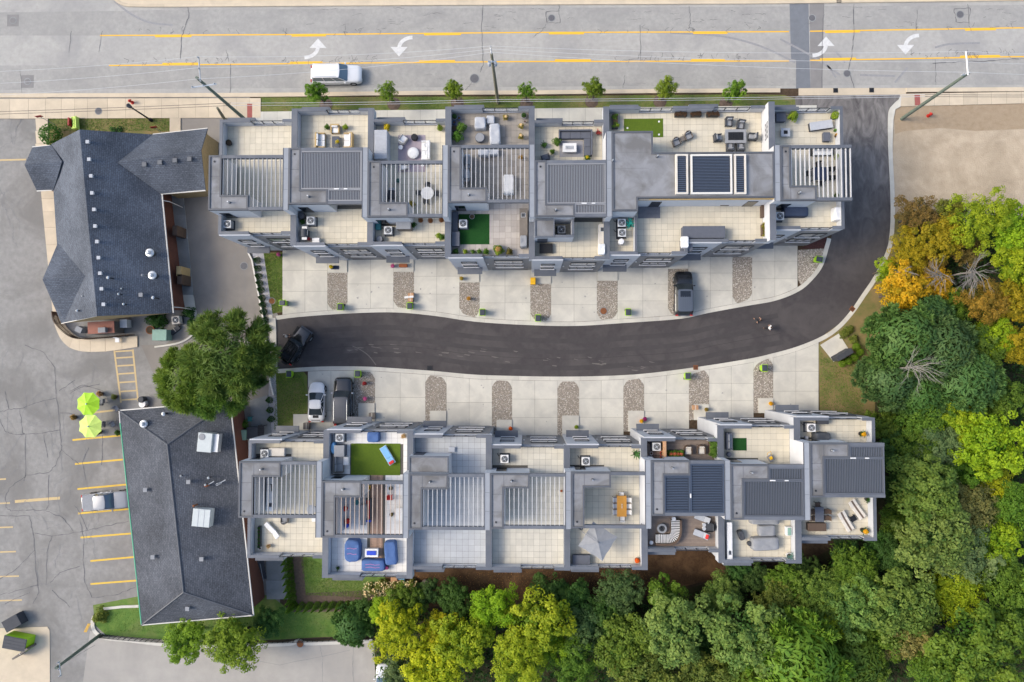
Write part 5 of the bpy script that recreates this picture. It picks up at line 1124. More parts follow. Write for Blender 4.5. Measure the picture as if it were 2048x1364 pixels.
# ------------------------------------------------------------------ things on the terraces
PLACE = {}
for k, nm in (('1', 'leftmost'), ('2', 'second'), ('3', 'third'), ('4', 'fourth'), ('5', 'fifth'), ('8', 'rightmost')):
    PLACE['U%sb' % k] = "on %s street house's upper terrace" % nm; PLACE['U%sp' % k] = "under %s street house's roof slats" % nm; PLACE['U%sf' % k] = "on %s street house's lower terrace" % nm
PLACE['U6b'] = "on double width house's upper terrace"; PLACE['U6f'] = "on double width house's lower terrace"
for k, nm in (('1', 'leftmost'), ('2', 'second'), ('3', 'third'), ('4', 'fourth'), ('5', 'fifth'), ('6', 'sixth'), ('7', 'seventh'), ('8', 'rightmost')):
    PLACE['L%sf' % k] = "on %s rear house's upper terrace" % nm; PLACE['L%sp' % k] = "in %s rear house's pergola" % nm; PLACE['L%sb' % k] = "on %s rear house's lower terrace" % nm
def item(fn, name, cat, look, place, px, py, rz=0, zt=.4, group=None, z=ZD+.03, **kw):
    p = P(px, py, z+zt); o = thing(name, (look + ' ' + PLACE.get(place, place)).strip(), cat, (p.x, p.y, z), R(rz), group); fn(o, **kw); return o
I = item
# street row, first house
I(pot, 'planter', 'planter', 'round black planter bowl', 'U1b', 457, 285, r=.32, h=.4, mat='f_black', leaf=False)
I(ac, 'air_conditioner', 'air conditioner', 'pale condenser unit', 'U1f', 454, 448, zt=.8, group='rooftop condensers')
# second
I(pot, 'potted_plant', 'plant', 'potted plant left of the wooden armchair', 'U2b', 653.5, 254, r=.2, h=.35, lr=.34, col=GREEN, kind='bush')
I(pot, 'potted_plant', 'plant', 'terracotta potted plant right of the wooden armchair', 'U2b', 690, 254, r=.2, h=.35, mat='f_terra', lr=.34, col=LIME, kind='bush')
I(sofa, 'armchair', 'chair', 'wooden armchair with white cushion', 'U2b', 670.6, 258, w=.9, d=.85, frame='f_tan', cush='f_white', seats=1)
I(sofa, 'sofa', 'sofa', 'wooden sofa with white cushions, left one', 'U2b', 641, 281, 90, w=1.55, d=.95, frame='f_tan', cush='f_white', seats=2)
I(sofa, 'sofa', 'sofa', 'wooden sofa with white cushions, right one', 'U2b', 697, 281, -90, w=1.55, d=.95, frame='f_tan', cush='f_white', seats=2)
I(rect_table, 'coffee_table', 'table', 'dark slatted coffee table', 'U2b', 671, 283, w=.75, d=1.1, h=.4, mat='f_slate', planks_=6)
I(pot, 'potted_plant', 'plant', 'yellow green plant on the dark coffee table', 'U2b', 675, 284, zt=.1, z=ZD+.43, r=.12, h=.16, mat='f_cream', lr=.24, col=YEL)
I(ac, 'air_conditioner', 'air conditioner', 'condenser on a dark pad', 'U2f', 621, 441, zt=.8, group='rooftop condensers')
I(drum, 'rain_barrel', 'barrel', 'dark round barrel', 'U2f', 602, 431, zt=.6, r=.36, h=.7, mat='f_dark')
I(pot, 'potted_plant', 'plant', 'dark potted shrub beside the condenser', 'U2f', 605, 443.5, r=.22, h=.3, mat='f_black', lr=.3, col=DKG)
I(grill, 'barbecue_grill', 'grill', 'steel barbecue grill with side shelves', 'U2f', 608.7, 466, 90, zt=.9, w=1.35, d=.62, lid='f_dark', shelf='f_white')
I(chest, 'storage_chest', 'chest', 'small white chest', 'U2f', 632, 481, w=.7, d=.5, h=.5, mat='f_white')
I(drum, 'gas_bottle', 'gas bottle', 'dark red gas bottle', 'U2f', 616, 477, r=.17, h=.5, mat='f_signred')
# third
I(chest, 'garden_shed', 'shed', 'long blue grey ribbed metal shed', 'U3b', 762, 289.5, 0, zt=1.6, w=1.25, d=2.9, h=1.75, mat='f_lgrey', ribs=18)
I(pot, 'potted_plant', 'plant', 'yellow leafy plant beside the metal shed', 'U3b', 774, 256, r=.24, h=.45, lr=.4, col=YEL, kind='bush')
I(armchair, 'lounge_chair', 'chair', 'angled white lounge chair', 'U3b', 805, 280, 145, w=.75, d=.95, frame='f_cream', cush='f_white')
I(drum, 'fire_urn', 'fire urn', 'black round fire urn', 'U3b', 828.6, 274, r=.34, h=.5, mat='f_black')
I(round_table, 'side_table', 'table', 'small white round side table', 'U3b', 801.3, 294.5, r=.22, h=.45)
I(drum, 'coffee_table', 'table', 'large white drum coffee table', 'U3b', 825.8, 305, r=.58, h=.36, mat='f_white')
s3 = I(sofa, 'sofa', 'sofa', 'white two seat sofa', 'U3b', 851.5, 301, -90, w=1.95, d=.9, frame='f_white', cush='f_white', seats=2); pillows(s3, [(-.5, .05, .4), (.3, .1, .2)], 'f_lgrey')
I(pot, 'potted_plant', 'plant', 'clipped cone shrub in a pot', 'U3b', 880, 256, r=.24, h=.4, kind='cone', lr=.4, lh=.5, col=LIME)
I(armchair, 'lounge_chair', 'chair', 'white lounge chair half under the slats', 'U3b', 807, 331, 15, w=.8, d=.8, frame='f_cream', cush='f_white')
I(round_table, 'stool', 'stool', 'white round stool at the rug edge', 'U3b', 845, 329, r=.2, h=.45)
I(round_table, 'dining_table', 'table', 'white round dining table', 'U3p', 854.5, 386, r=.64, h=.74, zt=.74)
for k, (a, b, rz, w_) in enumerate(((856, 371, 0, 'upper'), (872.5, 387, -90, 'right'), (852.5, 402, 180, 'lower'), (838, 386, 90, 'left'))): I(chair, 'dining_chair', 'chair', 'dark metal chair, %s one at the round table,' % w_, 'U3p', a, b, rz, zt=.5, group='chairs at the round table', arms=True)
I(grill, 'barbecue_grill', 'grill', 'black grill with steel shelf', 'U3p', 783, 390, 90, zt=.9, w=1.5, d=.7)
I(pot, 'planter', 'planter', 'teal glazed pot', 'U3p', 795.7, 361, r=.2, h=.4, mat='f_teal', col=BLUEG, lr=.16)
I(pot, 'potted_plant', 'plant', 'olive potted plant by the beam', 'U3p', 824, 408, r=.2, h=.5, lr=.4, col=(.20, .17, .03))
I(ac, 'air_conditioner', 'air conditioner', 'condenser beside the brown shed', 'U3f', 776, 460.5, zt=.8, group='rooftop condensers')
I(chest, 'storage_shed', 'shed', 'brown grey storage shed', 'U3f', 807, 450, zt=1.2, w=1.45, d=.8, h=1.3, mat='f_wicker', lid='f_grey')
I(pot, 'potted_plant', 'plant', 'leafy plant right of the storage shed', 'U3f', 827, 449, r=.2, h=.4, lr=.34, col=DKG)
for k, (a, b, w_) in enumerate(((841.4, 440.5, 'left'), (861, 441.5, 'middle'), (883, 440, 'right'))): I(pot, 'grass_pot', 'planter', 'rust brown grass pot, %s of three,' % w_, 'U3f', a, b, r=.2, h=.3, mat='f_terra', lr=.34, col=(.22, .085, .035), kind='ball', group='three grass pots')
I(pot, 'potted_plant', 'plant', 'broad leaved plant, right one in the corner,', 'U3f', 884, 474, r=.22, h=.4, lr=.4, col=GREEN); I(pot, 'potted_plant', 'plant', 'broad leaved plant, left one in the corner,', 'U3f', 877, 472, r=.2, h=.35, lr=.34, col=LIME)
I(chest, 'storage_box', 'box', 'teal square box', 'U3f', 756.5, 453.5, w=.5, d=.6, h=.5, mat='f_teal'); I(drum, 'kettle_grill', 'grill', 'dark round kettle grill', 'U3f', 759.5, 478.5, r=.34, h=.6, mat='f_dark', top='f_grey')
# fourth
for a, b, w_ in ((908.7, 232, 'left'), (1047.8, 229.5, 'right')): I(pot, 'topiary', 'plant', 'round topiary in a grey tub, %s corner' % w_, 'U4b', a, b, r=.3, h=.5, mat='f_grey', kind='ball', lr=.3, col=DKG, zt=.7, group='corner topiaries')
I(pot, 'planter', 'planter', 'cobalt blue pot near the left topiary', 'U4b', 918, 236, r=.18, h=.4, mat='f_blue', leaf=False); I(pot, 'planter', 'planter', 'cobalt blue pot behind the big plants', 'U4b', 908.5, 244.5, r=.2, h=.4, mat='f_blue', leaf=False)
I(pot, 'potted_plant', 'plant', 'big leafy plant, upper of two,', 'U4b', 922, 256, r=.3, h=.5, mat='f_black', lr=.62, lh=.55, col=GREEN, kind='bush', zt=.6); I(pot, 'potted_plant', 'plant', 'big leafy plant, lower of two,', 'U4b', 915, 274, r=.3, h=.5, mat='f_black', lr=.62, lh=.55, col=(.06, .15, .015), kind='bush', zt=.6)
I(pot, 'planter', 'planter', 'empty dark pot left of the big plants', 'U4b', 909, 256.5, r=.3, h=.5, mat='f_dark', leaf=False)
I(covered, 'covered_chair', 'chair', 'armchair under a pale grey cover', 'U4b', 960.3, 246, w=1.15, d=1.25, h=.75, zt=.6); I(covered, 'covered_table', 'table', 'low table under a pale cover', 'U4b', 981, 239, w=.85, d=.85, h=.5, mat='f_lgrey'); I(covered, 'covered_sofa', 'sofa', 'long seat under a pale grey cover', 'U4b', 989.7, 268, 2, w=1.1, d=2.2, h=.75, mat='f_lgrey', zt=.6)
I(drum, 'fire_drum', 'fire table', 'dark grey round fire drum', 'U4b', 959.8, 275, r=.5, h=.5, mat='f_slate', top='f_grey')
for a, b, w_ in ((1011.6, 235, 'upper'), (1042, 252, 'middle'), (1042, 273, 'lower')): I(pot, 'flower_pot', 'plant', 'cream flowering pot, %s of three,' % w_, 'U4b', a, b, r=.2, h=.4, mat='f_brown', lr=.34, col=(.20, .17, .04), bloom=(.72, .56, .38), group='cream flowering pots')
I(pot, 'planter', 'planter', 'small lilac glazed pot by the right wall', 'U4b', 1050, 242, r=.13, h=.3, mat='f_lav', leaf=False)
I(covered, 'covered_chair', 'chair', 'covered chair, left one,', 'U4p', 967, 305, w=1.15, d=.8, h=.7); I(covered, 'covered_chair', 'chair', 'covered chair, right one,', 'U4p', 988, 304, w=.9, d=.65, h=.6)
I(grill, 'barbecue_grill', 'grill', 'steel grill by the stair wall', 'U4p', 935, 322, 90, zt=.9, w=1.4, d=.65, mat='f_grey', lid='f_grey'); I(grill, 'smoker', 'grill', 'pellet smoker by the stair wall', 'U4p', 933, 350, 90, zt=.9, w=1.3, d=.65, mat='f_lgrey', lid='f_lgrey')
I(covered, 'covered_table', 'table', 'dining table under a white cover', 'U4p', 1017, 367, w=1.1, d=1.95, h=.8, mat='f_white', rnd_=.05, zt=.8, sag=.02); I(pot, 'flower_pot', 'plant', 'orange leaved pot', 'U4p', 1041, 314, r=.18, h=.35, lr=.26, col=(.35, .20, .03))
I(ac, 'air_conditioner', 'air conditioner', 'white condenser on the dark turf', 'U4f', 926, 447, zt=.8, group='rooftop condensers', top='f_white', mat='f_white'); I(pot, 'planter', 'planter', 'round grey pot on the dark turf', 'U4f', 944, 433, r=.27, h=.4, mat='f_grey', leaf=False)
I(counter, 'outdoor_kitchen', 'kitchen', 'stone outdoor kitchen counter', 'U4f', 1047, 455, -90, zt=.9, w=3.9, d=.8, mat='f_wicker', top='f_wicker'); I(covered, 'covered_grill', 'grill', 'grill under a dark grey cover', 'U4f', 1047, 482, w=.72, d=1.2, h=1.15, mat='f_grey', zt=1.0)
I(chest, 'storage_bench', 'bench', 'grey storage bench in the corner', 'U4f', 911.5, 478, w=.75, d=1.45, h=.7, mat='f_slate', zt=.6); I(chest, 'bench', 'bench', 'long dark plank bench by the wall', 'U4f', 910, 443, w=.55, d=2.0, h=.4, mat='f_slate', ribs=3)
for k, (a, r_, c) in enumerate(((911, .26, DKG), (930.6, .22, LIME), (946, .2, GREEN), (958, .22, GREEN), (972.5, .26, GREEN), (1019, .3, (.12, .10, .03)))): I(pot, 'potted_plant', 'plant', '%s potted plant from left along the glass rail' % ORD[k], 'U4f', a, 503, r=r_, h=.4, mat=('f_dark', 'f_cream', 'f_lgrey', 'f_lgrey', 'f_lime', 'f_dark')[k], lr=r_*1.35, col=c, group='row of pots')
I(pot, 'planter', 'planter', 'wide bowl planter with flowers and grasses', 'U4f', 997, 500, r=.55, h=.45, mat='f_grey', lr=.6, lh=.5, col=(.16, .22, .03), kind='bush', bloom=(.4, .25, .1))
# fifth
I(lsofa, 'corner_sofa', 'sofa', 'slate grey corner sofa', 'U5b', 1151, 286, w=3.4, d=2.6, arm=.2, zt=.4); I(fire_table, 'fire_table', 'fire table', 'white rectangular fire table', 'U5b', 1139, 296, w=1.4, d=.92, mat='f_white', tray='f_lgrey', tw=.6, td=.4)
I(pot, 'potted_plant', 'plant', 'spreading green plant by the left wall', 'U5b', 1088.6, 289.5, r=.26, h=.4, lr=.5, col=DKG, kind='palm'); I(pot, 'potted_plant', 'plant', 'tall leafy plant beside the corner sofa', 'U5b', 1113, 284, r=.26, h=.5, lr=.5, col=GREEN, kind='bush'); I(pot, 'potted_plant', 'plant', 'small leafy plant left of the rug', 'U5b', 1105, 303, r=.2, h=.35, lr=.3, col=GREEN)
I(pot, 'potted_plant', 'plant', 'crimson spiky plant', 'U5b', 1197, 265, r=.24, h=.35, lr=.46, col=REDP, kind='spiky'); I(pot, 'flower_pot', 'plant', 'yellow flowers at the sofa end', 'U5b', 1174, 315.5, r=.22, h=.35, lr=.36, col=GREEN, bloom=YEL); I(armchair, 'armchair', 'chair', 'dark armchair at the roof edge', 'U5b', 1091.5, 316, 200, w=.85, d=.8, frame='f_dark', cush='f_slate')
I(ac, 'air_conditioner', 'air conditioner', 'condenser inside the walled well', 'U5f', 1123, 459, zt=.8, group='rooftop condensers', mat='f_dark'); I(counter, 'outdoor_kitchen', 'kitchen', 'cream outdoor kitchen with sink', 'U5f', 1206, 477, -90, zt=.9, w=3.0, d=.85, mat='f_white', top='f_cream'); I(covered, 'covered_grill', 'grill', 'white covered grill on the cream counter', 'U5f', 1204, 498, w=.65, d=1.1, h=.45, z=ZD+.93, mat='f_white', zt=.4)
# double house, upper terrace
I(trough, 'planter_trough', 'planter', 'tall dark trough by the left wall', 'U6b', 1230, 243, 90, w=1.4, d=.6, h=.6, mat='f_dark', col=GREEN, n=2, kind='ground'); I(pot, 'potted_plant', 'plant', 'small bright plant at the trough end', 'U6b', 1235.5, 252, r=.14, h=.6, lr=.22, col=LIME)
I(armchair, 'armchair', 'chair', 'wicker tub chair, left of a pair,', 'U6b', 1352.5, 283, 25, w=.8, d=.8); I(armchair, 'armchair', 'chair', 'wicker tub chair, right of a pair,', 'U6b', 1376.5, 270.5, 25, w=.8, d=.8); I(rect_table, 'side_table', 'table', 'small wicker table between tub chairs', 'U6b', 1364.5, 277.5, 25, w=.48, d=.48, h=.45, mat='f_wicker')
for a, w_ in ((1362, 'left'), (1392.8, 'middle'), (1426, 'right')): I(trough, 'planter_trough', 'planter', 'black flower trough, %s of three,' % w_, 'U6b', a, 228.5, w=1.0 if w_ == 'middle' else 1.2, d=.42, h=.5, mat='f_black', col=(.10, .055, .04), kind='ground', group='black flower troughs')
I(fire_table, 'fire_table', 'fire table', 'large grey fire table with black tray', 'U6b', 1470.5, 273.5, w=2.1, d=1.4, mat='f_grey', tw=.72, td=.58, h=.6)
for a, b, rz, w_ in ((1458, 243.5, 0, 'upper left'), (1482, 249, -8, 'upper right'), (1435.5, 275.5, 95, 'left side'), (1505.8, 273.5, -95, 'right side'), (1460, 295, 180, 'lower left'), (1481, 295, 180, 'lower right')): I(sofa, 'patio_chair', 'chair', 'grey patio chair, %s of the fire table,' % w_, 'U6b', a, b, rz, w=.74, d=.82, frame='f_dark', cush='f_grey', seats=1, h=.85, group='chairs at the grey fire table')
art = thing('wall_art', 'black metal lattice art on the tall white dividing wall', 'wall art', (HOUSE['U8']['xl']-.29, P(1530, 265, ZD+1).y, ZD+1.0))
m = MB()
for k in range(7): m.cbox(0, -.75+k*.25, .45, .03, .04, .8, 0, .3 if k % 2 else -.3)
for z in (.1, .45, .8): m.box(-.015, -.8, z-.015, .015, .8, z+.015)
m.build('lattice', 'f_dark', art, world=False)
# double house, lower terrace
I(ac, 'air_conditioner', 'air conditioner', 'dark condenser, upper one in the well', 'U6f', 1243.5, 445.5, zt=.8, group='condensers in the well', mat='f_dark'); I(ac, 'air_conditioner', 'air conditioner', 'dark condenser, lower one in the well', 'U6f', 1244, 465.5, zt=.8, group='condensers in the well', mat='f_dark')
t = I(pot, 'potted_plant', 'plant', 'turquoise artificial plant in the well', 'U6f', 1259, 449, r=.25, h=.4, kind='palm', lr=.75, lh=.6, col=(.03, .36, .38)); I(drum, 'water_tank', 'tank', 'short white cylinder tank in the well', 'U6f', 1242.5, 483, r=.3, h=.8, mat='f_white', zt=.7)
I(counter, 'outdoor_kitchen', 'kitchen', 'slate grey counter, long run of the L,', 'U6f', 1408, 464, 0, zt=.95, w=4.2, d=1.2, h=.95, mat='f_slate', top='f_slate', sink=False); I(counter, 'outdoor_kitchen', 'kitchen', 'slate grey counter, short return of the L,', 'U6f', 1374, 490, 90, zt=.95, w=1.2, d=1.1, h=.95, mat='f_slate', top='f_slate', sink=False)
I(covered, 'covered_grill', 'grill', 'bright white covered grill on the slate counter', 'U6f', 1370, 484, w=.75, d=1.15, h=.4, z=ZD+.98, mat='f_white', zt=.3)
I(chest, 'planter_box', 'planter', 'brown wicker box, upper by the tall wall,', 'U6f', 1527.5, 423, w=.5, d=1.2, h=.5, mat='f_brown'); I(trough, 'planter_box', 'planter', 'brown planter box, lower by the tall wall,', 'U6f', 1528.5, 459.5, 90, w=1.15, d=.5, h=.5, mat='f_brown', col=(.22, .2, .03), kind='ground'); I(fire_table, 'fire_pot', 'fire table', 'small brown square fire pot', 'U6f', 1449, 404.5, w=.85, d=.75, h=.45, mat='f_wicker'); I(chair, 'folding_chair', 'chair', 'dark folding chair beside the fire pot', 'U6f', 1432, 402, w=.55, d=.5)
# rightmost street house
I(chest, 'storage_chest', 'chest', 'slate grey storage cube', 'U8b', 1561, 235.5, w=.92, d=.85, h=.6, mat='f_slate', lid='f_slate'); I(pot, 'potted_plant', 'plant', 'bright lime leafy plant', 'U8b', 1586, 233, r=.28, h=.4, lr=.6, col=LIME, kind='bush'); I(pot, 'potted_plant', 'plant', 'round lime bush in the corner', 'U8b', 1670.5, 230.5, r=.3, h=.4, lr=.5, col=(.24, .33, .03), kind='ball', zt=.7)
I(chest, 'chaise', 'lounger', 'dark chaise daybed with pale pad', 'U8b', 1642, 250.5, 8, w=2.25, d=.8, h=.5, mat='f_dark', lid='f_lgrey'); I(fire_table, 'fire_cube', 'fire table', 'pale square fire cube', 'U8b', 1570.6, 265, w=.9, d=.85, h=.5, mat='f_lgrey', tw=.42, td=.42); I(chest, 'ottoman', 'ottoman', 'dark blue grey ottoman', 'U8b', 1653.5, 273.5, w=.65, d=.9, h=.45, mat='f_slate')
I(pot, 'potted_plant', 'plant', 'yellow striped spiky plant', 'U8b', 1675, 270, r=.22, h=.35, mat='f_brown', lr=.42, col=GOLD, kind='spiky'); I(pot, 'potted_plant', 'plant', 'small green succulent above the spiky plant', 'U8b', 1672, 259.5, r=.14, h=.25, lr=.22, col=(.10, .22, .05))
I(rect_table, 'dining_table', 'table', 'dark rectangular dining table', 'U8p', 1641, 347, w=1.5, d=1.3, h=.75, mat='f_navy', zt=.75)
for a, b, rz, w_ in ((1618, 347, 90, 'left'), (1663, 338, -90, 'upper right'), (1664, 355, -90, 'lower right'), (1637, 329, 0, 'upper'), (1641, 366, 180, 'lower')): I(chair, 'dining_chair', 'chair', 'black chair, %s at the dark table,' % w_, 'U8p', a, b, rz, zt=.5, frame='f_black', seat='f_black', group='chairs at the dark table')
I(sofa, 'bench_sofa', 'sofa', 'long black bench with white cushions', 'U8p', 1644, 303, w=2.2, d=.75, frame='f_black', cush='f_white', seats=3); I(pot, 'potted_plant', 'plant', 'green plant at the bench end', 'U8p', 1675.5, 313, r=.25, h=.4, lr=.42, col=LIME); I(pot, 'potted_plant', 'plant', 'small plant at the lower beam', 'U8p', 1674, 390, r=.2, h=.35, lr=.3, col=GREEN)
I(covered, 'covered_sofa', 'sofa', 'long black covered seat', 'U8f', 1592, 423.5, w=2.45, d=1.0, h=.8, mat='f_navy', rnd_=.1, zt=.6); I(ac, 'air_conditioner', 'air conditioner', 'condenser tucked beside the tall wall', 'U8f', 1560, 432, zt=.8, group='rooftop condensers'); I(covered, 'covered_grill', 'grill', 'white covered grill', 'U8f', 1677, 427, w=.75, d=1.35, h=1.05, mat='f_white', zt=.9)
# rear row, first house
I(ac, 'air_conditioner', 'air conditioner', 'condenser left of a cream chest', 'L1f', 529, 907, zt=.8, group='rooftop condensers'); I(chest, 'storage_chest', 'chest', 'long cream grey chest', 'L1f', 554.5, 904, w=1.55, d=.78, h=.6, mat='f_lgrey', lid='f_cream')
I(counter, 'outdoor_kitchen', 'kitchen', 'white outdoor kitchen run', 'L1p', 540, 989, 90, zt=.9, w=3.3, d=.75, mat='f_white', top='f_white', hob=True); I(round_table, 'round_table', 'table', 'round glass table', 'L1p', 622.5, 1019, r=.45, h=.7, mat='f_lgrey', leg='f_dark', zt=.7); I(armchair, 'wire_chair', 'chair', 'dark wire chair at the beam', 'L1b', 569, 1041, 180, w=.75, d=.7, frame='f_wicker', cush='f_grey')
I(lounger, 'sun_lounger', 'lounger', 'white sun lounger lying diagonally', 'L1b', 544, 1061, 225, L=2.0, w=.52); I(trough, 'planter_trough', 'planter', 'narrow green planter along the left wall', 'L1b', 517.6, 1075, 90, w=2.2, d=.28, h=.35, col=DKG, n=6); I(pot, 'flower_pot', 'plant', 'dry brown potted plant', 'L1b', 536, 1093, r=.2, h=.35, mat='f_box', lr=.32, col=(.32, .22, .12), kind='spiky'); I(chest, 'storage_box', 'box', 'small white box under the beam', 'L1b', 629, 1039, w=.55, d=.4, h=.4, mat='f_white'); I(pot, 'planter', 'planter', 'white pot at the trough end', 'L1b', 519, 1097, r=.16, h=.35, mat='f_white', leaf=False)
# second
I(ac, 'air_conditioner', 'air conditioner', 'condenser above the blue float', 'L2f', 679, 875.5, zt=.8, group='rooftop condensers'); I(covered, 'pool_float', 'float', 'blue inflatable float against the wall', 'L2f', 667, 896, w=.45, d=1.2, h=.8, mat='f_sky', rnd_=1.0, zt=.6); I(chest, 'storage_shed', 'shed', 'grey ribbed storage shed', 'L2f', 679, 902, w=1.0, d=1.1, h=1.1, mat='f_slate', lid='f_grey', ribs=4, zt=1.0)
I(sofa, 'sofa', 'sofa', 'grey two seat sofa facing the turf', 'L2f', 677, 928, 90, w=1.75, d=.95, frame='f_wicker', cush='f_grey'); I(chest, 'cooler', 'cooler', 'white cooler beside the grey sofa', 'L2f', 692, 922, w=.5, d=.8, h=.45, mat='f_white'); I(covered, 'covered_chair', 'chair', 'blue tarp covered chair', 'L2f', 747, 873.5, w=1.25, d=1.1, h=.7, mat='f_blue', rnd_=.6)
I(lounger, 'sun_lounger', 'lounger', 'light blue sun lounger with striped pillow', 'L2f', 775, 911, 212, L=2.0, w=.75, frame='f_white', pad='f_sky', head='f_red', back=.12); I(pot, 'potted_plant', 'plant', 'dried flower pot in the corner', 'L2f', 806.5, 872.5, r=.2, h=.35, mat='f_box', lr=.28, col=(.45, .3, .18))
I(grill, 'barbecue_grill', 'grill', 'long steel grill island', 'L2p', 726.5, 1024, 90, zt=.9, w=2.6, d=.65, mat='f_grey', lid='f_grey', shelf='f_grey'); I(sofa, 'bench_sofa', 'sofa', 'dark bench with red and blue cushions', 'L2p', 738, 1018, -90, w=2.1, d=.6, frame='f_dark', cush='f_red', seats=2); I(chest, 'ottoman', 'ottoman', 'royal blue cushion seat', 'L2p', 737, 1036, w=.45, d=.8, h=.42, mat='f_royal')
I(round_table, 'stool', 'stool', 'teal round stool', 'L2p', 714, 1004, r=.25, h=.6, mat='f_teal'); I(drum, 'stool', 'stool', 'red pouf by the stair wall', 'L2p', 689, 1018, r=.26, h=.4, mat='f_red'); I(drum, 'stool', 'stool', 'red and pink pouf lower', 'L2p', 694, 1043, r=.26, h=.4, mat='f_red'); I(drum, 'stool', 'stool', 'small blue pouf', 'L2p', 693, 1052, r=.2, h=.4, mat='f_royal'); I(pot, 'flower_pot', 'plant', 'bright yellow flower pot at the top beam', 'L2p', 736, 975, r=.24, h=.45, mat='f_yellow', lr=.3, col=GOLD, kind='flowers')
I(pot, 'planter', 'planter', 'woven pot, upper of two,', 'L2p', 781, 977, r=.2, h=.35, mat='f_brown', lr=.18, col=(.2, .16, .06)); I(pot, 'planter', 'planter', 'woven pot, lower of two,', 'L2p', 782.5, 1029.5, r=.2, h=.35, mat='f_brown', lr=.18, col=(.2, .16, .06)); I(lounger, 'sun_lounger', 'lounger', 'white slatted lounger, upper,', 'L2p', 798, 979, 0, L=1.15, w=.95, back=.1); I(lounger, 'sun_lounger', 'lounger', 'white slatted lounger, lower,', 'L2p', 799, 1029, 0, L=1.3, w=.95, back=.1); I(chair, 'chair', 'chair', 'red folding chair', 'L2p', 779.5, 995, 90, w=.5, d=.5, frame='f_red', seat='f_red')
I(covered, 'covered_daybed', 'daybed', 'round daybed under a blue cover', 'L2b', 705, 1101, w=1.6, d=2.25, h=.85, mat='f_blue', rnd_=.75, strap='f_pink', zt=.6); I(covered, 'covered_sofa', 'sofa', 'sofa under a blue cover near the glass rail', 'L2b', 746, 1131, w=2.35, d=1.15, h=.75, mat='f_blue', rnd_=.2, strap='f_pink', zt=.6); I(covered, 'covered_sofa', 'sofa', 'sofa under a blue cover by the right wall', 'L2b', 781, 1106.5, 4, w=1.2, d=2.35, h=.75, mat='f_blue', rnd_=.3, zt=.6)
I(chest, 'cooler', 'cooler', 'white cooler with royal blue pad', 'L2b', 743.5, 1105.5, w=1.3, d=.8, h=.5, mat='f_white'); I(chest, 'cushion', 'cushion', 'royal blue pad on the white cooler', 'L2b', 742.5, 1106, z=ZD+.535, zt=.05, w=.9, d=.4, h=.09, mat='f_royal'); I(pot, 'potted_plant', 'plant', 'small dark spiky plant', 'L2b', 675, 1137, r=.16, h=.3, lr=.34, col=DKG, kind='spiky'); I(pot, 'flower_pot', 'plant', 'pink flower pot between blue covers', 'L2b', 773.5, 1136, r=.18, h=.3, lr=.26, col=PINK, kind='flowers')
I(chest, 'hatch', 'hatch', 'square roof hatch', 'L3f', 903, 899.5, w=.62, d=.5, h=.25, mat='f_lgrey')
I(ac, 'air_conditioner', 'air conditioner', 'lone white condenser', 'L4f', 1009, 918, zt=.8, group='rooftop condensers', top='f_white'); I(drum, 'ball', 'ball', 'small rust ball', 'L4p', 1123, 983, r=.12, h=.2, mat='f_terra')
# fifth
I(ac, 'air_conditioner', 'air conditioner', 'white condenser near the wall', 'L5f', 1171.5, 922.5, zt=.8, group='rooftop condensers', top='f_white'); I(pot, 'potted_plant', 'plant', 'green palm in the corner', 'L5f', 1271.5, 907, r=.25, h=.4, kind='palm', lr=.72, lh=.6, col=(.06, .16, .05))
I(rect_table, 'dining_table', 'table', 'orange teak dining table', 'L5p', 1243.7, 1012.5, 90, zt=.75, w=2.05, d=.95, h=.75, mat='f_teak', planks_=7)
for k, (a, b, rz, w_) in enumerate(((1243, 989.5, 0, 'upper end'), (1244.5, 1037, 180, 'lower end'), (1230.5, 999.5, 90, 'upper left'), (1230.5, 1011.8, 90, 'middle left'), (1230.5, 1024, 90, 'lower left'), (1256.5, 999.5, -90, 'upper right'), (1256.5, 1011.8, -90, 'middle right'), (1256.5, 1024, -90, 'lower right'))): I(chair, 'dining_chair', 'chair', 'white dining chair, %s of the teak table,' % w_, 'L5p', a, b, rz, zt=.5, w=.52, d=.5, frame='f_brown', seat='f_white', group='chairs at the teak table', arms=True)
for k in range(3): I(drum, 'candle', 'candle', '%s white candle on the teak table' % ('upper', 'middle', 'lower')[k], '', 1244, 1009+k*3.2, z=ZD+.785, zt=.06, r=.05, h=.10, mat='f_white')
I(parasol, 'umbrella', 'umbrella', 'large grey square cantilever umbrella', 'L5b', 1196.4, 1084.5, -32, zt=2.6, r=1.38, h=2.25, mat='f_grey', pole='f_grey', square=True, side=1.75, rise=.45); I(chest, 'storage_chest', 'chest', 'dark grey storage chest', 'L5b', 1162.5, 1120, w=1.7, d=.95, h=.6, mat='f_slate', zt=.5); I(pot, 'flower_pot', 'plant', 'bright orange red flower pot', 'L5b', 1274.4, 1121, r=.26, h=.4, mat='f_terra', lr=.36, col=ORNG, kind='flowers')
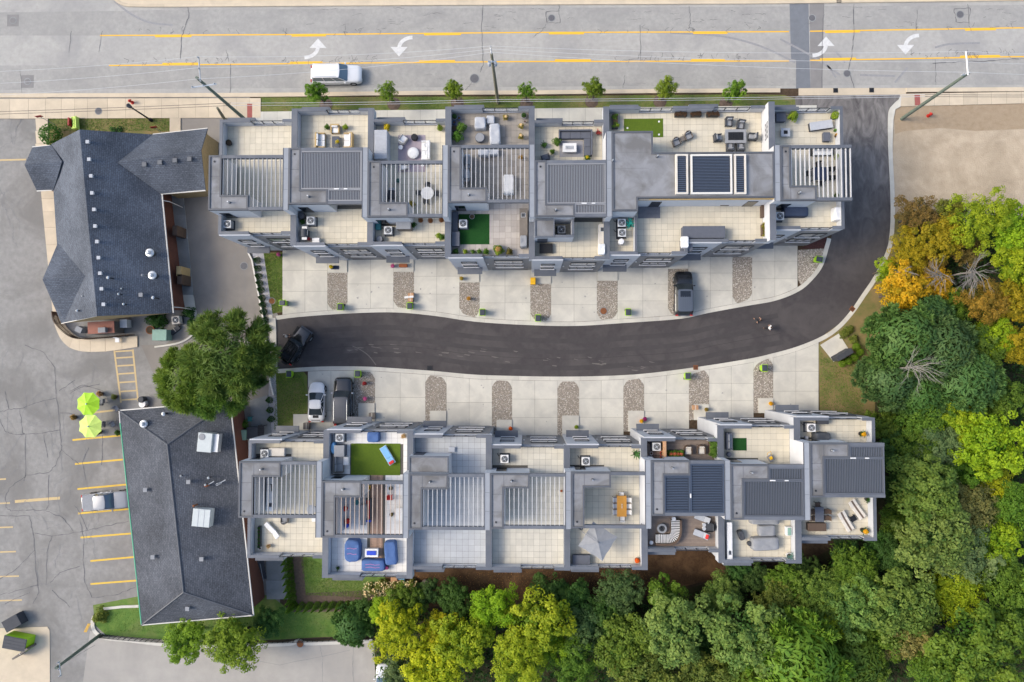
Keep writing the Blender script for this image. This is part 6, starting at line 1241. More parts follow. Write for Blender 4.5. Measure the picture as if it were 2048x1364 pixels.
# sixth
I(ac, 'air_conditioner', 'air conditioner', 'condenser behind the wood screen', 'L6f', 1313.4, 893.5, zt=.8, group='rooftop condensers'); I(chest, 'wood_screen', 'screen', 'slatted wood screen', 'L6f', 1330, 898, w=.22, d=1.5, h=1.3, mat='f_box', zt=1.2); I(pot, 'planter', 'planter', 'bright red bucket by the condenser', 'L6f', 1324, 907, r=.2, h=.4, mat='f_red', leaf=False); I(pot, 'planter', 'planter', 'white pot by the condenser', 'L6f', 1303, 907, r=.16, h=.35, mat='f_white', leaf=False)
I(trough, 'planter_trough', 'planter', 'black raised bed with flowers', 'L6f', 1351, 907, w=1.35, d=.7, h=.5, mat='f_black', bloom=(.5, .12, .08), n=4); I(armchair, 'armchair', 'chair', 'wicker chair with cream cushion, left one,', 'L6f', 1376.5, 899.5, 0, w=.8, d=.95, frame='f_brown', cush='f_cream'); I(armchair, 'armchair', 'chair', 'wicker chair with cream cushion, right one,', 'L6f', 1403, 898.7, 0, w=.8, d=.95, frame='f_brown', cush='f_cream'); I(trough, 'living_wall', 'planter', 'lush green planter along the right wall', 'L6f', 1427, 895, 90, w=1.6, d=.85, h=.6, mat='f_brown', n=4, col=(.09, .17, .03))
I(fire_bowl, 'fire_bowl', 'fire bowl', 'round grey fire bowl', 'L6b', 1324, 1057)
def zebra(o):
    """curved two-part sofa in black and white stripes"""
    path = [(-.0, 1.35), (.0, .9), (.0, .4), (-.06, .0), (-.25, -.35), (-.6, -.5), (-1.0, -.52), (-1.6, -.52), (-1.95, -.52)]; path = smooth_line(path, 6); A, B = offset(path, .42), offset(path, -.42); C2 = offset(path, .58)
    m = MB()
    for i in range(len(path)-1): m.prism([C2[i], C2[i+1], A[i+1], A[i]], 0, .72)
    m.build('backrest', 'f_brown', o, world=False); m = MB()
    for i in range(len(path)-1): m.prism([A[i], A[i+1], B[i+1], B[i]], 0, .30)
    m.build('base', 'f_brown', o, world=False)
    for i in range(len(path)-1): MB().prism([A[i], A[i+1], B[i+1], B[i]], .302, .45).build('seat_stripe', 'f_white' if i % 2 else 'f_black', o, world=False)
I(zebra, 'zebra_sofa', 'sofa', 'black and white striped curved sofa', 'L6b', 1351, 1067, 0)
I(round_table, 'side_table', 'table', 'white round table at the striped sofa top', 'L6b', 1347.4, 1037.5, r=.2, h=.5); I(round_table, 'side_table', 'table', 'white round table against the left wall', 'L6b', 1302.5, 1085, r=.18, h=.5); I(round_table, 'side_table', 'table', 'pale round table, upper by the black chair,', 'L6b', 1408, 1049.5, r=.18, h=.5, mat='f_lgrey'); I(round_table, 'side_table', 'table', 'pale round table, lower by the black chair,', 'L6b', 1408, 1057, r=.18, h=.5, mat='f_lgrey')
l1 = I(lounger, 'chaise', 'lounger', 'grey chaise with navy footrest, upper,', 'L6b', 1405, 1036.5, 250, L=1.6, w=.62, frame='f_slate', pad='f_lgrey'); l2 = I(lounger, 'chaise', 'lounger', 'grey chaise with red patterned pillow', 'L6b', 1403, 1069, 250, L=1.6, w=.66, frame='f_slate', pad='f_lgrey', head='f_red'); I(armchair, 'armchair', 'chair', 'black armchair by the right wall', 'L6b', 1421, 1054, -90, w=.95, d=.9, frame='f_black', cush='f_dark')
# seventh
I(sofa, 'bench', 'bench', 'blue grey bench along the left wall', 'L7f', 1458, 882, 90, w=1.7, d=.65, frame='f_slate', cush='f_grey'); I(drum, 'ball', 'ball', 'dark round kettle', 'L7f', 1458.5, 909, r=.24, h=.5, mat='f_slate'); mw = I(chest, 'lawn_mower', 'mower', 'grey and yellow push mower', 'L7f', 1543, 917, 30, w=.5, d=.6, h=.3, mat='f_grey'); MB().tube([(-.2, .3, .3), (-.2, .75, .8), (.2, .75, .8), (.2, .3, .3)], .02, 6).build('handle_bar', 'f_yellow', mw, world=False); put('engine', 'f_yellow', mw, .03, (-.15, -.1, .32, .15, .2, .45))
I(counter, 'outdoor_kitchen', 'kitchen', 'white cabinet run along the left wall', 'L7b', 1459.6, 1082, 90, zt=.9, w=3.6, d=.5, mat='f_white', top='f_white', hob=False, sink=True); I(covered, 'covered_grill', 'grill', 'black draped item', 'L7b', 1482.8, 1070.5, 20, w=.5, d=.95, h=.6, mat='f_dark'); I(drum, 'stool', 'stool', 'dark round stool', 'L7b', 1500, 1088, r=.23, h=.45, mat='f_dark')
I(covered, 'covered_table', 'table', 'table under a pale grey cover', 'L7b', 1533.5, 1061, 3, w=1.65, d=1.1, h=.6, mat='f_grey', rnd_=.1); I(covered, 'covered_sofa', 'sofa', 'sofa under a grey cover', 'L7b', 1531, 1087.5, 3, w=2.65, d=1.3, h=.8, mat='f_grey', rnd_=.15, zt=.6); I(covered, 'covered_sofa', 'sofa', 'grey covered seat tucked under the roof', 'L7b', 1530, 1041.5, w=2.8, d=.7, h=.8, mat='f_grey', rnd_=.15, zt=.6); I(chest, 'cooler', 'cooler', 'white and green cooler', 'L7b', 1577.5, 1062, 0, w=.58, d=.85, h=.5, mat='f_white'); I(chest, 'cushion', 'cushion', 'green pad on the white cooler', 'L7b', 1579, 1063, z=ZD+.535, zt=.04, w=.32, d=.7, h=.07, mat='f_mint'); I(pot, 'potted_plant', 'plant', 'pale blue spruce in a white tub', 'L7b', 1580, 1113, r=.32, h=.5, mat='f_white', kind='spiky', lr=.62, lh=.7, col=BLUEG, zt=.6)
# rightmost rear house
I(ac, 'air_conditioner', 'air conditioner', 'white condenser by the dark cabinet', 'L8f', 1623, 855.5, zt=.8, group='rooftop condensers', top='f_white'); I(chest, 'cabinet', 'cabinet', 'dark cabinet under the front parapet', 'L8f', 1645, 844, w=1.05, d=.4, h=.6, mat='f_dark'); I(covered, 'covered_grill', 'grill', 'grill under a black cover', 'L8f', 1645.6, 872.5, w=1.5, d=.7, h=1.05, mat='f_dark', rnd_=.4, zt=.9); I(drum, 'watering_can', 'watering can', 'small blue and white can', 'L8f', 1614.5, 875.5, r=.16, h=.35, mat='f_lgrey'); I(pot, 'flower_pot', 'plant', 'yellow flowers with palm leaves, upper,', 'L8f', 1723.5, 868, r=.25, h=.4, mat='f_black', kind='palm', lr=.5, col=GREEN, bloom=GOLD)
I(rect_table, 'dining_table', 'table', 'dark slate dining table', 'L8b', 1639, 1029, 0, zt=.75, w=.85, d=1.45, h=.75, mat='f_slate')
for a, b, rz, w_ in ((1654, 1023, -90, 'upper right'), (1654, 1036, -90, 'lower right'), (1636, 1010, 0, 'upper'), (1625, 1024, 90, 'upper left'), (1625, 1037, 90, 'lower left')): I(chair, 'dining_chair', 'chair', 'dark brown chair, %s of the slate table,' % w_, 'L8b', a, b, rz, zt=.5, frame='f_brown', seat='f_brown', group='chairs at the slate table')
I(chest, 'storage_bench', 'bench', 'dark brown storage bench', 'L8b', 1634, 1054, w=1.75, d=.75, h=.6, mat='f_brown', zt=.5); I(lounger, 'sun_lounger', 'lounger', 'cream lounger with brown stripe, left one,', 'L8b', 1692, 1042.5, 30, L=2.15, w=.8, frame='f_cream', pad='f_cream', stripe='f_stripebrown', back=.18); I(lounger, 'sun_lounger', 'lounger', 'cream lounger with brown stripe, right one,', 'L8b', 1714.5, 1018.5, 35, L=2.15, w=.8, frame='f_cream', pad='f_cream', stripe='f_stripebrown', back=.18)
I(rect_table, 'side_table', 'table', 'small black table between striped loungers', 'L8b', 1707, 1037, 30, w=.55, d=.55, h=.4, mat='f_black'); I(pot, 'flower_pot', 'plant', 'yellow flowers with palm leaves, lower,', 'L8b', 1727, 1061, r=.25, h=.4, mat='f_black', kind='palm', lr=.55, col=(.05, .15, .06), bloom=GOLD); I(pot, 'potted_plant', 'plant', 'green fern at the roof corner', 'L8b', 1735, 999, r=.2, h=.35, kind='palm', lr=.45, col=DKG)
# ------------------------------------------------------------------ vehicles: nose towards +x in local space
def loft(sections, n_close=True):
    """sections: list of lists of 3-D points (open rings, equal length)"""
    m = MB(); k = len(sections[0]); vs = [p for s in sections for p in s]; fs = []
    for i in range(len(sections)-1):
        for j in range(k-1): fs.append((i*k+j, i*k+j+1, (i+1)*k+j+1, (i+1)*k+j))
    fs.append(tuple(range(k))[::-1]); fs.append(tuple((len(sections)-1)*k+j for j in range(k))); m.add(vs, fs); return m
def body_ring(x, w, z0, zs, zt, tum=.86):
    """half-open ring from sill to sill over the top: width w, shoulder height zs, top zt"""
    pts = [(-w*.94, z0), (-w, z0+.14), (-w*1.0, (z0+zs)*.5), (-w*.985, zs-.06), (-w*.94, zs), (-w*tum, zt-.03), (-w*.55, zt), (0, zt+.012)]
    return [(x, y, z) for y, z in pts] + [(x, -y, z) for y, z in pts[::-1][1:]]
def wheel(o, x, y, r, w=.24, rim='galv'):
    t = MB(); a = [(r*.62, -w/2), (r*.93, -w/2), (r, -w*.36), (r, w*.36), (r*.93, w/2), (r*.62, w/2)]; t.lathe(a, 22, cap=False); t.v = [(p[0]+x, p[2]+y, p[1]+r) for p in t.v]; tb = t.build('wheel', 'f_rubber', o, True, world=False)
    d = MB().lathe([(r*.63, -w*.38), (r*.63, w*.38)], 18); d.v = [(p[0]+x, p[2]+y, p[1]+r) for p in d.v]; d.build('rim', rim, tb, world=False)
    s = 1 if y > 0 else -1
    for k in range(5):
        a_ = k*1.2566; sp = MB().cbox(x+math.cos(a_)*r*.33, y+s*w*.40, r+math.sin(a_)*r*.33, r*.55, .02, r*.13, 0, 0, -a_); sp.build('spoke', rim, tb, world=False)
def car(name, label, cat, px, py, heading, L, W, prof, cab, paint, glass='carglass', r=.36, roof=None, rails=False, roofribs=0, zmap=.8, bed=None, tail='f_red', spare=False, extras=None, mirror=None, dw=1.0, hl=.16):
    """prof: [(x fraction, half-width factor, shoulder z, top z)], cab: (x rear base, x rear top, x front top, x front base, belt z, roof z, top width factor)"""
    p = P(px, py, zmap); o = thing(name, label, cat, (p.x, p.y, 0.014), R(heading)); hw = W/2; z0 = .24
    sec = [body_ring((f-.5)*L, hw*wf, z0 + (.10 if f in (0, 1) else 0), zs, zt, .86) for f, wf, zs, zt in prof]
    loft(sec).build('body', paint, o, True, world=False)
    xa, xb, xc, xd, zb, zr, tf = cab; xa, xb, xc, xd = [(v-.5)*L for v in (xa, xb, xc, xd)]; wb, wt = hw*.90, hw*tf
    def ringz(x0, x1, w, z, rr=.10): return [(x0+rr, -w, z), (x1-rr*1.6, -w, z), (x1-rr*.4, -w*.9, z), (x1, -w*.6, z), (x1+.03, 0, z), (x1, w*.6, z), (x1-rr*.4, w*.9, z), (x1-rr*1.6, w, z), (x0+rr, w, z), (x0, w*.75, z), (x0-.01, 0, z), (x0, -w*.75, z)]
    A, B = ringz(xa, xd, wb, zb-.03), ringz(xb, xc, wt, zr-.07); n = len(A); m = MB(); m.add(A + B, [(i, (i+1) % n, n+(i+1) % n, n+i) for i in range(n)] + [tuple(n+i for i in range(n))]); m.build('glasshouse', glass, o, world=False)
    C0, C1, C2 = ringz(xb-.02, xc+.01, wt+.012, zr-.075), ringz(xb, xc, wt*.985, zr-.02), ringz(xb+.10, xc-.12, wt*.86, zr); m = MB(); m.add(C0 + C1 + C2, [(j*n+i, j*n+(i+1) % n, (j+1)*n+(i+1) % n, (j+1)*n+i) for j in (0, 1) for i in range(n)] + [tuple(2*n+i for i in range(n))]); rf = m.build('roof', roof or paint, o, True, world=False)
    for s in (-1, 1):
        for f in (0, .36, .70, 1):
            x0 = xa + .1 + (xd-xa-.25)*f; x1 = xb + .1 + (xc-xb-.22)*f; m = MB(); m.tube([(x0, s*(wb+.006), zb-.03), (x1, s*(wt+.006), zr-.07)], .035, 5); m.build('pillar', paint, o, world=False)
        for f0, f1 in ((.04, .36), (.36, .72)):
            x0 = xa + (xd-xa)*f0 + .1; x1 = xa + (xd-xa)*f1 + .08; d = MB().box(x0, s*hw*.9*dw, z0+.12, x1, s*(hw*dw+.012), zb-.10).build('door', paint, o, False, .012, world=False); MB().box(x1-.5 if f0 > .2 else x1-.35, s*(hw*dw+.012), zb-.2, x1-.32 if f0 > .2 else x1-.17, s*(hw*dw+.035), zb-.17).build('handle', 'f_chrome', d, world=False)
        MB().cbox(xd-.28, s*(hw+.10), zb+.05, .13, .22, .15).build('mirror', mirror or paint, o, False, .03, world=False)
        for wx in (-.5+.19, .5-.175): wheel(o, wx*L, s*(hw-.10), r)
        zf = prof[-2][2]; MB().cbox(L/2-hl-(.12 if hl < .3 else 0), s*hw*(.62 if hl < .3 else .70), zf-.09 if hl < .3 else zf+.03, .26, hw*.26, .12).build('headlight', 'f_white', o, False, .03, world=False); MB().cbox(-L/2+.05, s*hw*.78, prof[1][2]-.05, .10, hw*.28, .22).build('taillight', tail, o, False, .02, world=False)
    MB().box(L/2-.10, -hw*.42, .45, L/2+.005, hw*.42, prof[-1][2]-.08).build('grille', 'f_black', o, world=False); MB().box(-L/2-.03, -.26, .5, -L/2+.06, .26, .63).build('licence_plate', 'f_white', o, world=False)
    MB().box(-L*.42, -hw*.8, .2, L*.42, hw*.8, .3).build('underbody', 'f_black', o, world=False)
    if rails:
        for s in (-1, 1): MB().tube([(xb+.15, s*wt*.86, zr-.01), (xb+.3, s*wt*.88, zr+.05), (xc-.5, s*wt*.88, zr+.05), (xc-.3, s*wt*.86, zr-.01)], .02, 6).build('roof_rail', 'galv', o, world=False)
    for k in range(roofribs): y = (k-(roofribs-1)/2)*wt*.30; MB().box(xb+.35, y-.018, zr-.001, xb+.35+(xc-xb)*.55, y+.018, zr+.014).build('roof_rib', roof or paint, rf, world=False)
    return o, rf, dict(xa=xa, xb=xb, xc=xc, xd=xd, zb=zb, zr=zr, wt=wt, hw=hw, L=L)
SUVP = [(0, .86, .95, .98), (.03, .96, 1.02, 1.06), (.12, 1.0, 1.05, 1.10), (.5, 1.0, 1.02, 1.10), (.70, 1.0, 1.00, 1.10), (.78, .99, .98, 1.08), (.92, .96, .93, 1.02), (.975, .86, .86, .93), (1, .70, .74, .80)]
car('suv', 'white SUV driving along the street', 'car', 672, 147, 0, 5.75, 2.05, SUVP, (.02, .07, .60, .74, 1.10, 1.85, .80), 'paintwhite', 'carglassblue', .39, rails=True, zmap=1.0)
o, rf, q = car('suv', 'black SUV with grey panoramic roof parked on an upper driveway', 'car', 1368, 587, 90, 4.95, 2.02, SUVP, (.03, .09, .58, .73, 1.08, 1.75, .80), 'paintblack', 'carglass', .38, roof='paintslate', roofribs=4, zmap=1.0); MB().box(q['xc']-.85, -q['wt']*.7, q['zr'], q['xc']-.2, q['wt']*.7, q['zr']+.01).build('sunroof', 'darkglass', rf, world=False)
car('suv', 'black SUV with ribbed roof beside the white coupe', 'car', 685, 803, 90, 5.35, 2.06, SUVP, (.02, .07, .60, .73, 1.12, 1.88, .80), 'paintblack', 'carglass', .40, roof='paintgraphite', rails=True, roofribs=5, zmap=1.0, mirror='f_chrome')
CP = [(0, .46, .70, .76), (.015, .68, .76, .84), (.045, .86, .82, .90), (.08, .96, .84, .93), (.10, 1.0, .86, .95), (.22, 1.04, .86, .95), (.42, .96, .80, .88), (.60, .95, .78, .86), (.78, .99, .74, .82), (.88, .94, .68, .76), (.94, .82, .61, .68), (.98, .62, .54, .60), (1, .36, .48, .52)]
o, rf, q = car('coupe', 'white sports coupe parked beside the black SUV', 'car', 633, 804, 90, 4.5, 1.86, CP, (.10, .34, .56, .74, .86, 1.28, .70), 'paintwhite', 'carglass', .34, zmap=.7, dw=.955, hl=.62)
MB().box(-1.78, -.34, .93, -1.45, .34, .962).build('engine_grille', 'f_black', o, False, .02, world=False); MB().cbox(-2.02, 0, .92, .07, 1.0, .05).build('spoiler', 'f_black', o, False, .02, world=False)
JP = [(0, .92, 1.05, 1.08), (.04, .96, 1.1, 1.12), (.5, .96, 1.1, 1.12), (.66, .92, 1.08, 1.12), (.70, .80, 1.06, 1.12), (.93, .74, 1.02, 1.08), (.96, .74, .98, 1.04), (.965, .95, .60, .66), (1, .92, .56, .62)]
o, rf, q = car('off_roader', 'black boxy off-roader with spare wheel at the lane end', 'car', 590, 690, 57, 4.35, 1.88, JP, (.06, .07, .56, .62, 1.12, 1.84, .82), 'paintblack', 'carglass', .42, zmap=1.2)
for s in (-1, 1):
    for x in (-.31, .325): MB().cbox(x*q['L'], s*(q['hw']-.08), .98, 1.0, .30, .08).build('fender', 'f_rubber', o, False, .03, world=False)
    MB().tube([(q['xb'], s*q['wt']*.75, q['zr']+.03), (q['xc']-.1, s*q['wt']*.75, q['zr']+.03)], .025, 6).build('roof_bar', 'f_black', o, world=False)
MB().box(q['xb']+.25, -q['wt']*.6, q['zr']-.001, q['xb']+.75, q['wt']*.6, q['zr']+.012).build('roof_window', 'darkglass', rf, world=False)
for k in range(4): MB().box(q['xb']+1.0, -.5+k*.3, q['zr'], q['xb']+1.9, -.4+k*.3, q['zr']+.02).build('roof_rib', 'f_black', rf, world=False)
t = MB().lathe([(.2, -.12), (.36, -.12), (.39, 0), (.36, .12), (.2, .12)], 20); t.v = [(-q['L']/2-.14+p[2], p[0], p[1]+.95) for p in t.v]; t.build('spare_wheel', 'f_rubber', o, True, world=False)
PKP = [(0, .93, 1.0, 1.02), (.03, .96, 1.02, 1.04), (.36, .97, 1.02, 1.04), (.60, .98, 1.04, 1.10), (.72, .98, 1.02, 1.10), (.92, .96, .98, 1.06), (.98, .88, .88, .95), (1, .78, .78, .84)]
o, rf, q = car('pickup_truck', 'silver crew cab pickup nosed up to the brick building', 'truck', 208, 1003, 5, 5.3, 1.95, PKP, (.30, .335, .58, .715, 1.08, 1.80, .78), 'paintsilver', 'carglassblue', .38, zmap=1.2)
MB().box(-q['L']/2+.10, -q['hw']*.86, 1.05, -q['L']*.2-.02, q['hw']*.86, 1.10).build('bed_cover', 'f_grey', o, False, .02, world=False)
car('suv', 'white car partly cut by the bottom edge', 'car', 768, 1372, 90, 4.6, 1.9, SUVP, (.04, .10, .58, .73, 1.05, 1.6, .80), 'paintwhite', 'carglassblue', .36, zmap=1.0)

# ------------------------------------------------------------------ wheeled bins
def bin_(px, py, rz, label, body='f_lime'):
    p = P(px, py, .8); o = thing('wheeled_bin', label, 'bin', (p.x, p.y, .035), R(rz), 'green wheeled bins')
    m = MB(); a = [(-.24, -.27), (.24, -.27), (.24, .27), (-.24, .27)]; b = [(-.31, -.36), (.31, -.36), (.31, .36), (-.31, .36)]; m.add([(x, y, .05) for x, y in a] + [(x, y, .98) for x, y in b], [(3, 2, 1, 0)] + [(i, (i+1) % 4, 4+(i+1) % 4, 4+i) for i in range(4)] + [(4, 5, 6, 7)]); m.build('body', body, o, False, .02, world=False)
    put('rim', body, o, .01, (-.34, -.39, .93, .34, .39, .985)); MB().add([(-.30, -.36, .99), (.30, -.36, .99), (.30, .34, .99), (-.30, .34, .99), (-.26, -.31, 1.06), (.26, -.31, 1.06), (.26, .30, 1.10), (-.26, .30, 1.10)], [(3, 2, 1, 0), (4, 5, 6, 7), (0, 1, 5, 4), (1, 2, 6, 5), (2, 3, 7, 6), (3, 0, 4, 7)]).build('lid', 'f_binlid', o, False, .02, world=False)
    MB().tube([(-.24, .40, 1.0), (.24, .40, 1.0)], .022, 6).build('handle', body, o, world=False)
    for s in (-1, 1):
        w = MB().lathe([(.12, -.03), (.12, .03)], 14); w.v = [(q[2]+s*.24, q[0]+.28, q[1]+.125) for q in w.v]; w.build('wheel', 'f_rubber', o, world=False)
    put('emblem', 'f_lgrey', o, 0, (-.09, -.10, 1.086, .09, .02, 1.092)) if False else None
for a, b, rz, w_ in ((566, 606, -90, 'at the left edge of the first upper driveway'), (681, 614, 0, 'on the first upper gravel strip'), (820, 612, 0, 'below the cardboard boxes'), (965, 625, 0, 'right of the third upper gravel strip'), (1076, 636.5, 0, 'on the fourth upper gravel strip'), (1256, 624.5, 0, 'standing alone on the sixth upper driveway'), (1637, 519, 80, 'at the rightmost gravel corner'),
                    (579, 748, 180, 'on the small lawn beside the coupe'), (716, 747.5, 180, 'on the first lower gravel strip'), (1375, 752, 180, 'left of the sixth lower gravel strip'), (1528, 736, 180, 'on the last lower gravel strip')): bin_(a, b, rz, 'lime green bin with dark lid ' + w_)
g_ = dict(z=.14)
I(crate, 'cardboard_box', 'box', 'brown cardboard box, upper behind a bin', 'on gravel', 822, 590, 5, z=.06, w=.6, d=.45, h=.5); I(crate, 'cardboard_box', 'box', 'brown cardboard box, lower behind a bin', 'on gravel', 821, 600, 0, z=.06, w=.5, d=.4, h=.55); I(crate, 'flat_box', 'box', 'long white carton lying across cardboard boxes', '', 818, 594, 5, z=.62, zt=.1, w=1.0, d=.22, h=.14, mat='f_white')
I(crate, 'cardboard_box', 'box', 'tan parcel', 'beside the sixth lower porch', 1391, 815, z=.16, w=.6, d=.5, h=.4)
for a in ((662, 533.5, 'yellow and red flower box beside the second canopy', YEL, 'f_dark'), (785, 532, 'pink flower mound left of the third canopy', PINK, 'f_brown'), (923, 557, 'golden grass pot left of the fourth canopy', (.36, .26, .05), 'f_brown'), (937, 597, 'autumn flower basket on the third upper gravel strip', (.45, .24, .05), 'f_terra'), (729, 767, 'red flower pot on the first lower gravel strip', REDP, 'f_red'), (730, 797, 'pink flower pot on the first lower gravel strip', PINK, 'f_lav'),
          (1021, 857, 'orange pumpkin pot beside the fourth lower porch', ORNG, 'f_dark'), (1153, 854, 'green shrub pot beside the fifth lower porch', LIME, 'f_dark'), (1283, 842, 'orange and yellow flower pots by the sixth porch', GOLD, 'f_orange'), (1290, 838, 'purple flower pot by the sixth lower porch', (.26, .02, .16), 'f_purple'), (1413, 819, 'brown flower pot by the seventh lower porch', (.25, .18, .05), 'f_brown'), (1542, 807, 'yellow flower pot by the last lower porch', GOLD, 'f_yellow'), (557, 509, 'pink flowering bush at the left facade corner', PINK, 'f_brown')):
    I(pot, 'flower_pot', 'plant', a[2], '', a[0], a[1], z=.15, r=.2, h=.3, mat=a[4], lr=.36, col=a[3], kind='flowers')
I(chest, 'yellow_cart', 'cart', 'bright yellow stacked tubs at the fifth porch', '', 1066, 562, z=.15, w=.55, d=.75, h=.5, mat='f_yellow', ribs=2); I(chest, 'door_bench', 'bench', 'rust brown bench under the third canopy', '', 806, 531, z=.15, w=.9, d=.35, h=.4, mat='f_terra'); I(chest, 'door_mat', 'mat', 'dark door mat below the second canopy', '', 670, 535, z=.142, zt=.02, w=.9, d=.4, h=.03, mat='f_navy')
I(crate, 'wicker_basket', 'basket', 'grey wicker basket at the second rear porch', '', 744, 832, z=.16, w=.65, d=.7, h=.5, mat='f_wicker'); I(crate, 'wicker_basket', 'basket', 'brown wicker basket at the first rear porch', '', 613, 852, z=.16, w=.65, d=.7, h=.5, mat='f_wicker')
# mailboxes
for k, (a, b) in enumerate(((1679, 714), (1694, 705))): I(chest, 'mailbox_cluster', 'mailbox', 'black mailbox cabinet, %s of two on the pad' % ('left', 'right')[k], '', a, b, 29, z=.06, zt=1.0, w=.95, d=.55, h=1.4, mat='f_dark', group='mailbox cabinets')
# ------------------------------------------------------------------ brick restaurant and brick shop
def roof_face(o, pts, mat, name='roof_slope'):
    """one slope: polygon of (px, py, z); given a little thickness"""
    v = [P(*p) for p in pts]; n = len(v); nr = (v[1]-v[0]).cross(v[2]-v[0]).normalized(); nr = nr if nr.z > 0 else -nr; w = [q - nr*.12 for q in v]
    m = MB(); m.add(v + w, [tuple(range(n)), tuple(range(2*n-1, n-1, -1))] + [(i, (i+1) % n, n+(i+1) % n, n+i) for i in range(n)]); return m.build(name, mat, o)
def gutter(o, a, b, mat='trimwhite', r=.07):
    return MB().tube([P(*a), P(*b)], r, 6).build('gutter', mat, o)
E1, R1 = 3.5, 7.1
o = thing('restaurant', 'brick restaurant with dark grey gabled roof and side wings', 'building', (*XY(215, 450, 0), 0)); BR1 = o
def wall_under(o, pts, z1, mat='brick', inset=.35):
    """brick walls under a list of eave points"""
    pl = [XY(a, b, z) for a, b, z in pts]; pl = shrink(pl, inset); m = MB().prism(pl, 0, z1).build('wall', mat, o); return m
wall_under(o, [(108, 300, E1), (308, 272, E1), (324.5, 389, E1), (347, 626, E1), (194, 632, E1), (124, 646, E1), (107, 385, E1)], E1-.15, inset=.55)
wall_under(o, [(318, 272, E1), (411, 260, E1), (408, 380, E1), (322, 386, E1)], E1-.15, 'tanwood', .2)
wall_under(o, [(68, 298, E1), (110, 296, E1), (112, 378, E1), (76, 380, E1)], E1-.15, inset=.3)
NS, EW = 'shingle_ns', 'shingle_ew'
roof_face(o, [(159, 259, R1), (194, 632, R1), (124, 647, E1), (107, 385, E1), (103, 288, E1)], NS)            # west slope
roof_face(o, [(159, 259, R1), (308, 269, E1), (324.5, 389, E1), (347, 626, E1), (194, 632, R1)], NS)          # east slope
w1 = 5.0; roof_face(o, [(49, 330, w1), (124, 323, w1+.02), (103, 290, E1+.05), (65, 294, E1)], EW, 'wing_slope'); roof_face(o, [(49, 330, w1), (74, 382, E1), (107, 380, E1+.05), (124, 323, w1+.02)], EW, 'wing_slope')
w2 = 6.1; roof_face(o, [(85, 559, w2), (171, 552, w2+.1), (116, 485, E1+.1)], EW, 'wing_slope'); roof_face(o, [(85, 559, w2), (123, 647, E1), (132, 646, E1+.15), (171, 552, w2+.1)], EW, 'wing_slope')
w3 = 5.5; roof_face(o, [(235, 325, w3+.05), (402, 300, w3), (415, 256.5, E1), (306, 268.7, E1+.06)], EW, 'wing_slope'); roof_face(o, [(235, 325, w3+.05), (322, 388, E1+.06), (411, 381, E1), (402, 300, w3)], EW, 'wing_slope')
for gp in ([(49, 330, w1-.1), (65, 294, E1-.1), (74, 382, E1-.1)], [(402, 300, w3-.1), (415, 256.5, E1-.1), (411, 381, E1-.1)], [(85, 559, w2-.1), (116, 485, E1-.1), (123, 647, E1-.1)], [(159, 259, R1-.15), (103, 288, E1-.15), (308, 269, E1-.15)], [(194, 632, R1-.15), (124, 647, E1-.15), (347, 626, E1-.15)]):
    MB().face([P(*p) + Vector((0, 0, 0)) for p in gp]).build('gable', 'tanwood', o)
gutter(o, (324.5, 389, E1), (347, 626, E1)); gutter(o, (322, 388, E1), (411, 381, E1)); gutter(o, (306, 268.7, E1), (415, 256.5, E1)); gutter(o, (65, 294, E1), (101, 291, E1)); gutter(o, (74, 382, E1), (105, 380, E1)); gutter(o, (123, 647, E1), (194, 632, R1-.2), r=.04)
p, q = P(324.5, 389, E1), P(347, 626, E1)
for k in range(2): a = p.lerp(q, (.05, .95)[k]); MB().tube([(a.x, a.y, E1-.05), (a.x+.45, a.y, E1-.6), (a.x+.45, a.y, .1)], .05, 6).build('downpipe', 'trimwhite', o)
def slope_z(px, py, xr, xe, zr, ze): return zr + (ze-zr)*min(max((px-xr)/(xe-xr), 0), 1)
def box_vent(o, px, py, z, s=.34, mat='metallight'):
    p = P(px, py, z); v = MB().cbox(p.x, p.y, p.z+.12, s, s, .26).build('box_vent', mat, o); MB().cbox(p.x, p.y, p.z+.27, s+.1, s+.1, .05).build('hood', mat, v)
def flue(o, px, py, z, r=.12, h=.9, mat='galv'):
    p = P(px, py, z+h); v = MB().tube([(p.x, p.y, z-.1), (p.x, p.y, z+h-.1)], r*.75, 10).build('flue', 'f_dark' if mat == 'galv' else mat, o); MB().lathe([(r, 0), (r*1.35, .06), (r*.3, .16)], 12, p.x, p.y, z+h-.1).build('cowl', mat, v)
def mushroom(o, px, py, z, r=.45):
    p = P(px, py, z+.6); v = MB().lathe([(r*.7, -.6), (r*.7, .1)], 18, p.x, p.y, z+.3).build('exhaust_fan', 'f_dark', o); MB().lathe([(r, .05), (r*1.05, .12), (r*.9, .2), (r*.55, .24)], 22, p.x, p.y, z+.35).build('shroud', 'galv', v); MB().lathe([(r*.5, .24), (r*.5, .5), (r*.3, .62)], 18, p.x, p.y, z+.35).build('motor_dome', 'f_white', v)
for a, b in ((178, 285), (181, 320), (185, 353), (187, 387), (191, 420), (193, 453), (197, 484), (200, 516), (203, 547), (206, 578), (210, 609)): box_vent(o, a, b, 6.7, .26, 'f_lgrey')
for a, b in ((291, 330), (322, 326), (352, 322), (381, 319)): box_vent(o, a, b, 5.15, .36, 'framegrey')
mushroom(o, 298, 505, 4.7); mushroom(o, 303, 550, 4.7); flue(o, 215, 555, 6.3); flue(o, 284, 550, 5.0, .1, .6, 'f_grey'); flue(o, 305, 595, 4.6, .13, 1.1); flue(o, 236, 588, 6.0, .09, .6); flue(o, 246, 608, 5.8, .1, .5); flue(o, 242, 577, 5.9, .07, .3); box_vent(o, 284, 590, 5.0, .32, 'f_grey'); flue(o, 153, 621, 5.2, .1, .7); flue(o, 164, 592, 5.6, .06, .4)
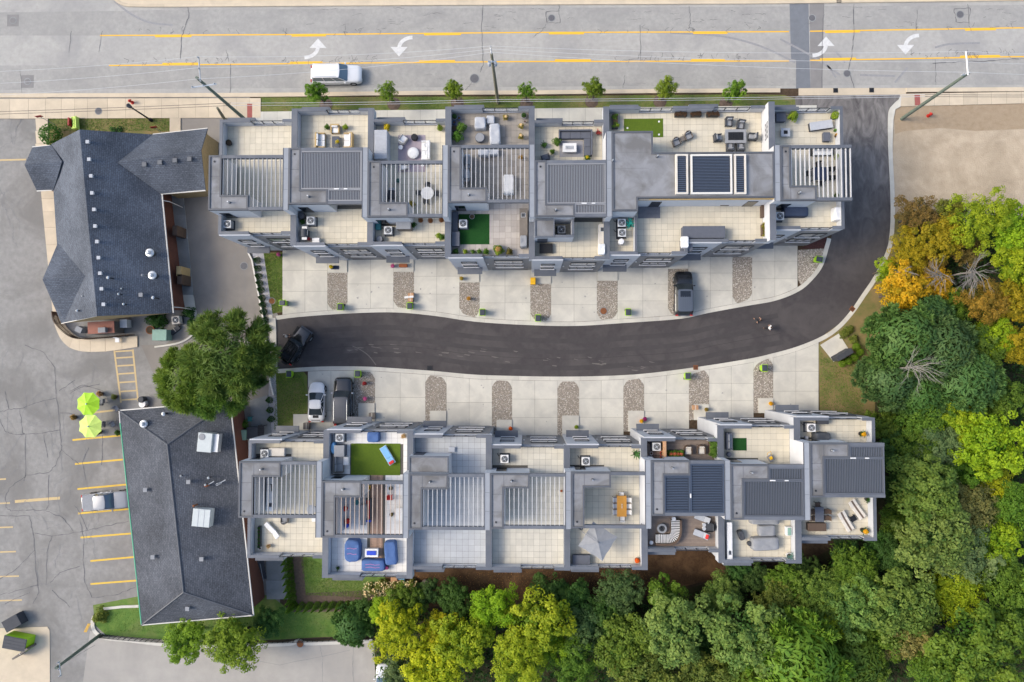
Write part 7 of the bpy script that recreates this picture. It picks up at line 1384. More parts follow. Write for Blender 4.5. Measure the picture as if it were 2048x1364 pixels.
for k in range(3):
    a = p.lerp(q, (.28, .63, .70)[k]); MB().box(a.x+.1, a.y-.6, .1, a.x+.62, a.y+.5, 2.2).build('side_door', ('f_brown', 'f_tan', 'f_brown')[k], o)
# fenced yard behind it
I(chest, 'walk_in_cooler', 'cooler', 'low pinkish red roofed cold store behind the restaurant', '', 203, 655, 3, zt=1.8, z=.12, w=3.0, d=1.3, h=1.9, mat='f_wicker', lid='f_coldroof'); I(chest, 'roof_unit', 'air conditioner', 'grey unit on the pinkish cold store roof', '', 204, 660, 3, z=2.02, zt=.4, w=.8, d=.55, h=.5, mat='f_grey'); I(chest, 'utility_box', 'cabinet', 'grey cabinet beside the cold store', '', 158, 659, -25, zt=.9, z=.12, w=.75, d=.6, h=1.0, mat='f_grey'); I(chest, 'dumpster', 'dumpster', 'pale green lidded waste container behind the restaurant', '', 320, 670, 0, zt=1.1, z=.12, w=1.6, d=1.2, h=1.25, mat='f_mint', lid='f_mint'); I(chest, 'freezer', 'freezer', 'white chest freezer behind the restaurant', '', 247, 647, 3, zt=.9, z=.12, w=.8, d=.9, h=.95, mat='f_white')
I(ac, 'air_conditioner', 'air conditioner', 'tan condenser with rusty fan behind the restaurant', '', 351, 640, 8, zt=.8, z=.12, mat='f_cream', top='f_cream', s=.85); I(pot, 'planter', 'planter', 'rusty pot by the waste container', '', 300, 660, z=.12, r=.5, h=.4, mat='rust', leaf=False); I(chair, 'chair', 'chair', 'white plastic chair on the restaurant walk', '', 235, 680, z=.12, frame='f_white', seat='f_white'); I(crate, 'pallet', 'pallet', 'dark pallet leaning by the yard kerb', '', 348, 660, 40, z=.12, w=1.2, d=.5, h=.25, mat='f_dark')
for a, b, r_ in ((310, 640, 1.0), (325, 642, .9), (380, 625, .8), (385, 645, .6)):
    bsh = thing('shrub', 'green shrub %s behind the restaurant' % ('at the kerb corner' if a > 384 else 'by the condenser' if a > 370 else 'right of the white rail' if a > 320 else 'left of the white rail'), 'shrub', (*XY(a, b), .0)); foliage(bsh, 'bush', r_, 0, DKG, .7)
fen = thing('picket_fence', 'dark picket fence around the restaurant yard', 'fence', (*XY(150, 665), .12))
fpts = [XY(a, b) for a, b in smooth_line([(120, 625), (126, 648), (160, 676), (210, 676), (270, 670)], 14)]
fm = MB().box(-.04, -.04, 0, .04, .04, 1.3).mesh('picket', 'f_brown')
for k, (x, y) in enumerate(fpts): piece('picket', fm, fen, (x, y, .12))
for z in (.4, 1.1): MB().ribbon(fpts, .04, z, z+.08).build('fence_rail', 'f_brown', fen)

o = thing('brick_shop', 'long brick shop with dark hipped shingle roof', 'building', (*XY(380, 1020, 0), 0)); E2, R2 = 4.0, 5.95
c = [(238.7, 821, E2), (460.5, 802.4, E2), (507.4, 1230.5, E2), (283, 1250, E2)]; ra, rb = (335, 888.4, R2), (367.5, 1184.5, R2)
wall_under(o, c, E2-.12, inset=.45)
roof_face(o, [c[0], c[1], ra], 'shingle2_ew'); roof_face(o, [c[1], c[2], rb, ra], 'shingle2_ns'); roof_face(o, [c[2], c[3], rb], 'shingle2_ew'); roof_face(o, [c[3], c[0], ra, rb], 'shingle2_ns')
for a, b in ((c[0], ra), (c[1], ra), (c[2], rb), (c[3], rb), (ra, rb)): m = MB().tube([P(*a) + Vector((0, 0, .01)), P(*b) + Vector((0, 0, .01))], .09, 5); m.build('ridge_cap', 'copingdark', o)
gutter(o, c[0], c[1]); gutter(o, c[1], c[2]); gutter(o, c[2], c[3]); gutter(o, (240.5, 846, E2), c[3], 'trimgreen', .065); gutter(o, c[0], (240.5, 846, E2))
mushroom(o, 286, 848, 4.6, .42); flue(o, 326, 828, 4.4, .16, .7); flue(o, 416, 956, 5.0, .1, .6); flue(o, 387, 1012, 5.2, .1, .9, 'rust'); flue(o, 410, 970, 5.2, .09, .5); flue(o, 361, 952, 5.7, .08, .3)
for a, b, z in ((293, 979, 5.1), (308, 1113, 5.1), (379, 963, 5.6), (377, 1216, 5.0), (405, 1117, 5.4)): box_vent(o, a, b, z, .32, 'f_grey')
for a, b, m_ in ((413, 971, 'f_terra'), (436, 968, 'f_lgrey')):
    p = P(a, b, 5.3); v = MB().lathe([(.13, -.3), (.13, .55), (.09, .55), (.09, .2)], 14, p.x, p.y, 5.0, cap=False).build('chimney_pot', m_, o); MB().tube([(p.x, p.y, 5.2), (p.x+.7, p.y+.4, 5.1)], .05, 6).build('flue_brace', 'galv', v)
def rooftop(name, label, px, py, rz, w, d, h, fan, z=4.9):
    p = P(px, py, z+h); t = thing(name, label, 'rooftop unit', (p.x, p.y, z), R(rz)); put('kerb', 'f_grey', t, 0, (-w/2+.1, -d/2+.1, -.5, w/2-.1, d/2-.1, .02)); put('cabinet', 'metallight', t, .02, (-w/2, -d/2, .02, w/2, d/2, h))
    if fan: MB().lathe([(.34, h), (.34, h+.04), (.3, h+.05)], 22, -w*.22, d*.28).build('fan_ring', 'f_grey', t, world=False); MB().cyl(-w*.22, d*.28, h+.002, h+.01, .31, n=20).build('fan_well', 'f_dark', t, world=False); put('duct', 'galv', t, .01, (w/2+.004, -d/2+.05, .05, w/2+.55, d/2-.05, h*.7))
    else:
        for k in (-1, 1): put('seam', 'f_lgrey', t, 0, (k*w/6-.02, -d/2, h+.001, k*w/6+.02, d/2, h+.02))
rooftop('rooftop_unit', 'white rooftop unit with round fan on the brick shop', 409, 885, -5, 1.5, 2.0, 1.2, True); rooftop('rooftop_unit', 'plain white seamed rooftop unit on the brick shop', 402, 1036, -5, 1.85, 1.85, 1.0, False)
for a, b, z in ((497, 1046, 2.0), (495, 1058, 2.2)):
    pp = P(497, 1050, E2); 
pe = P(507.4, 1230.5, E2); 
for k, t_ in enumerate((.35, .50, .62, .78)):
    a = P(*c[1]).lerp(P(*c[2]), t_); window(o, a.x-.5, a.x+.3, 1.0, 2.4, a.y, 1, 2) if False else MB().box(a.x-.5, a.y-.6, 1.0, a.x-.36, a.y+.6, 2.4).build('window', 'darkglass', o)
I(chest, 'utility_box', 'cabinet', 'pale meter cabinet between brick shop and rear row', '', 484, 870, 0, z=0, zt=1.2, w=.9, d=1.1, h=1.4, mat='f_mint'); I(chest, 'bin_store', 'bin', 'dark lidded bin beside the pale meter cabinet', '', 505, 866, 0, z=.08, zt=.9, w=1.2, d=1.3, h=1.0, mat='f_dark'); I(rect_table, 'rack', 'rack', 'black wire rack beside the dark bin', '', 526, 860, 0, z=.08, w=.7, d=1.2, h=1.0, mat='f_black', planks_=5); I(chair, 'chair', 'chair', 'teal chair in the side yard', '', 500, 838, 0, z=.08, frame='f_teal', seat='f_teal'); I(pot, 'potted_plant', 'plant', 'leafy green plant by the brick wall', '', 488, 848, z=.0, r=.3, h=.4, lr=.6, col=GREEN, kind='bush')
st = thing('side_stair', 'dark steel stair and rail behind the brick shop', 'stair', (*XY(520, 1135), 0))
for k in range(6): put('step', 'f_dark', st, 0, (-.8, -1.2+k*.38, .1+k*.16, .8, -.86+k*.38, .16+k*.16))
for s in (-1, 1): MB().tube([(s*.8, -1.2, 1.0), (s*.8, 1.0, 2.0)], .03, 6).build('handrail', 'f_grey', st, world=False)

# ------------------------------------------------------------------ parasols and bits outside the shop
I(parasol, 'parasol', 'umbrella', 'bright lime green patio umbrella, upper of two', '', 172, 808, 0, z=.01, zt=2.5, r=1.36, h=2.1, mat='f_lime', rise=.4); I(parasol, 'parasol', 'umbrella', 'pale lime patio umbrella, lower of two', '', 176, 853, 0, z=.01, zt=2.5, r=1.36, h=2.1, mat='f_paleLime', rise=.4)
for a, b, rz, w_ in ((206, 802, -90, 'right of the upper lime umbrella'), (205, 847, -90, 'right of the lower lime umbrella'), (226, 848, 30, 'near the brick shop gutter'), (233, 817, 40, 'at the brick shop corner')): I(chair, 'patio_chair', 'chair', 'grey metal chair ' + w_, '', a, b, rz, z=.01, frame='f_grey', seat='f_grey', arms=True)
for a, b, c_, w_ in ((147, 835, (.28, .18, .06), 'left of the lower umbrella'), (197, 864, (.12, .13, .04), 'below the lower umbrella'), (200, 788, (.35, .2, .12), 'above the upper umbrella'), (228, 794, (.14, .16, .04), 'near the hatched zone'), (236, 866, GREEN, 'against the green gutter')): I(pot, 'planter', 'planter', 'round planter pot ' + w_, '', a, b, z=.01, r=.28, h=.45, mat='f_brown', lr=.38, col=c_)
I(drum, 'white_bag', 'bag', 'white bulging sack at the shop corner', '', 286, 808, z=.01, r=.42, h=.6, mat='f_white'); I(drum, 'trash_can', 'bin', 'dark round trash can beside the white sack', '', 285, 799, z=.01, r=.36, h=.8, mat='f_dark')
# dumpsters in the lower left corner
I(chest, 'dumpster', 'dumpster', 'lime green dumpster with dark lids', '', 30, 1287, -10, z=.05, zt=1.3, w=2.6, d=1.4, h=1.4, mat='f_lime', lid='f_dark', ribs=4); I(chest, 'cage_cart', 'cart', 'dark steel mesh cart', '', 24, 1246, 30, z=.05, zt=1.0, w=1.9, d=1.3, h=1.1, mat='f_dark', lid='f_dark', ribs=7); I(crate, 'wood_screen', 'screen', 'weathered wood screen beside the dumpster', '', 45, 1305, 35, z=.05, zt=1.0, w=2.0, d=.2, h=1.4, mat='f_wicker')
# ------------------------------------------------------------------ trees
def crown_mesh(seed, nl=15, sub=11, per=46, leaf=(.026, .048), flat=.72, spread=.66, lr=(.20, .42)):
    npr.seed(seed); lobes = []; ga = 2.39996
    for i in range(nl):
        f = (i+.5)/nl; z = 1 - f*1.15; rr = math.sqrt(max(0, 1-min(1, abs(z))**2)); a = i*ga + npr.uniform(-.4, .4); q = spread*npr.uniform(.55, 1.3)
        lobes.append((np.array((rr*math.cos(a)*q, rr*math.sin(a)*q, z*q*flat)), npr.uniform(*lr)))
    C_, N_, T_ = [], [], []
    for c, r in lobes:
        d = unit_dirs(sub, -.3); lt = npr.uniform(0, .35)
        for e in d:
            sc = c + e*r*npr.uniform(.75, 1.0); sr = r*npr.uniform(.32, .5); g = unit_dirs(per, -.6); k = len(g)
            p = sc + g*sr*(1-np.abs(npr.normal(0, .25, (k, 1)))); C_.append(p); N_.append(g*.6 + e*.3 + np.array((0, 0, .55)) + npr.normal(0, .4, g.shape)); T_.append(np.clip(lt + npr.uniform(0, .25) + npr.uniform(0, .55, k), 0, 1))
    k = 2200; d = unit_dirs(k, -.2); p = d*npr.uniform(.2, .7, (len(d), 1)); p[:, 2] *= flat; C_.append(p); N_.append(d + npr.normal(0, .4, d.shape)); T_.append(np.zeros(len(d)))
    C_ = np.vstack(C_); return leaf_mesh('crown', C_, np.vstack(N_), npr.uniform(*leaf, len(C_)), np.concatenate(T_))
def tuft_mesh(seed, nt=620, per=15, ln=.085, asp=.16, flat=.75, gap=.0):
    npr.seed(seed); C_, N_, T_, G_, S_ = [], [], [], [], []; d = unit_dirs(nt, -.35); br = unit_dirs(16, -.2)
    for e in d:
        b = br[np.argmax(br @ e)]; e2 = e*.55 + b*.45; e2 /= np.linalg.norm(e2); c = e2*npr.uniform(.62, 1.02); c[2] *= flat; lt = npr.uniform(0, .5)
        for j in range(per):
            g = e2*.8 + npr.normal(0, .55, 3); g /= np.linalg.norm(g); C_.append(c + g*ln*.8); G_.append(g); N_.append(np.cross(g, npr.normal(size=3))); T_.append(min(1, lt + npr.uniform(0, .5))); S_.append(ln*npr.uniform(.7, 1.2))
    k = 4200; q = unit_dirs(k, -.2); p = q*npr.uniform(.3, .88, (len(q), 1)); C_ += list(p); N_ += list(q); G_ += list(npr.normal(size=q.shape)); T_ += list(npr.uniform(.1, .6, len(q))); S_ += [.085]*len(q)
    return leaf_mesh('crown', C_, N_, S_, T_, asp, tang=G_)
CROWN = [crown_mesh(s, nl, sub, per) for s, nl, sub, per in ((1, 13, 11, 46), (2, 16, 11, 44), (3, 19, 11, 40), (4, 22, 10, 40), (5, 14, 12, 46), (6, 26, 9, 40))]
CROWNF = [crown_mesh(s, 24, 10, 44, (.018, .034), .7, .70, (.15, .31)) for s in (11, 12, 13)]
PINE = tuft_mesh(21, 1250, 16, .095, .11); FEATHER = [tuft_mesh(31, 520, 18, .075, .34, .7), tuft_mesh(32, 600, 16, .07, .30, .7)]
def trunk_mesh(seed):
    npr.seed(seed); m = MB(); m.tube([(0, 0, 0), (.03, .02, .35), (.0, .04, .7), (.02, 0, 1.0)], [.075, .05, .04, .02], 8)
    for k in range(7):
        a = k*.9 + npr.uniform(0, .5); z = npr.uniform(.45, .8); L_ = npr.uniform(.3, .5); m.tube([(0, .02, z), (math.cos(a)*L_*.5, math.sin(a)*L_*.5, z+.18), (math.cos(a)*L_, math.sin(a)*L_, z+.42)], [.03, .018, .008], 5)
    return m.mesh('trunk', 'bark', True)
TRUNK = [trunk_mesh(s) for s in (1, 2)]
LEAFN = [0]
def tree(px, py, r, col, label, style='b', h=None, hz=.78, name='tree', cat='tree', group=None, i=None):
    """px, py, r: crown centre and radius in the photo; h: height of the crown's middle"""
    r_m0 = r*.0515; h = h if h is not None else max(3.0, min(8.0, r_m0*1.6)); rm = r*PX(h); p = P(px, py, h); o = thing(name, label, cat, (p.x, p.y, 0), rnd.uniform(0, 6.28), group)
    LEAFN[0] += 1; k = LEAFN[0] if i is None else i; me = {'b': CROWN[k % 6], 'f': CROWNF[k % 3], 'p': PINE, 'w': FEATHER[k % 2]}[style]
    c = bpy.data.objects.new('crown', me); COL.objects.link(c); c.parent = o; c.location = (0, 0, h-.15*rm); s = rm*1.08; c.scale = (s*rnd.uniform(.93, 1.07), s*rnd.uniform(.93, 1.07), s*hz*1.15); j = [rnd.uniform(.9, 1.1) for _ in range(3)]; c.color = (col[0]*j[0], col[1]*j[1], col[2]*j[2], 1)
    t = bpy.data.objects.new('trunk', TRUNK[k % 2]); COL.objects.link(t); t.parent = o; t.scale = (h*.55, h*.55, h)
    return o
cY, cYG, cG, cDG, cOL, cLG, cGO, cRU, cMU, cBR, cGG, cTE = (.35, .37, .012), (.22, .31, .014), (.10, .175, .022), (.055, .115, .028), (.135, .18, .038), (.135, .205, .055), (.46, .31, .012), (.24, .16, .025), (.29, .235, .012), (.19, .12, .04), (.13, .18, .085), (.085, .14, .052)
GF = 'trees in the woods'; cFE = (.105, .165, .058)
TREES = [
 (797, 1262, 62, cY, 'yellow green tree at the left end of the lower woods'), (770, 1222, 40, cYG, 'small lime tree beside the clipped shrub row'), (812, 1205, 42, cG, 'dark green tree above the yellow tree'), (850, 1188, 30, cDG, 'dark shrubby tree near the mulch bed corner'),
 (985, 1215, 58, cYG, 'lime tree nearest the mulch bed'), (1075, 1245, 70, cYG, 'large bright lime tree left of centre'), (930, 1285, 66, cYG, 'lime tree in the lower middle woods'), (1035, 1315, 72, cYG, 'big lime tree at the bottom edge'), (870, 1330, 60, cY, 'yellow lime tree at the bottom edge'), (880, 1265, 46, cY, 'yellow tree between two lime trees'),
 (905, 1200, 36, cDG, 'dark tree under the mulch bed edge'), (1100, 1185, 42, cDG, 'dark bluish tree behind the lime trees'), (1150, 1195, 40, cDG, 'dark tree right of the lime trees'), (1165, 1260, 48, cTE, 'dark green tree in the central shade'), (1150, 1335, 60, cG, 'green tree at the bottom centre edge'), (800, 1352, 44, cTE, 'blue green tree beside the white car'),
 (1240, 1185, 44, cTE, 'dark green tree below the umbrella house'), (1335, 1195, 46, cG, 'green crown top below the zebra sofa house'), (1345, 1260, 78, cLG, 'big sage green tree at the bottom centre'), (1255, 1290, 66, cG, 'green tree left of the big sage tree'), (1290, 1350, 66, cOL, 'olive tree at the bottom edge'), (1445, 1190, 44, cLG, 'small sage tree under the covered sofa house'), (1420, 1240, 34, cDG, 'dark tree between two sage trees'),
 (1500, 1275, 86, cLG, 'largest sage green tree of the lower woods'), (1510, 1155, 38, cDG, 'dark green tree against the seventh rear house'), (1570, 1170, 46, cG, 'green tree below the rear house corner'), (1560, 1210, 52, cOL, 'olive tree right of the small sage tree'), (1640, 1190, 60, cOL, 'olive green tree below the rightmost rear house'), (1700, 1150, 52, cG, 'green tree below the striped loungers'), (1640, 1250, 54, cYG, 'yellowish tree in the lower right woods'),
 (1400, 1352, 60, cOL, 'olive tree at the bottom edge right of centre'), (1720, 1215, 66, cLG, 'pale green tree in the lower right woods'), (1800, 1210, 70, cOL, 'olive brown tree in the lower right woods'), (1820, 1270, 60, (.21, .19, .065), 'tan tinged tree in the lower right woods'), (1905, 1185, 52, cYG, 'bright lime tree in the lower right woods'), (1960, 1300, 96, cG, 'broad green tree in the bottom right corner'), (2030, 1230, 70, cG, 'green tree at the lower right edge'), (1880, 1330, 70, cG, 'green tree at the bottom right edge'),
 (1865, 1075, 76, cLG, 'light green tree right of the rightmost rear house'), (1850, 975, 78, cOL, 'olive tree beside the rightmost louver roof'), (1925, 1010, 56, (.15, .165, .055), 'dull bronze green tree in the right woods'), (1940, 1110, 60, cGG, 'grey green tree in the right woods'), (1995, 1085, 54, cYG, 'lime tree at the right edge'), (1880, 890, 54, cGG, 'silvery green tree in the right woods'), (1980, 890, 70, cYG, 'bright yellow green tree at the right edge'), (1985, 960, 46, cY, 'golden lime tree at the right edge'), (2035, 1010, 56, cG, 'green tree on the far right edge'),
 (1800, 1045, 40, cG, 'small green tree beside the striped loungers'), (1790, 900, 42, cDG, 'dark green tree by the upper right house corner'), (1785, 975, 34, cDG, 'dark tree squeezed beside the louver roof'), (1790, 1120, 48, cDG, 'dark tree below the right house corner'), (1770, 850, 40, cG, 'green tree beside the dry lawn'), (1850, 830, 52, cG, 'green tree below the bare branches'), (1920, 830, 56, cYG, 'lime tree right of the bare branches'),
 (2000, 800, 50, cG, 'green tree at the dark clearing'), (2040, 690, 50, cMU, 'mustard tree at the right edge'), (1985, 680, 44, cYG, 'yellow green tree above the clearing'), (2035, 600, 50, cMU, 'golden tree on the right edge'), (1975, 605, 54, cRU, 'orange brown tree in the right woods'), (1960, 440, 62, cYG, 'yellow green tree beside the dirt lot'), (2025, 455, 55, cYG, 'lime tree at the dirt lot\'s right edge'), (2035, 525, 52, cYG, 'lime tree left of the right border'),
 (1835, 430, 44, cBR, 'rust brown tree nearest the dirt lot'), (1900, 425, 38, (.16, .17, .03), 'olive brown tree at the dirt lot edge'), (1880, 475, 48, cMU, 'mustard yellow tree in the upper right woods'), (1820, 505, 46, cMU, 'golden brown tree beside the lane bend'), (1775, 540, 30, cYG, 'small lime tree touching the lane bend'), (1855, 530, 38, cRU, 'rusty tree left of the grey branches'), (1935, 500, 34, cBR, 'pinkish brown tree beside the grey branches'), (1805, 585, 56, cGO, 'bright golden tree beside the lane bend'), (1862, 575, 40, cGO, 'orange gold tree behind the golden tree'), (1905, 610, 40, cG, 'green tree between golden and orange trees')]
TREES += [(1600, 1138, 38, cDG, 'dark tree below the seventh rear house corner'), (1690, 1108, 36, cDG, 'dark tree under the rightmost rear house'), (1755, 1095, 38, cDG, 'dark tree at the right house corner'), (1475, 1140, 30, cDG, 'dark bush below the seventh rear house'), (1935, 935, 50, cG, 'green tree filling the right woods'), (1765, 1265, 56, cG, 'green tree behind the fern tree'), (1555, 1345, 50, cYG, 'lime tree beside the fern tree at the bottom'), (1215, 1235, 44, cDG, 'dark tree in the central gap'), (1400, 1290, 40, cDG, 'dark tree between the two biggest sage trees'), (1690, 1265, 50, cG, 'green tree above the bottom feathery trees'), (2010, 1150, 52, cG, 'green tree near the right edge'), (1105, 1290, 50, cYG, 'lime tree right of the big lime tree'), (2000, 1020, 44, cG, 'green tree under the golden lime tree'), (1960, 700, 50, cG, 'green tree left of the mustard tree'), (1830, 890, 46, cG, 'green tree left of the silvery tree')]
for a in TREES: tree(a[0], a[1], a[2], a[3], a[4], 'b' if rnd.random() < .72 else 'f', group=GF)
for a in ((1810, 680, 74, cFE, 'dark feathery tree beside the dry lawn'), (1880, 700, 70, cFE, 'dark feathery tree above the bare branches'), (1780, 760, 60, (.085, .145, .06), 'bluish feathery tree at the lawn edge'), (1930, 760, 66, cFE, 'feathery tree right of the bare branches'), (1840, 785, 56, (.085, .15, .045), 'feathery dark tree under the bare branches'), (1850, 630, 50, cFE, 'feathery tree below the golden tree'), (1600, 1325, 92, (.15, .22, .03), 'light green feathery tree at the bottom edge'), (1710, 1320, 60, (.12, .19, .03), 'feathery light tree in the bottom right woods'), (1480, 1350, 50, (.13, .18, .03), 'feathery tree at the bottom edge left of the fern tree')): tree(*a[:5], style='w', group=GF)
tree(452, 712, 84, (.125, .20, .04), 'large pine beside the lane end, upper crown', 'p', h=7.5); tree(378, 757, 60, (.145, .215, .035), 'left spreading pine overhanging the brick shop', 'p', h=6.5); tree(432, 775, 60, (.105, .18, .035), 'lower pine hiding the brick shop corner', 'p', h=6.5); tree(500, 735, 40, (.075, .14, .04), 'right crown of the pine, coloured as shaded, touching the off-roader', 'p', h=6.0)  # one pine as several crowns; lit left and shaded right put into their colours
tree(468, 1283, 52, (.16, .24, .018), 'round lime green tree below the brick shop, right of two', 'b', h=4.0, i=5); tree(372, 1282, 43, (.16, .24, .018), 'round lime green tree below the brick shop, left of two', 'b', h=3.8, i=3); tree(535, 1245, 34, cDG, 'dark bush at the brick shop\'s lower right corner', 'b', h=1.6); tree(705, 1252, 40, (.09, .16, .05), 'feathery pale green bush by the rear lawn', 'w', h=2.2); tree(725, 1225, 28, cDG, 'dark bush left of the yellow tree', 'b', h=2.0)
for k, a in enumerate(((633, 185), (775, 183), (908, 181), (1053, 183), (1189, 178), (1332, 178), (1470, 183))): tree(a[0], a[1], (24, 22, 21, 20, 22, 25, 24)[k], (.125+.02*(k % 3), .22, .025), '%s small street tree from left on the grass strip' % ORD[k], 'f' if k % 2 else 'b', h=3.0, hz=1.25, group='street trees', i=k); I(drum, 'mulch_ring', 'mulch', 'mulch ring under the %s street tree' % ORD[k], '', a[0] + (1057-a[0])*.045, a[1] + 25, z=0, zt=0, r=.75, h=.06, mat='mulchgrey')
# bare grey branches
def bare(px, py, h, r, label, n=26, flat=False):
    p = P(px, py, h); o = thing('dead_tree', label, 'tree', (p.x, p.y, 0), rnd.uniform(0, 6)); MB().tube([(0, 0, 0), (.1, .05, h*.5), (0, 0, h*.85)], [.14, .09, .04], 7).build('trunk', 'deadwood', o, world=False); m = MB(); aim = rnd.uniform(0, 6.28)
    for k in range(n):
        a = rnd.uniform(0, 6.28) if k % 3 == 0 else rnd.gauss(aim, .7); L_ = r*rnd.uniform(.35, 1); z = h*rnd.uniform(.7, .9); q = Vector((math.cos(a)*L_, math.sin(a)*L_, z + rnd.uniform(.1, .9))); mid = Vector((math.cos(a+.2)*L_*.5, math.sin(a+.2)*L_*.5, z+.3)); m.tube([(rnd.uniform(-.2, .2), rnd.uniform(-.2, .2), z*.95), mid, q], [.032, .02, .007], 5)
        for j in range(3): b = a + rnd.uniform(-.8, .8); m.tube([mid.lerp(q, .3+.2*j), q + Vector((math.cos(b)*.4, math.sin(b)*.4, .15))*(r*.5)], [.012, .004], 4)
    m.build('branches', 'deadwood', o, world=False)
bare(1850, 735, 11.0, 2.5, 'bare pale dead branches poking through the dark feathery trees'); bare(1965, 540, 7.5, 2.4, 'fan of grey bare twigs in the upper right woods', 46); bare(1895, 545, 7.0, 2.0, 'grey bare twigs left of the twig fan', 36); bare(1815, 540, 6.0, 1.2, 'small bare twigs beside the golden tree', 20)
# undergrowth and fallen leaves: too many to count
def scatter(name, label, cat, polys, n, zr, size, col, mat='leaf', up=.6):
    pts = []; 
    for pg in polys:
        pl = np.array(poly(pg)); lo, hi = pl.min(0), pl.max(0); k = 0; want = n//len(polys)
        while k < want:
            q = npr.uniform(lo, hi, (want*3, 2)); x, y = q[:, 0], q[:, 1]; c = np.zeros(len(q), bool); j = len(pl)-1
            for i in range(len(pl)):
                cond = ((pl[i, 1] > y) != (pl[j, 1] > y)) & (x < (pl[j, 0]-pl[i, 0])*(y-pl[i, 1])/(pl[j, 1]-pl[i, 1]+1e-9) + pl[i, 0]); c ^= cond; j = i
            q = q[c][:want-k]; pts.append(q); k += len(q)
    q = np.vstack(pts); clump = .5 + .5*np.sin(q[:, 0]*1.7)*np.cos(q[:, 1]*1.3+q[:, 0]*.6); z = zr[0] + (zr[1]-zr[0])*npr.uniform(0, 1, len(q))*clump
    me = leaf_mesh(name, np.column_stack([q, z]), npr.normal(0, .5, (len(q), 3)) + np.array((0, 0, up)), npr.uniform(*size, len(q)), npr.uniform(0, 1, len(q)), .6, mat); o = bpy.data.objects.new(name, me); COL.objects.link(o); o.color = (*col, 1); return tag(o, label, cat, kind='stuff')
WOOD = [(745, 1200), (840, 1222), (1020, 1212), (1300, 1200), (1480, 1160), (1640, 1120), (1760, 1080), (1780, 900), (1750, 800), (1760, 640), (1790, 540), (1800, 440), (2048, 440), (2200, 600), (2200, 1500), (760, 1500)]
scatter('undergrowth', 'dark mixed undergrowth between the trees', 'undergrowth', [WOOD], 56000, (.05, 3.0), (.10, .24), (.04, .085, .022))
scatter('fallen_leaves', 'fallen brown leaves on the mulch', 'leaves', [[(830, 1150), (1300, 1130), (1300, 1190), (1020, 1200), (840, 1210)]], 1500, (.02, .05), (.03, .06), (.32, .16, .06), up=2)
scatter('grass_blades', 'short grass blades on the lawns', 'grass', [[(520, 195), (1500, 188.5), (1600, 205), (1560, 215), (520, 222)], [(97, 237), (340, 236), (340, 262), (97, 262)], [(600, 1110), (740, 1165), (740, 1195), (612, 1190)], [(190, 1215), (760, 1225), (760, 1268), (210, 1265)], [(528, 507), (565, 507), (565, 622), (545, 626)], [(552, 748), (606, 748), (614, 824), (548, 860)], [(1640, 700), (1665, 728), (1690, 740), (1725, 700), (1728, 855), (1640, 850)]], 31000, (.02, .06), (.03, .07), (.105, .17, .03), up=1.2)
# shrubs
def NTH(k): return (ORD + ['ninth', 'tenth', 'eleventh', 'twelfth', 'thirteenth', 'fourteenth'])[k]
def shrub(px, py, r, kind, col, label, h=None, group=None, z=0.02, name='shrub', cat='shrub'):
    o = thing(name, label, cat, (*XY(px, py), z), 0, group); foliage(o, kind, r, 0, col, h); MB().tube([(0, 0, 0), (0, 0, .3)], .03, 5).build('stem', 'bark', o, world=False); return o
for k, (a, b) in enumerate(((516, 521), (517, 537), (518.5, 553), (520.5, 567), (523, 580), (525, 596), (526.5, 610), (528, 624), (530, 640), (533, 655), (536, 690), (540, 800), (541, 820), (543, 838))): shrub(a, b, .5, 'cone', DKG, 'clipped cone shrub in the white stone bed, %s from the top' % NTH(k), .62, 'cone shrubs in the stone bed')
for k in range(8): shrub(578 + k*1.3, 1118 + k*13, .62, 'cone', (.085, .17, .018), 'tall clipped evergreen in the upright row, %s from the top' % NTH(k), 1.2, 'evergreens beside the path')
for k in range(12): shrub(590 + k*15.2, 1211 - k*.4, .55, 'cone', (.10, .19, .02), 'clipped evergreen in the level row along the path, %s from left' % NTH(k), 1.15, 'evergreens along the path')
shrub(113, 275, 1.55, 'ball', (.045, .12, .015), 'big round clipped bush at the restaurant corner', 1.3); shrub(237, 263, .8, 'ground', DKG, 'low dark bush under the restaurant\'s upper eave', .7); shrub(205, 1228, .95, 'bush', (.14, .17, .03), 'yellowish bush at the rear lawn corner', .9)
for a, b, w_ in ((1681, 727, 'leftmost'), (1693, 722, 'second'), (1705, 715, 'third'), (1716, 704, 'fourth'), (1709, 694, 'topmost')): shrub(a, b, .55, 'ball', (.14, .24, .02), 'round lime shrub behind the mailboxes, %s' % w_, .55, 'round shrubs behind the mailboxes')
for a, b, w_ in ((1686, 668, 'left'), (1697, 660, 'middle'), (1706, 680, 'right')): shrub(a, b, .6, 'bush', (.12, .15, .03), 'loose shrub in the bed beside the pad, %s' % w_, .5, 'loose shrubs beside the pad')
for k in range(11): shrub(742 + k*8.5, 1172 + 8*math.sin(k*1.7), .62, 'bush', (.17, .19, .05), 'pale flowering hydrangea behind the rear row, %s from left' % NTH(k), .8, 'hydrangeas behind the rear row'); o = COL.objects[-1] if False else None
scatter('hydrangea_blooms', 'pale pink hydrangea blooms', 'flowers', [[(728, 1160), (835, 1158), (835, 1192), (730, 1190)]], 420, (.5, 1.3), (.07, .13), (.78, .62, .46), up=2)
I(chest, 'garden_bench', 'bench', 'orange tan wooden box below the blue covers', '', 788, 1163, 0, z=0, zt=.5, w=.7, d=.9, h=.5, mat='f_box'); I(pot, 'tub', 'tub', 'light blue plastic tub below the blue covers', '', 800, 1167, z=0, r=.5, h=.4, mat='f_sky', leaf=False, square=True); I(drum, 'boulder', 'rock', 'pale round boulder beside the mulch bed', '', 852, 1168, z=0, r=.5, h=.6, mat='f_wicker')

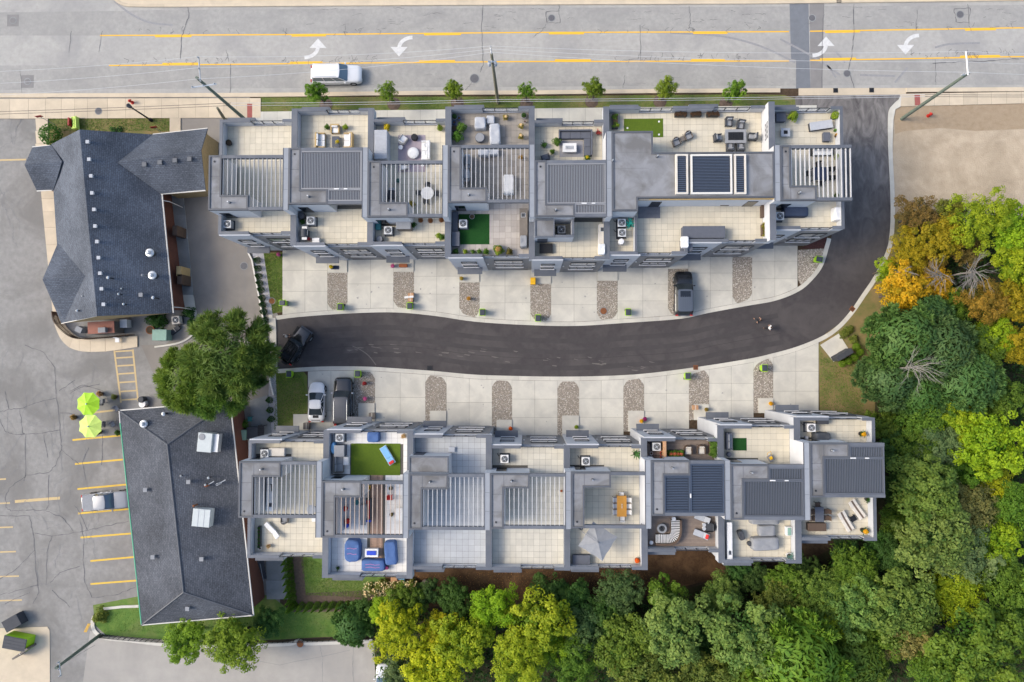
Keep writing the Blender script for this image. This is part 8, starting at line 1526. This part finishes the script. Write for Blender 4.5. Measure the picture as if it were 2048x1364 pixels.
# ------------------------------------------------------------------ poles, wires, lamp, signs
def upole(base, top, h, mat, label, arms, r=.17):
    b = XY(*base); o = thing('utility_pole', label, 'utility pole', (*b, 0)); t = P(*top, h); m = MB().tube([(b[0], b[1], 0), ((b[0]+t.x)/2, (b[1]+t.y)/2, h/2), (t.x, t.y, h)], [r*1.15, r, r*.8], 10).build('pole', mat, o, True)
    pts = []
    for (ax, ay), (bx, by), z in arms:
        p, q = P(ax, ay, z), P(bx, by, z); c = MB().tube([p, q], .07, 6).build('crossarm', 'galv', o)
        for f in (.06, .5, .94): s = p.lerp(q, f); MB().lathe([(.05, 0), (.07, .07), (.04, .14), (.06, .2), (.03, .26)], 8, s.x, s.y, z+.06).build('insulator', 'f_lgrey', c); pts.append(Vector((s.x, s.y, z+.3)))
    return o, pts
o1, w1 = upole((495, 243), (393, 155), 12.0, 'polegreen', 'leftmost street utility pole with white crossarms', [((397, 113), (401, 163), 12.0), ((383, 175), (433, 168), 11.4)])
o2, w2 = upole((996, 206), (983, 108), 12.0, 'poleold', 'middle street utility pole with transformer cups', [((981, 94), (983, 108), 12.1), ((976, 124), (992, 123), 11.6)])
o3, w3 = upole((1803, 238), (1937, 146), 12.0, 'polegreen', 'rightmost street utility pole beside the dirt lot', [((1932, 103), (1936, 150), 12.0), ((1922, 150), (1937, 148), 11.7)]); o4, w4 = upole((200, 1270), (112, 1336), 11.0, 'polegreen', 'green grey utility pole at the rear lot corner', [((118, 1322), (122, 1352), 10.6)])
stub = upole((450, 240), (435, 216), 4.5, 'poleold', 'short leaning stub pole beside the left utility pole', [])
for p, q in ((994, 140), (973, 160)): pass
for z, s in ((10.6, -1), (10.2, 1)):
    p = P(985, 128, z); c = MB().lathe([(.16, -.3), (.18, 0), (.16, .3), (.05, .36)], 12, p.x+s*.3, p.y, z).build('transformer', 'f_lgrey', o2)
def wire(name, label, a, b, sag=.8, r=.014, mat='wire'):
    pts = [a.lerp(b, k/14) - Vector((0, 0, sag*4*(k/14)*(1-k/14))) for k in range(15)]; c = Vector((pts[0].x, pts[0].y, 0)); return tag(MB().tube(pts, r, 5).build(name, mat), label, 'wire')
far = [P(-250, 150 + k*25, 11.8) for k in range(3)]; far2 = [P(2400, 105 + k*22, 11.8) for k in range(3)]
for k, w_ in enumerate(('uppermost', 'middle', 'lowest')):
    wire('power_line', '%s power line left of the left pole' % w_, far[k], w1[k]); wire('power_line', '%s power line between left and middle poles' % w_, w1[k], w2[min(k, 2)]); wire('power_line', '%s power line between middle and right poles' % w_, w2[k], w3[k]); wire('power_line', '%s power line right of the right pole' % w_, w3[k], far2[k], .5)
for k, (y0, y1, z) in enumerate(((202, 199, 6.8), (207, 203, 6.4))):
    A = [P(-250, y0+28, z), P(462, y0+4, z), P(997, y1, z), P(1850, y1-10, z), P(2400, y1-12, z)]; w_ = ('upper', 'lower')[k]
    for j in range(4): wire('cable', '%s grey communication cable, %s span from left' % (w_, ORD[j]), A[j], A[j+1], .25, .022, 'wire' if 0 < j < 3 else 'wiredark')
g = wire('guy_wire', 'thin guy wire below the rear lot pole', P(112, 1336, 10.5), P(190, 1290, 0), 0, .012, 'wiredark')
b = XY(303, 241); o = thing('street_lamp', 'black street lamp post before the restaurant', 'street lamp', (*b, .1)); t = P(268, 214, 4.6); MB().lathe([(.22, 0), (.2, .25), (.09, .4), (.075, 3.9)], 12).build('post', 'f_black', o, True, world=False); MB().lathe([(.07, 3.9), (.16, 3.98), (.22, 4.3), (.24, 4.5), (.1, 4.62), (.02, 4.75)], 14).build('lantern', 'f_dark', o, True, world=False)
def hydrant(px, py, label, z):
    o = thing('fire_hydrant', label, 'hydrant', (*XY(px, py), z)); MB().lathe([(.2, 0), (.2, .05), (.13, .06), (.13, .55), (.17, .57), (.17, .62), (.12, .72), (.04, .8)], 14).build('barrel', 'f_hydrant', o, True, world=False)
    for a in (0, math.pi, math.pi/2): MB().tube([(math.cos(a)*.1, math.sin(a)*.1, .42), (math.cos(a)*.24, math.sin(a)*.24, .42)], .07, 8).build('outlet', 'f_hydrant', o, world=False)
hydrant(266, 206, 'red fire hydrant on the cream sidewalk by the lamp', .09); hydrant(1856, 232, 'red fire hydrant beside the dirt lot', 0)
def disc_sign(px, py, px2, py2, label):
    b = XY(px2, py2); o = thing('post_sign', label, 'sign', (*b, .0)); t = P(px, py, 2.6); MB().tube([(0, 0, 0), (0, 0, 2.4)], .03, 6).build('post', 'f_grey', o, world=False); MB().cbox(0, 0, 2.6, .75, .05, .45, .15).build('board', 'f_signred', o, False, .02, world=False)
disc_sign(82, 236, 110, 249, 'dark red post sign at the left of the restaurant lawn'); disc_sign(315, 255, 332, 270, 'dark red post sign at the right of the restaurant lawn'); disc_sign(1840, 250, 1818, 246, 'brown post marker beside the right utility pole') if False else None
I(sofa, 'bench', 'bench', 'lime yellow slatted bench with red side on the restaurant lawn', '', 150, 246, -85, z=.02, w=1.4, d=.7, frame='f_paleLime', cush='f_paleLime', seats=3); I(chest, 'sign_board', 'sign', 'red and white sign board behind the lime bench', '', 141, 245, 0, z=.02, w=.15, d=.9, h=.8, mat='f_signred')
fr = thing('railing_fence', 'black metal railing along the rear lawn', 'fence', (*XY(400, 1275), .02)); fp = [XY(a, bb) for a, bb in smooth_line([(206, 1268), (300, 1276), (420, 1281), (540, 1279), (640, 1276), (742, 1272)], 10)]; fm = MB().box(-.02, -.02, 0, .02, .02, 1.1).mesh('post', 'f_black')
for x, y in fp: piece('post', fm, fr, (x, y, .02))
for z in (.15, 1.05): MB().ribbon(fp, .03, z, z+.04).build('rail', 'f_black', fr)
bm_ = MB().box(-.008, -.008, .15, .008, .008, 1.05); bars = MB()
for (xa, ya), (xb2, yb2) in zip(fp, fp[1:]):
    for k in range(1, 10): f = k/10; bars.box(xa+(xb2-xa)*f-.007, ya+(yb2-ya)*f-.007, .19, xa+(xb2-xa)*f+.007, ya+(yb2-ya)*f+.007, 1.05)
bo = bars.build('railing_bars', 'f_black', fr); bo['kind'] = 'stuff'
gt = thing('barrier_gate', 'yellow painted barrier bars at the lawn corner', 'barrier', (*XY(183, 1250), 0))
for k in range(3): MB().tube([(-.5+k*.12, -.6, .5), (.2+k*.12, .5, .9)], .035, 6).build('bar', 'f_yellow', gt, world=False)

# ------------------------------------------------------------------ people
def person(px, py, rz, label, top, legs_, hair='f_hair', step=.25, z=.014):
    """walking figure: one skinned body, with hair, shirt and trousers as its clothes"""
    p = P(px, py, 1.2); o = thing('person', label, 'person', (p.x, p.y, z), R(rz)); m = MB()
    J = dict(h=(0, 0, .93), c=(0, .02, 1.30), n=(0, .02, 1.48), hd=(0, -.02, 1.62))
    m.lathe([(.05, .86), (.15, .90), (.16, 1.0), (.135, 1.12), (.165, 1.30), (.14, 1.42), (.06, 1.47), (.055, 1.53)], 14); m.v = [(x*1.12, y*.72, zz) for x, y, zz in m.v]
    m.ball(0, -.02, 1.64, .085, .10, .125, 12, 9); m.ball(0, -.125, 1.625, .018, .022, .025, 6, 5)
    for s in (-1, 1):
        m.ball(s*.087, -.01, 1.635, .014, .03, .035, 6, 5); m.ball(s*.035, -.105, 1.655, .014, .012, .012, 6, 4); st = s*step; m.tube([(s*.09, 0, .92), (s*.10, -st*.45-.03, .50), (s*.10, -st, .09)], [.088, .06, .042], 9); m.ball(s*.10, -st-.06, .05, .045, .13, .05, 8, 5)
        e = (s*.25, st*.35, 1.12); w = (s*.24, st*.75-.06, .90); m.tube([(s*.17, .01, 1.40), e, w], [.055, .042, .03], 8); m.ball(w[0], w[1]-.02, w[2]-.05, .025, .04, .05, 8, 5)
        for k in range(5): m.tube([(w[0]+(k-2)*.004, w[1]-.05+k*.018, w[2]-.08), (w[0]-s*.01, w[1]-.05+k*.018, w[2]-.13-.008*(2-abs(k-2))), (w[0]-s*.02, w[1]-.06+k*.018, w[2]-.155)], [.009, .008, .006], 5)
    m.build('body', 'f_skin', o, True, world=False); t = MB().lathe([(.168, .98), (.17, 1.02), (.145, 1.13), (.176, 1.30), (.152, 1.42), (.07, 1.465)], 14, cap=False); t.v = [(x*1.13, y*.76, zz) for x, y, zz in t.v]
    for s in (-1, 1): t.tube([(s*.165, .01, 1.41), (s*.225, s*step*.22, 1.22)], [.066, .056], 9)
    t.build('shirt', top, o, True, world=False); t = MB().lathe([(.16, .86), (.172, .92), (.17, 1.01)], 14, cap=False); t.v = [(x*1.13, y*.76, zz) for x, y, zz in t.v]
    for s in (-1, 1): t.tube([(s*.09, 0, .93), (s*.10, -s*step*.45-.03, .50), (s*.10, -s*step*.95, .14)], [.098, .07, .054], 9)
    t.build('trousers', legs_, o, True, world=False); MB().ball(0, .005, 1.665, .095, .108, .118, 12, 8).build('hair', hair, o, True, world=False)
person(1519, 641, 200, 'person in black walking on the lane, left of two', 'f_black', 'f_dark'); person(1540, 655, 70, 'person in white top walking on the lane, right of two', 'f_white', 'f_black'); person(571, 672, 140, 'person in a pale top beside the black off-roader', 'f_cream', 'f_dark', step=.08)
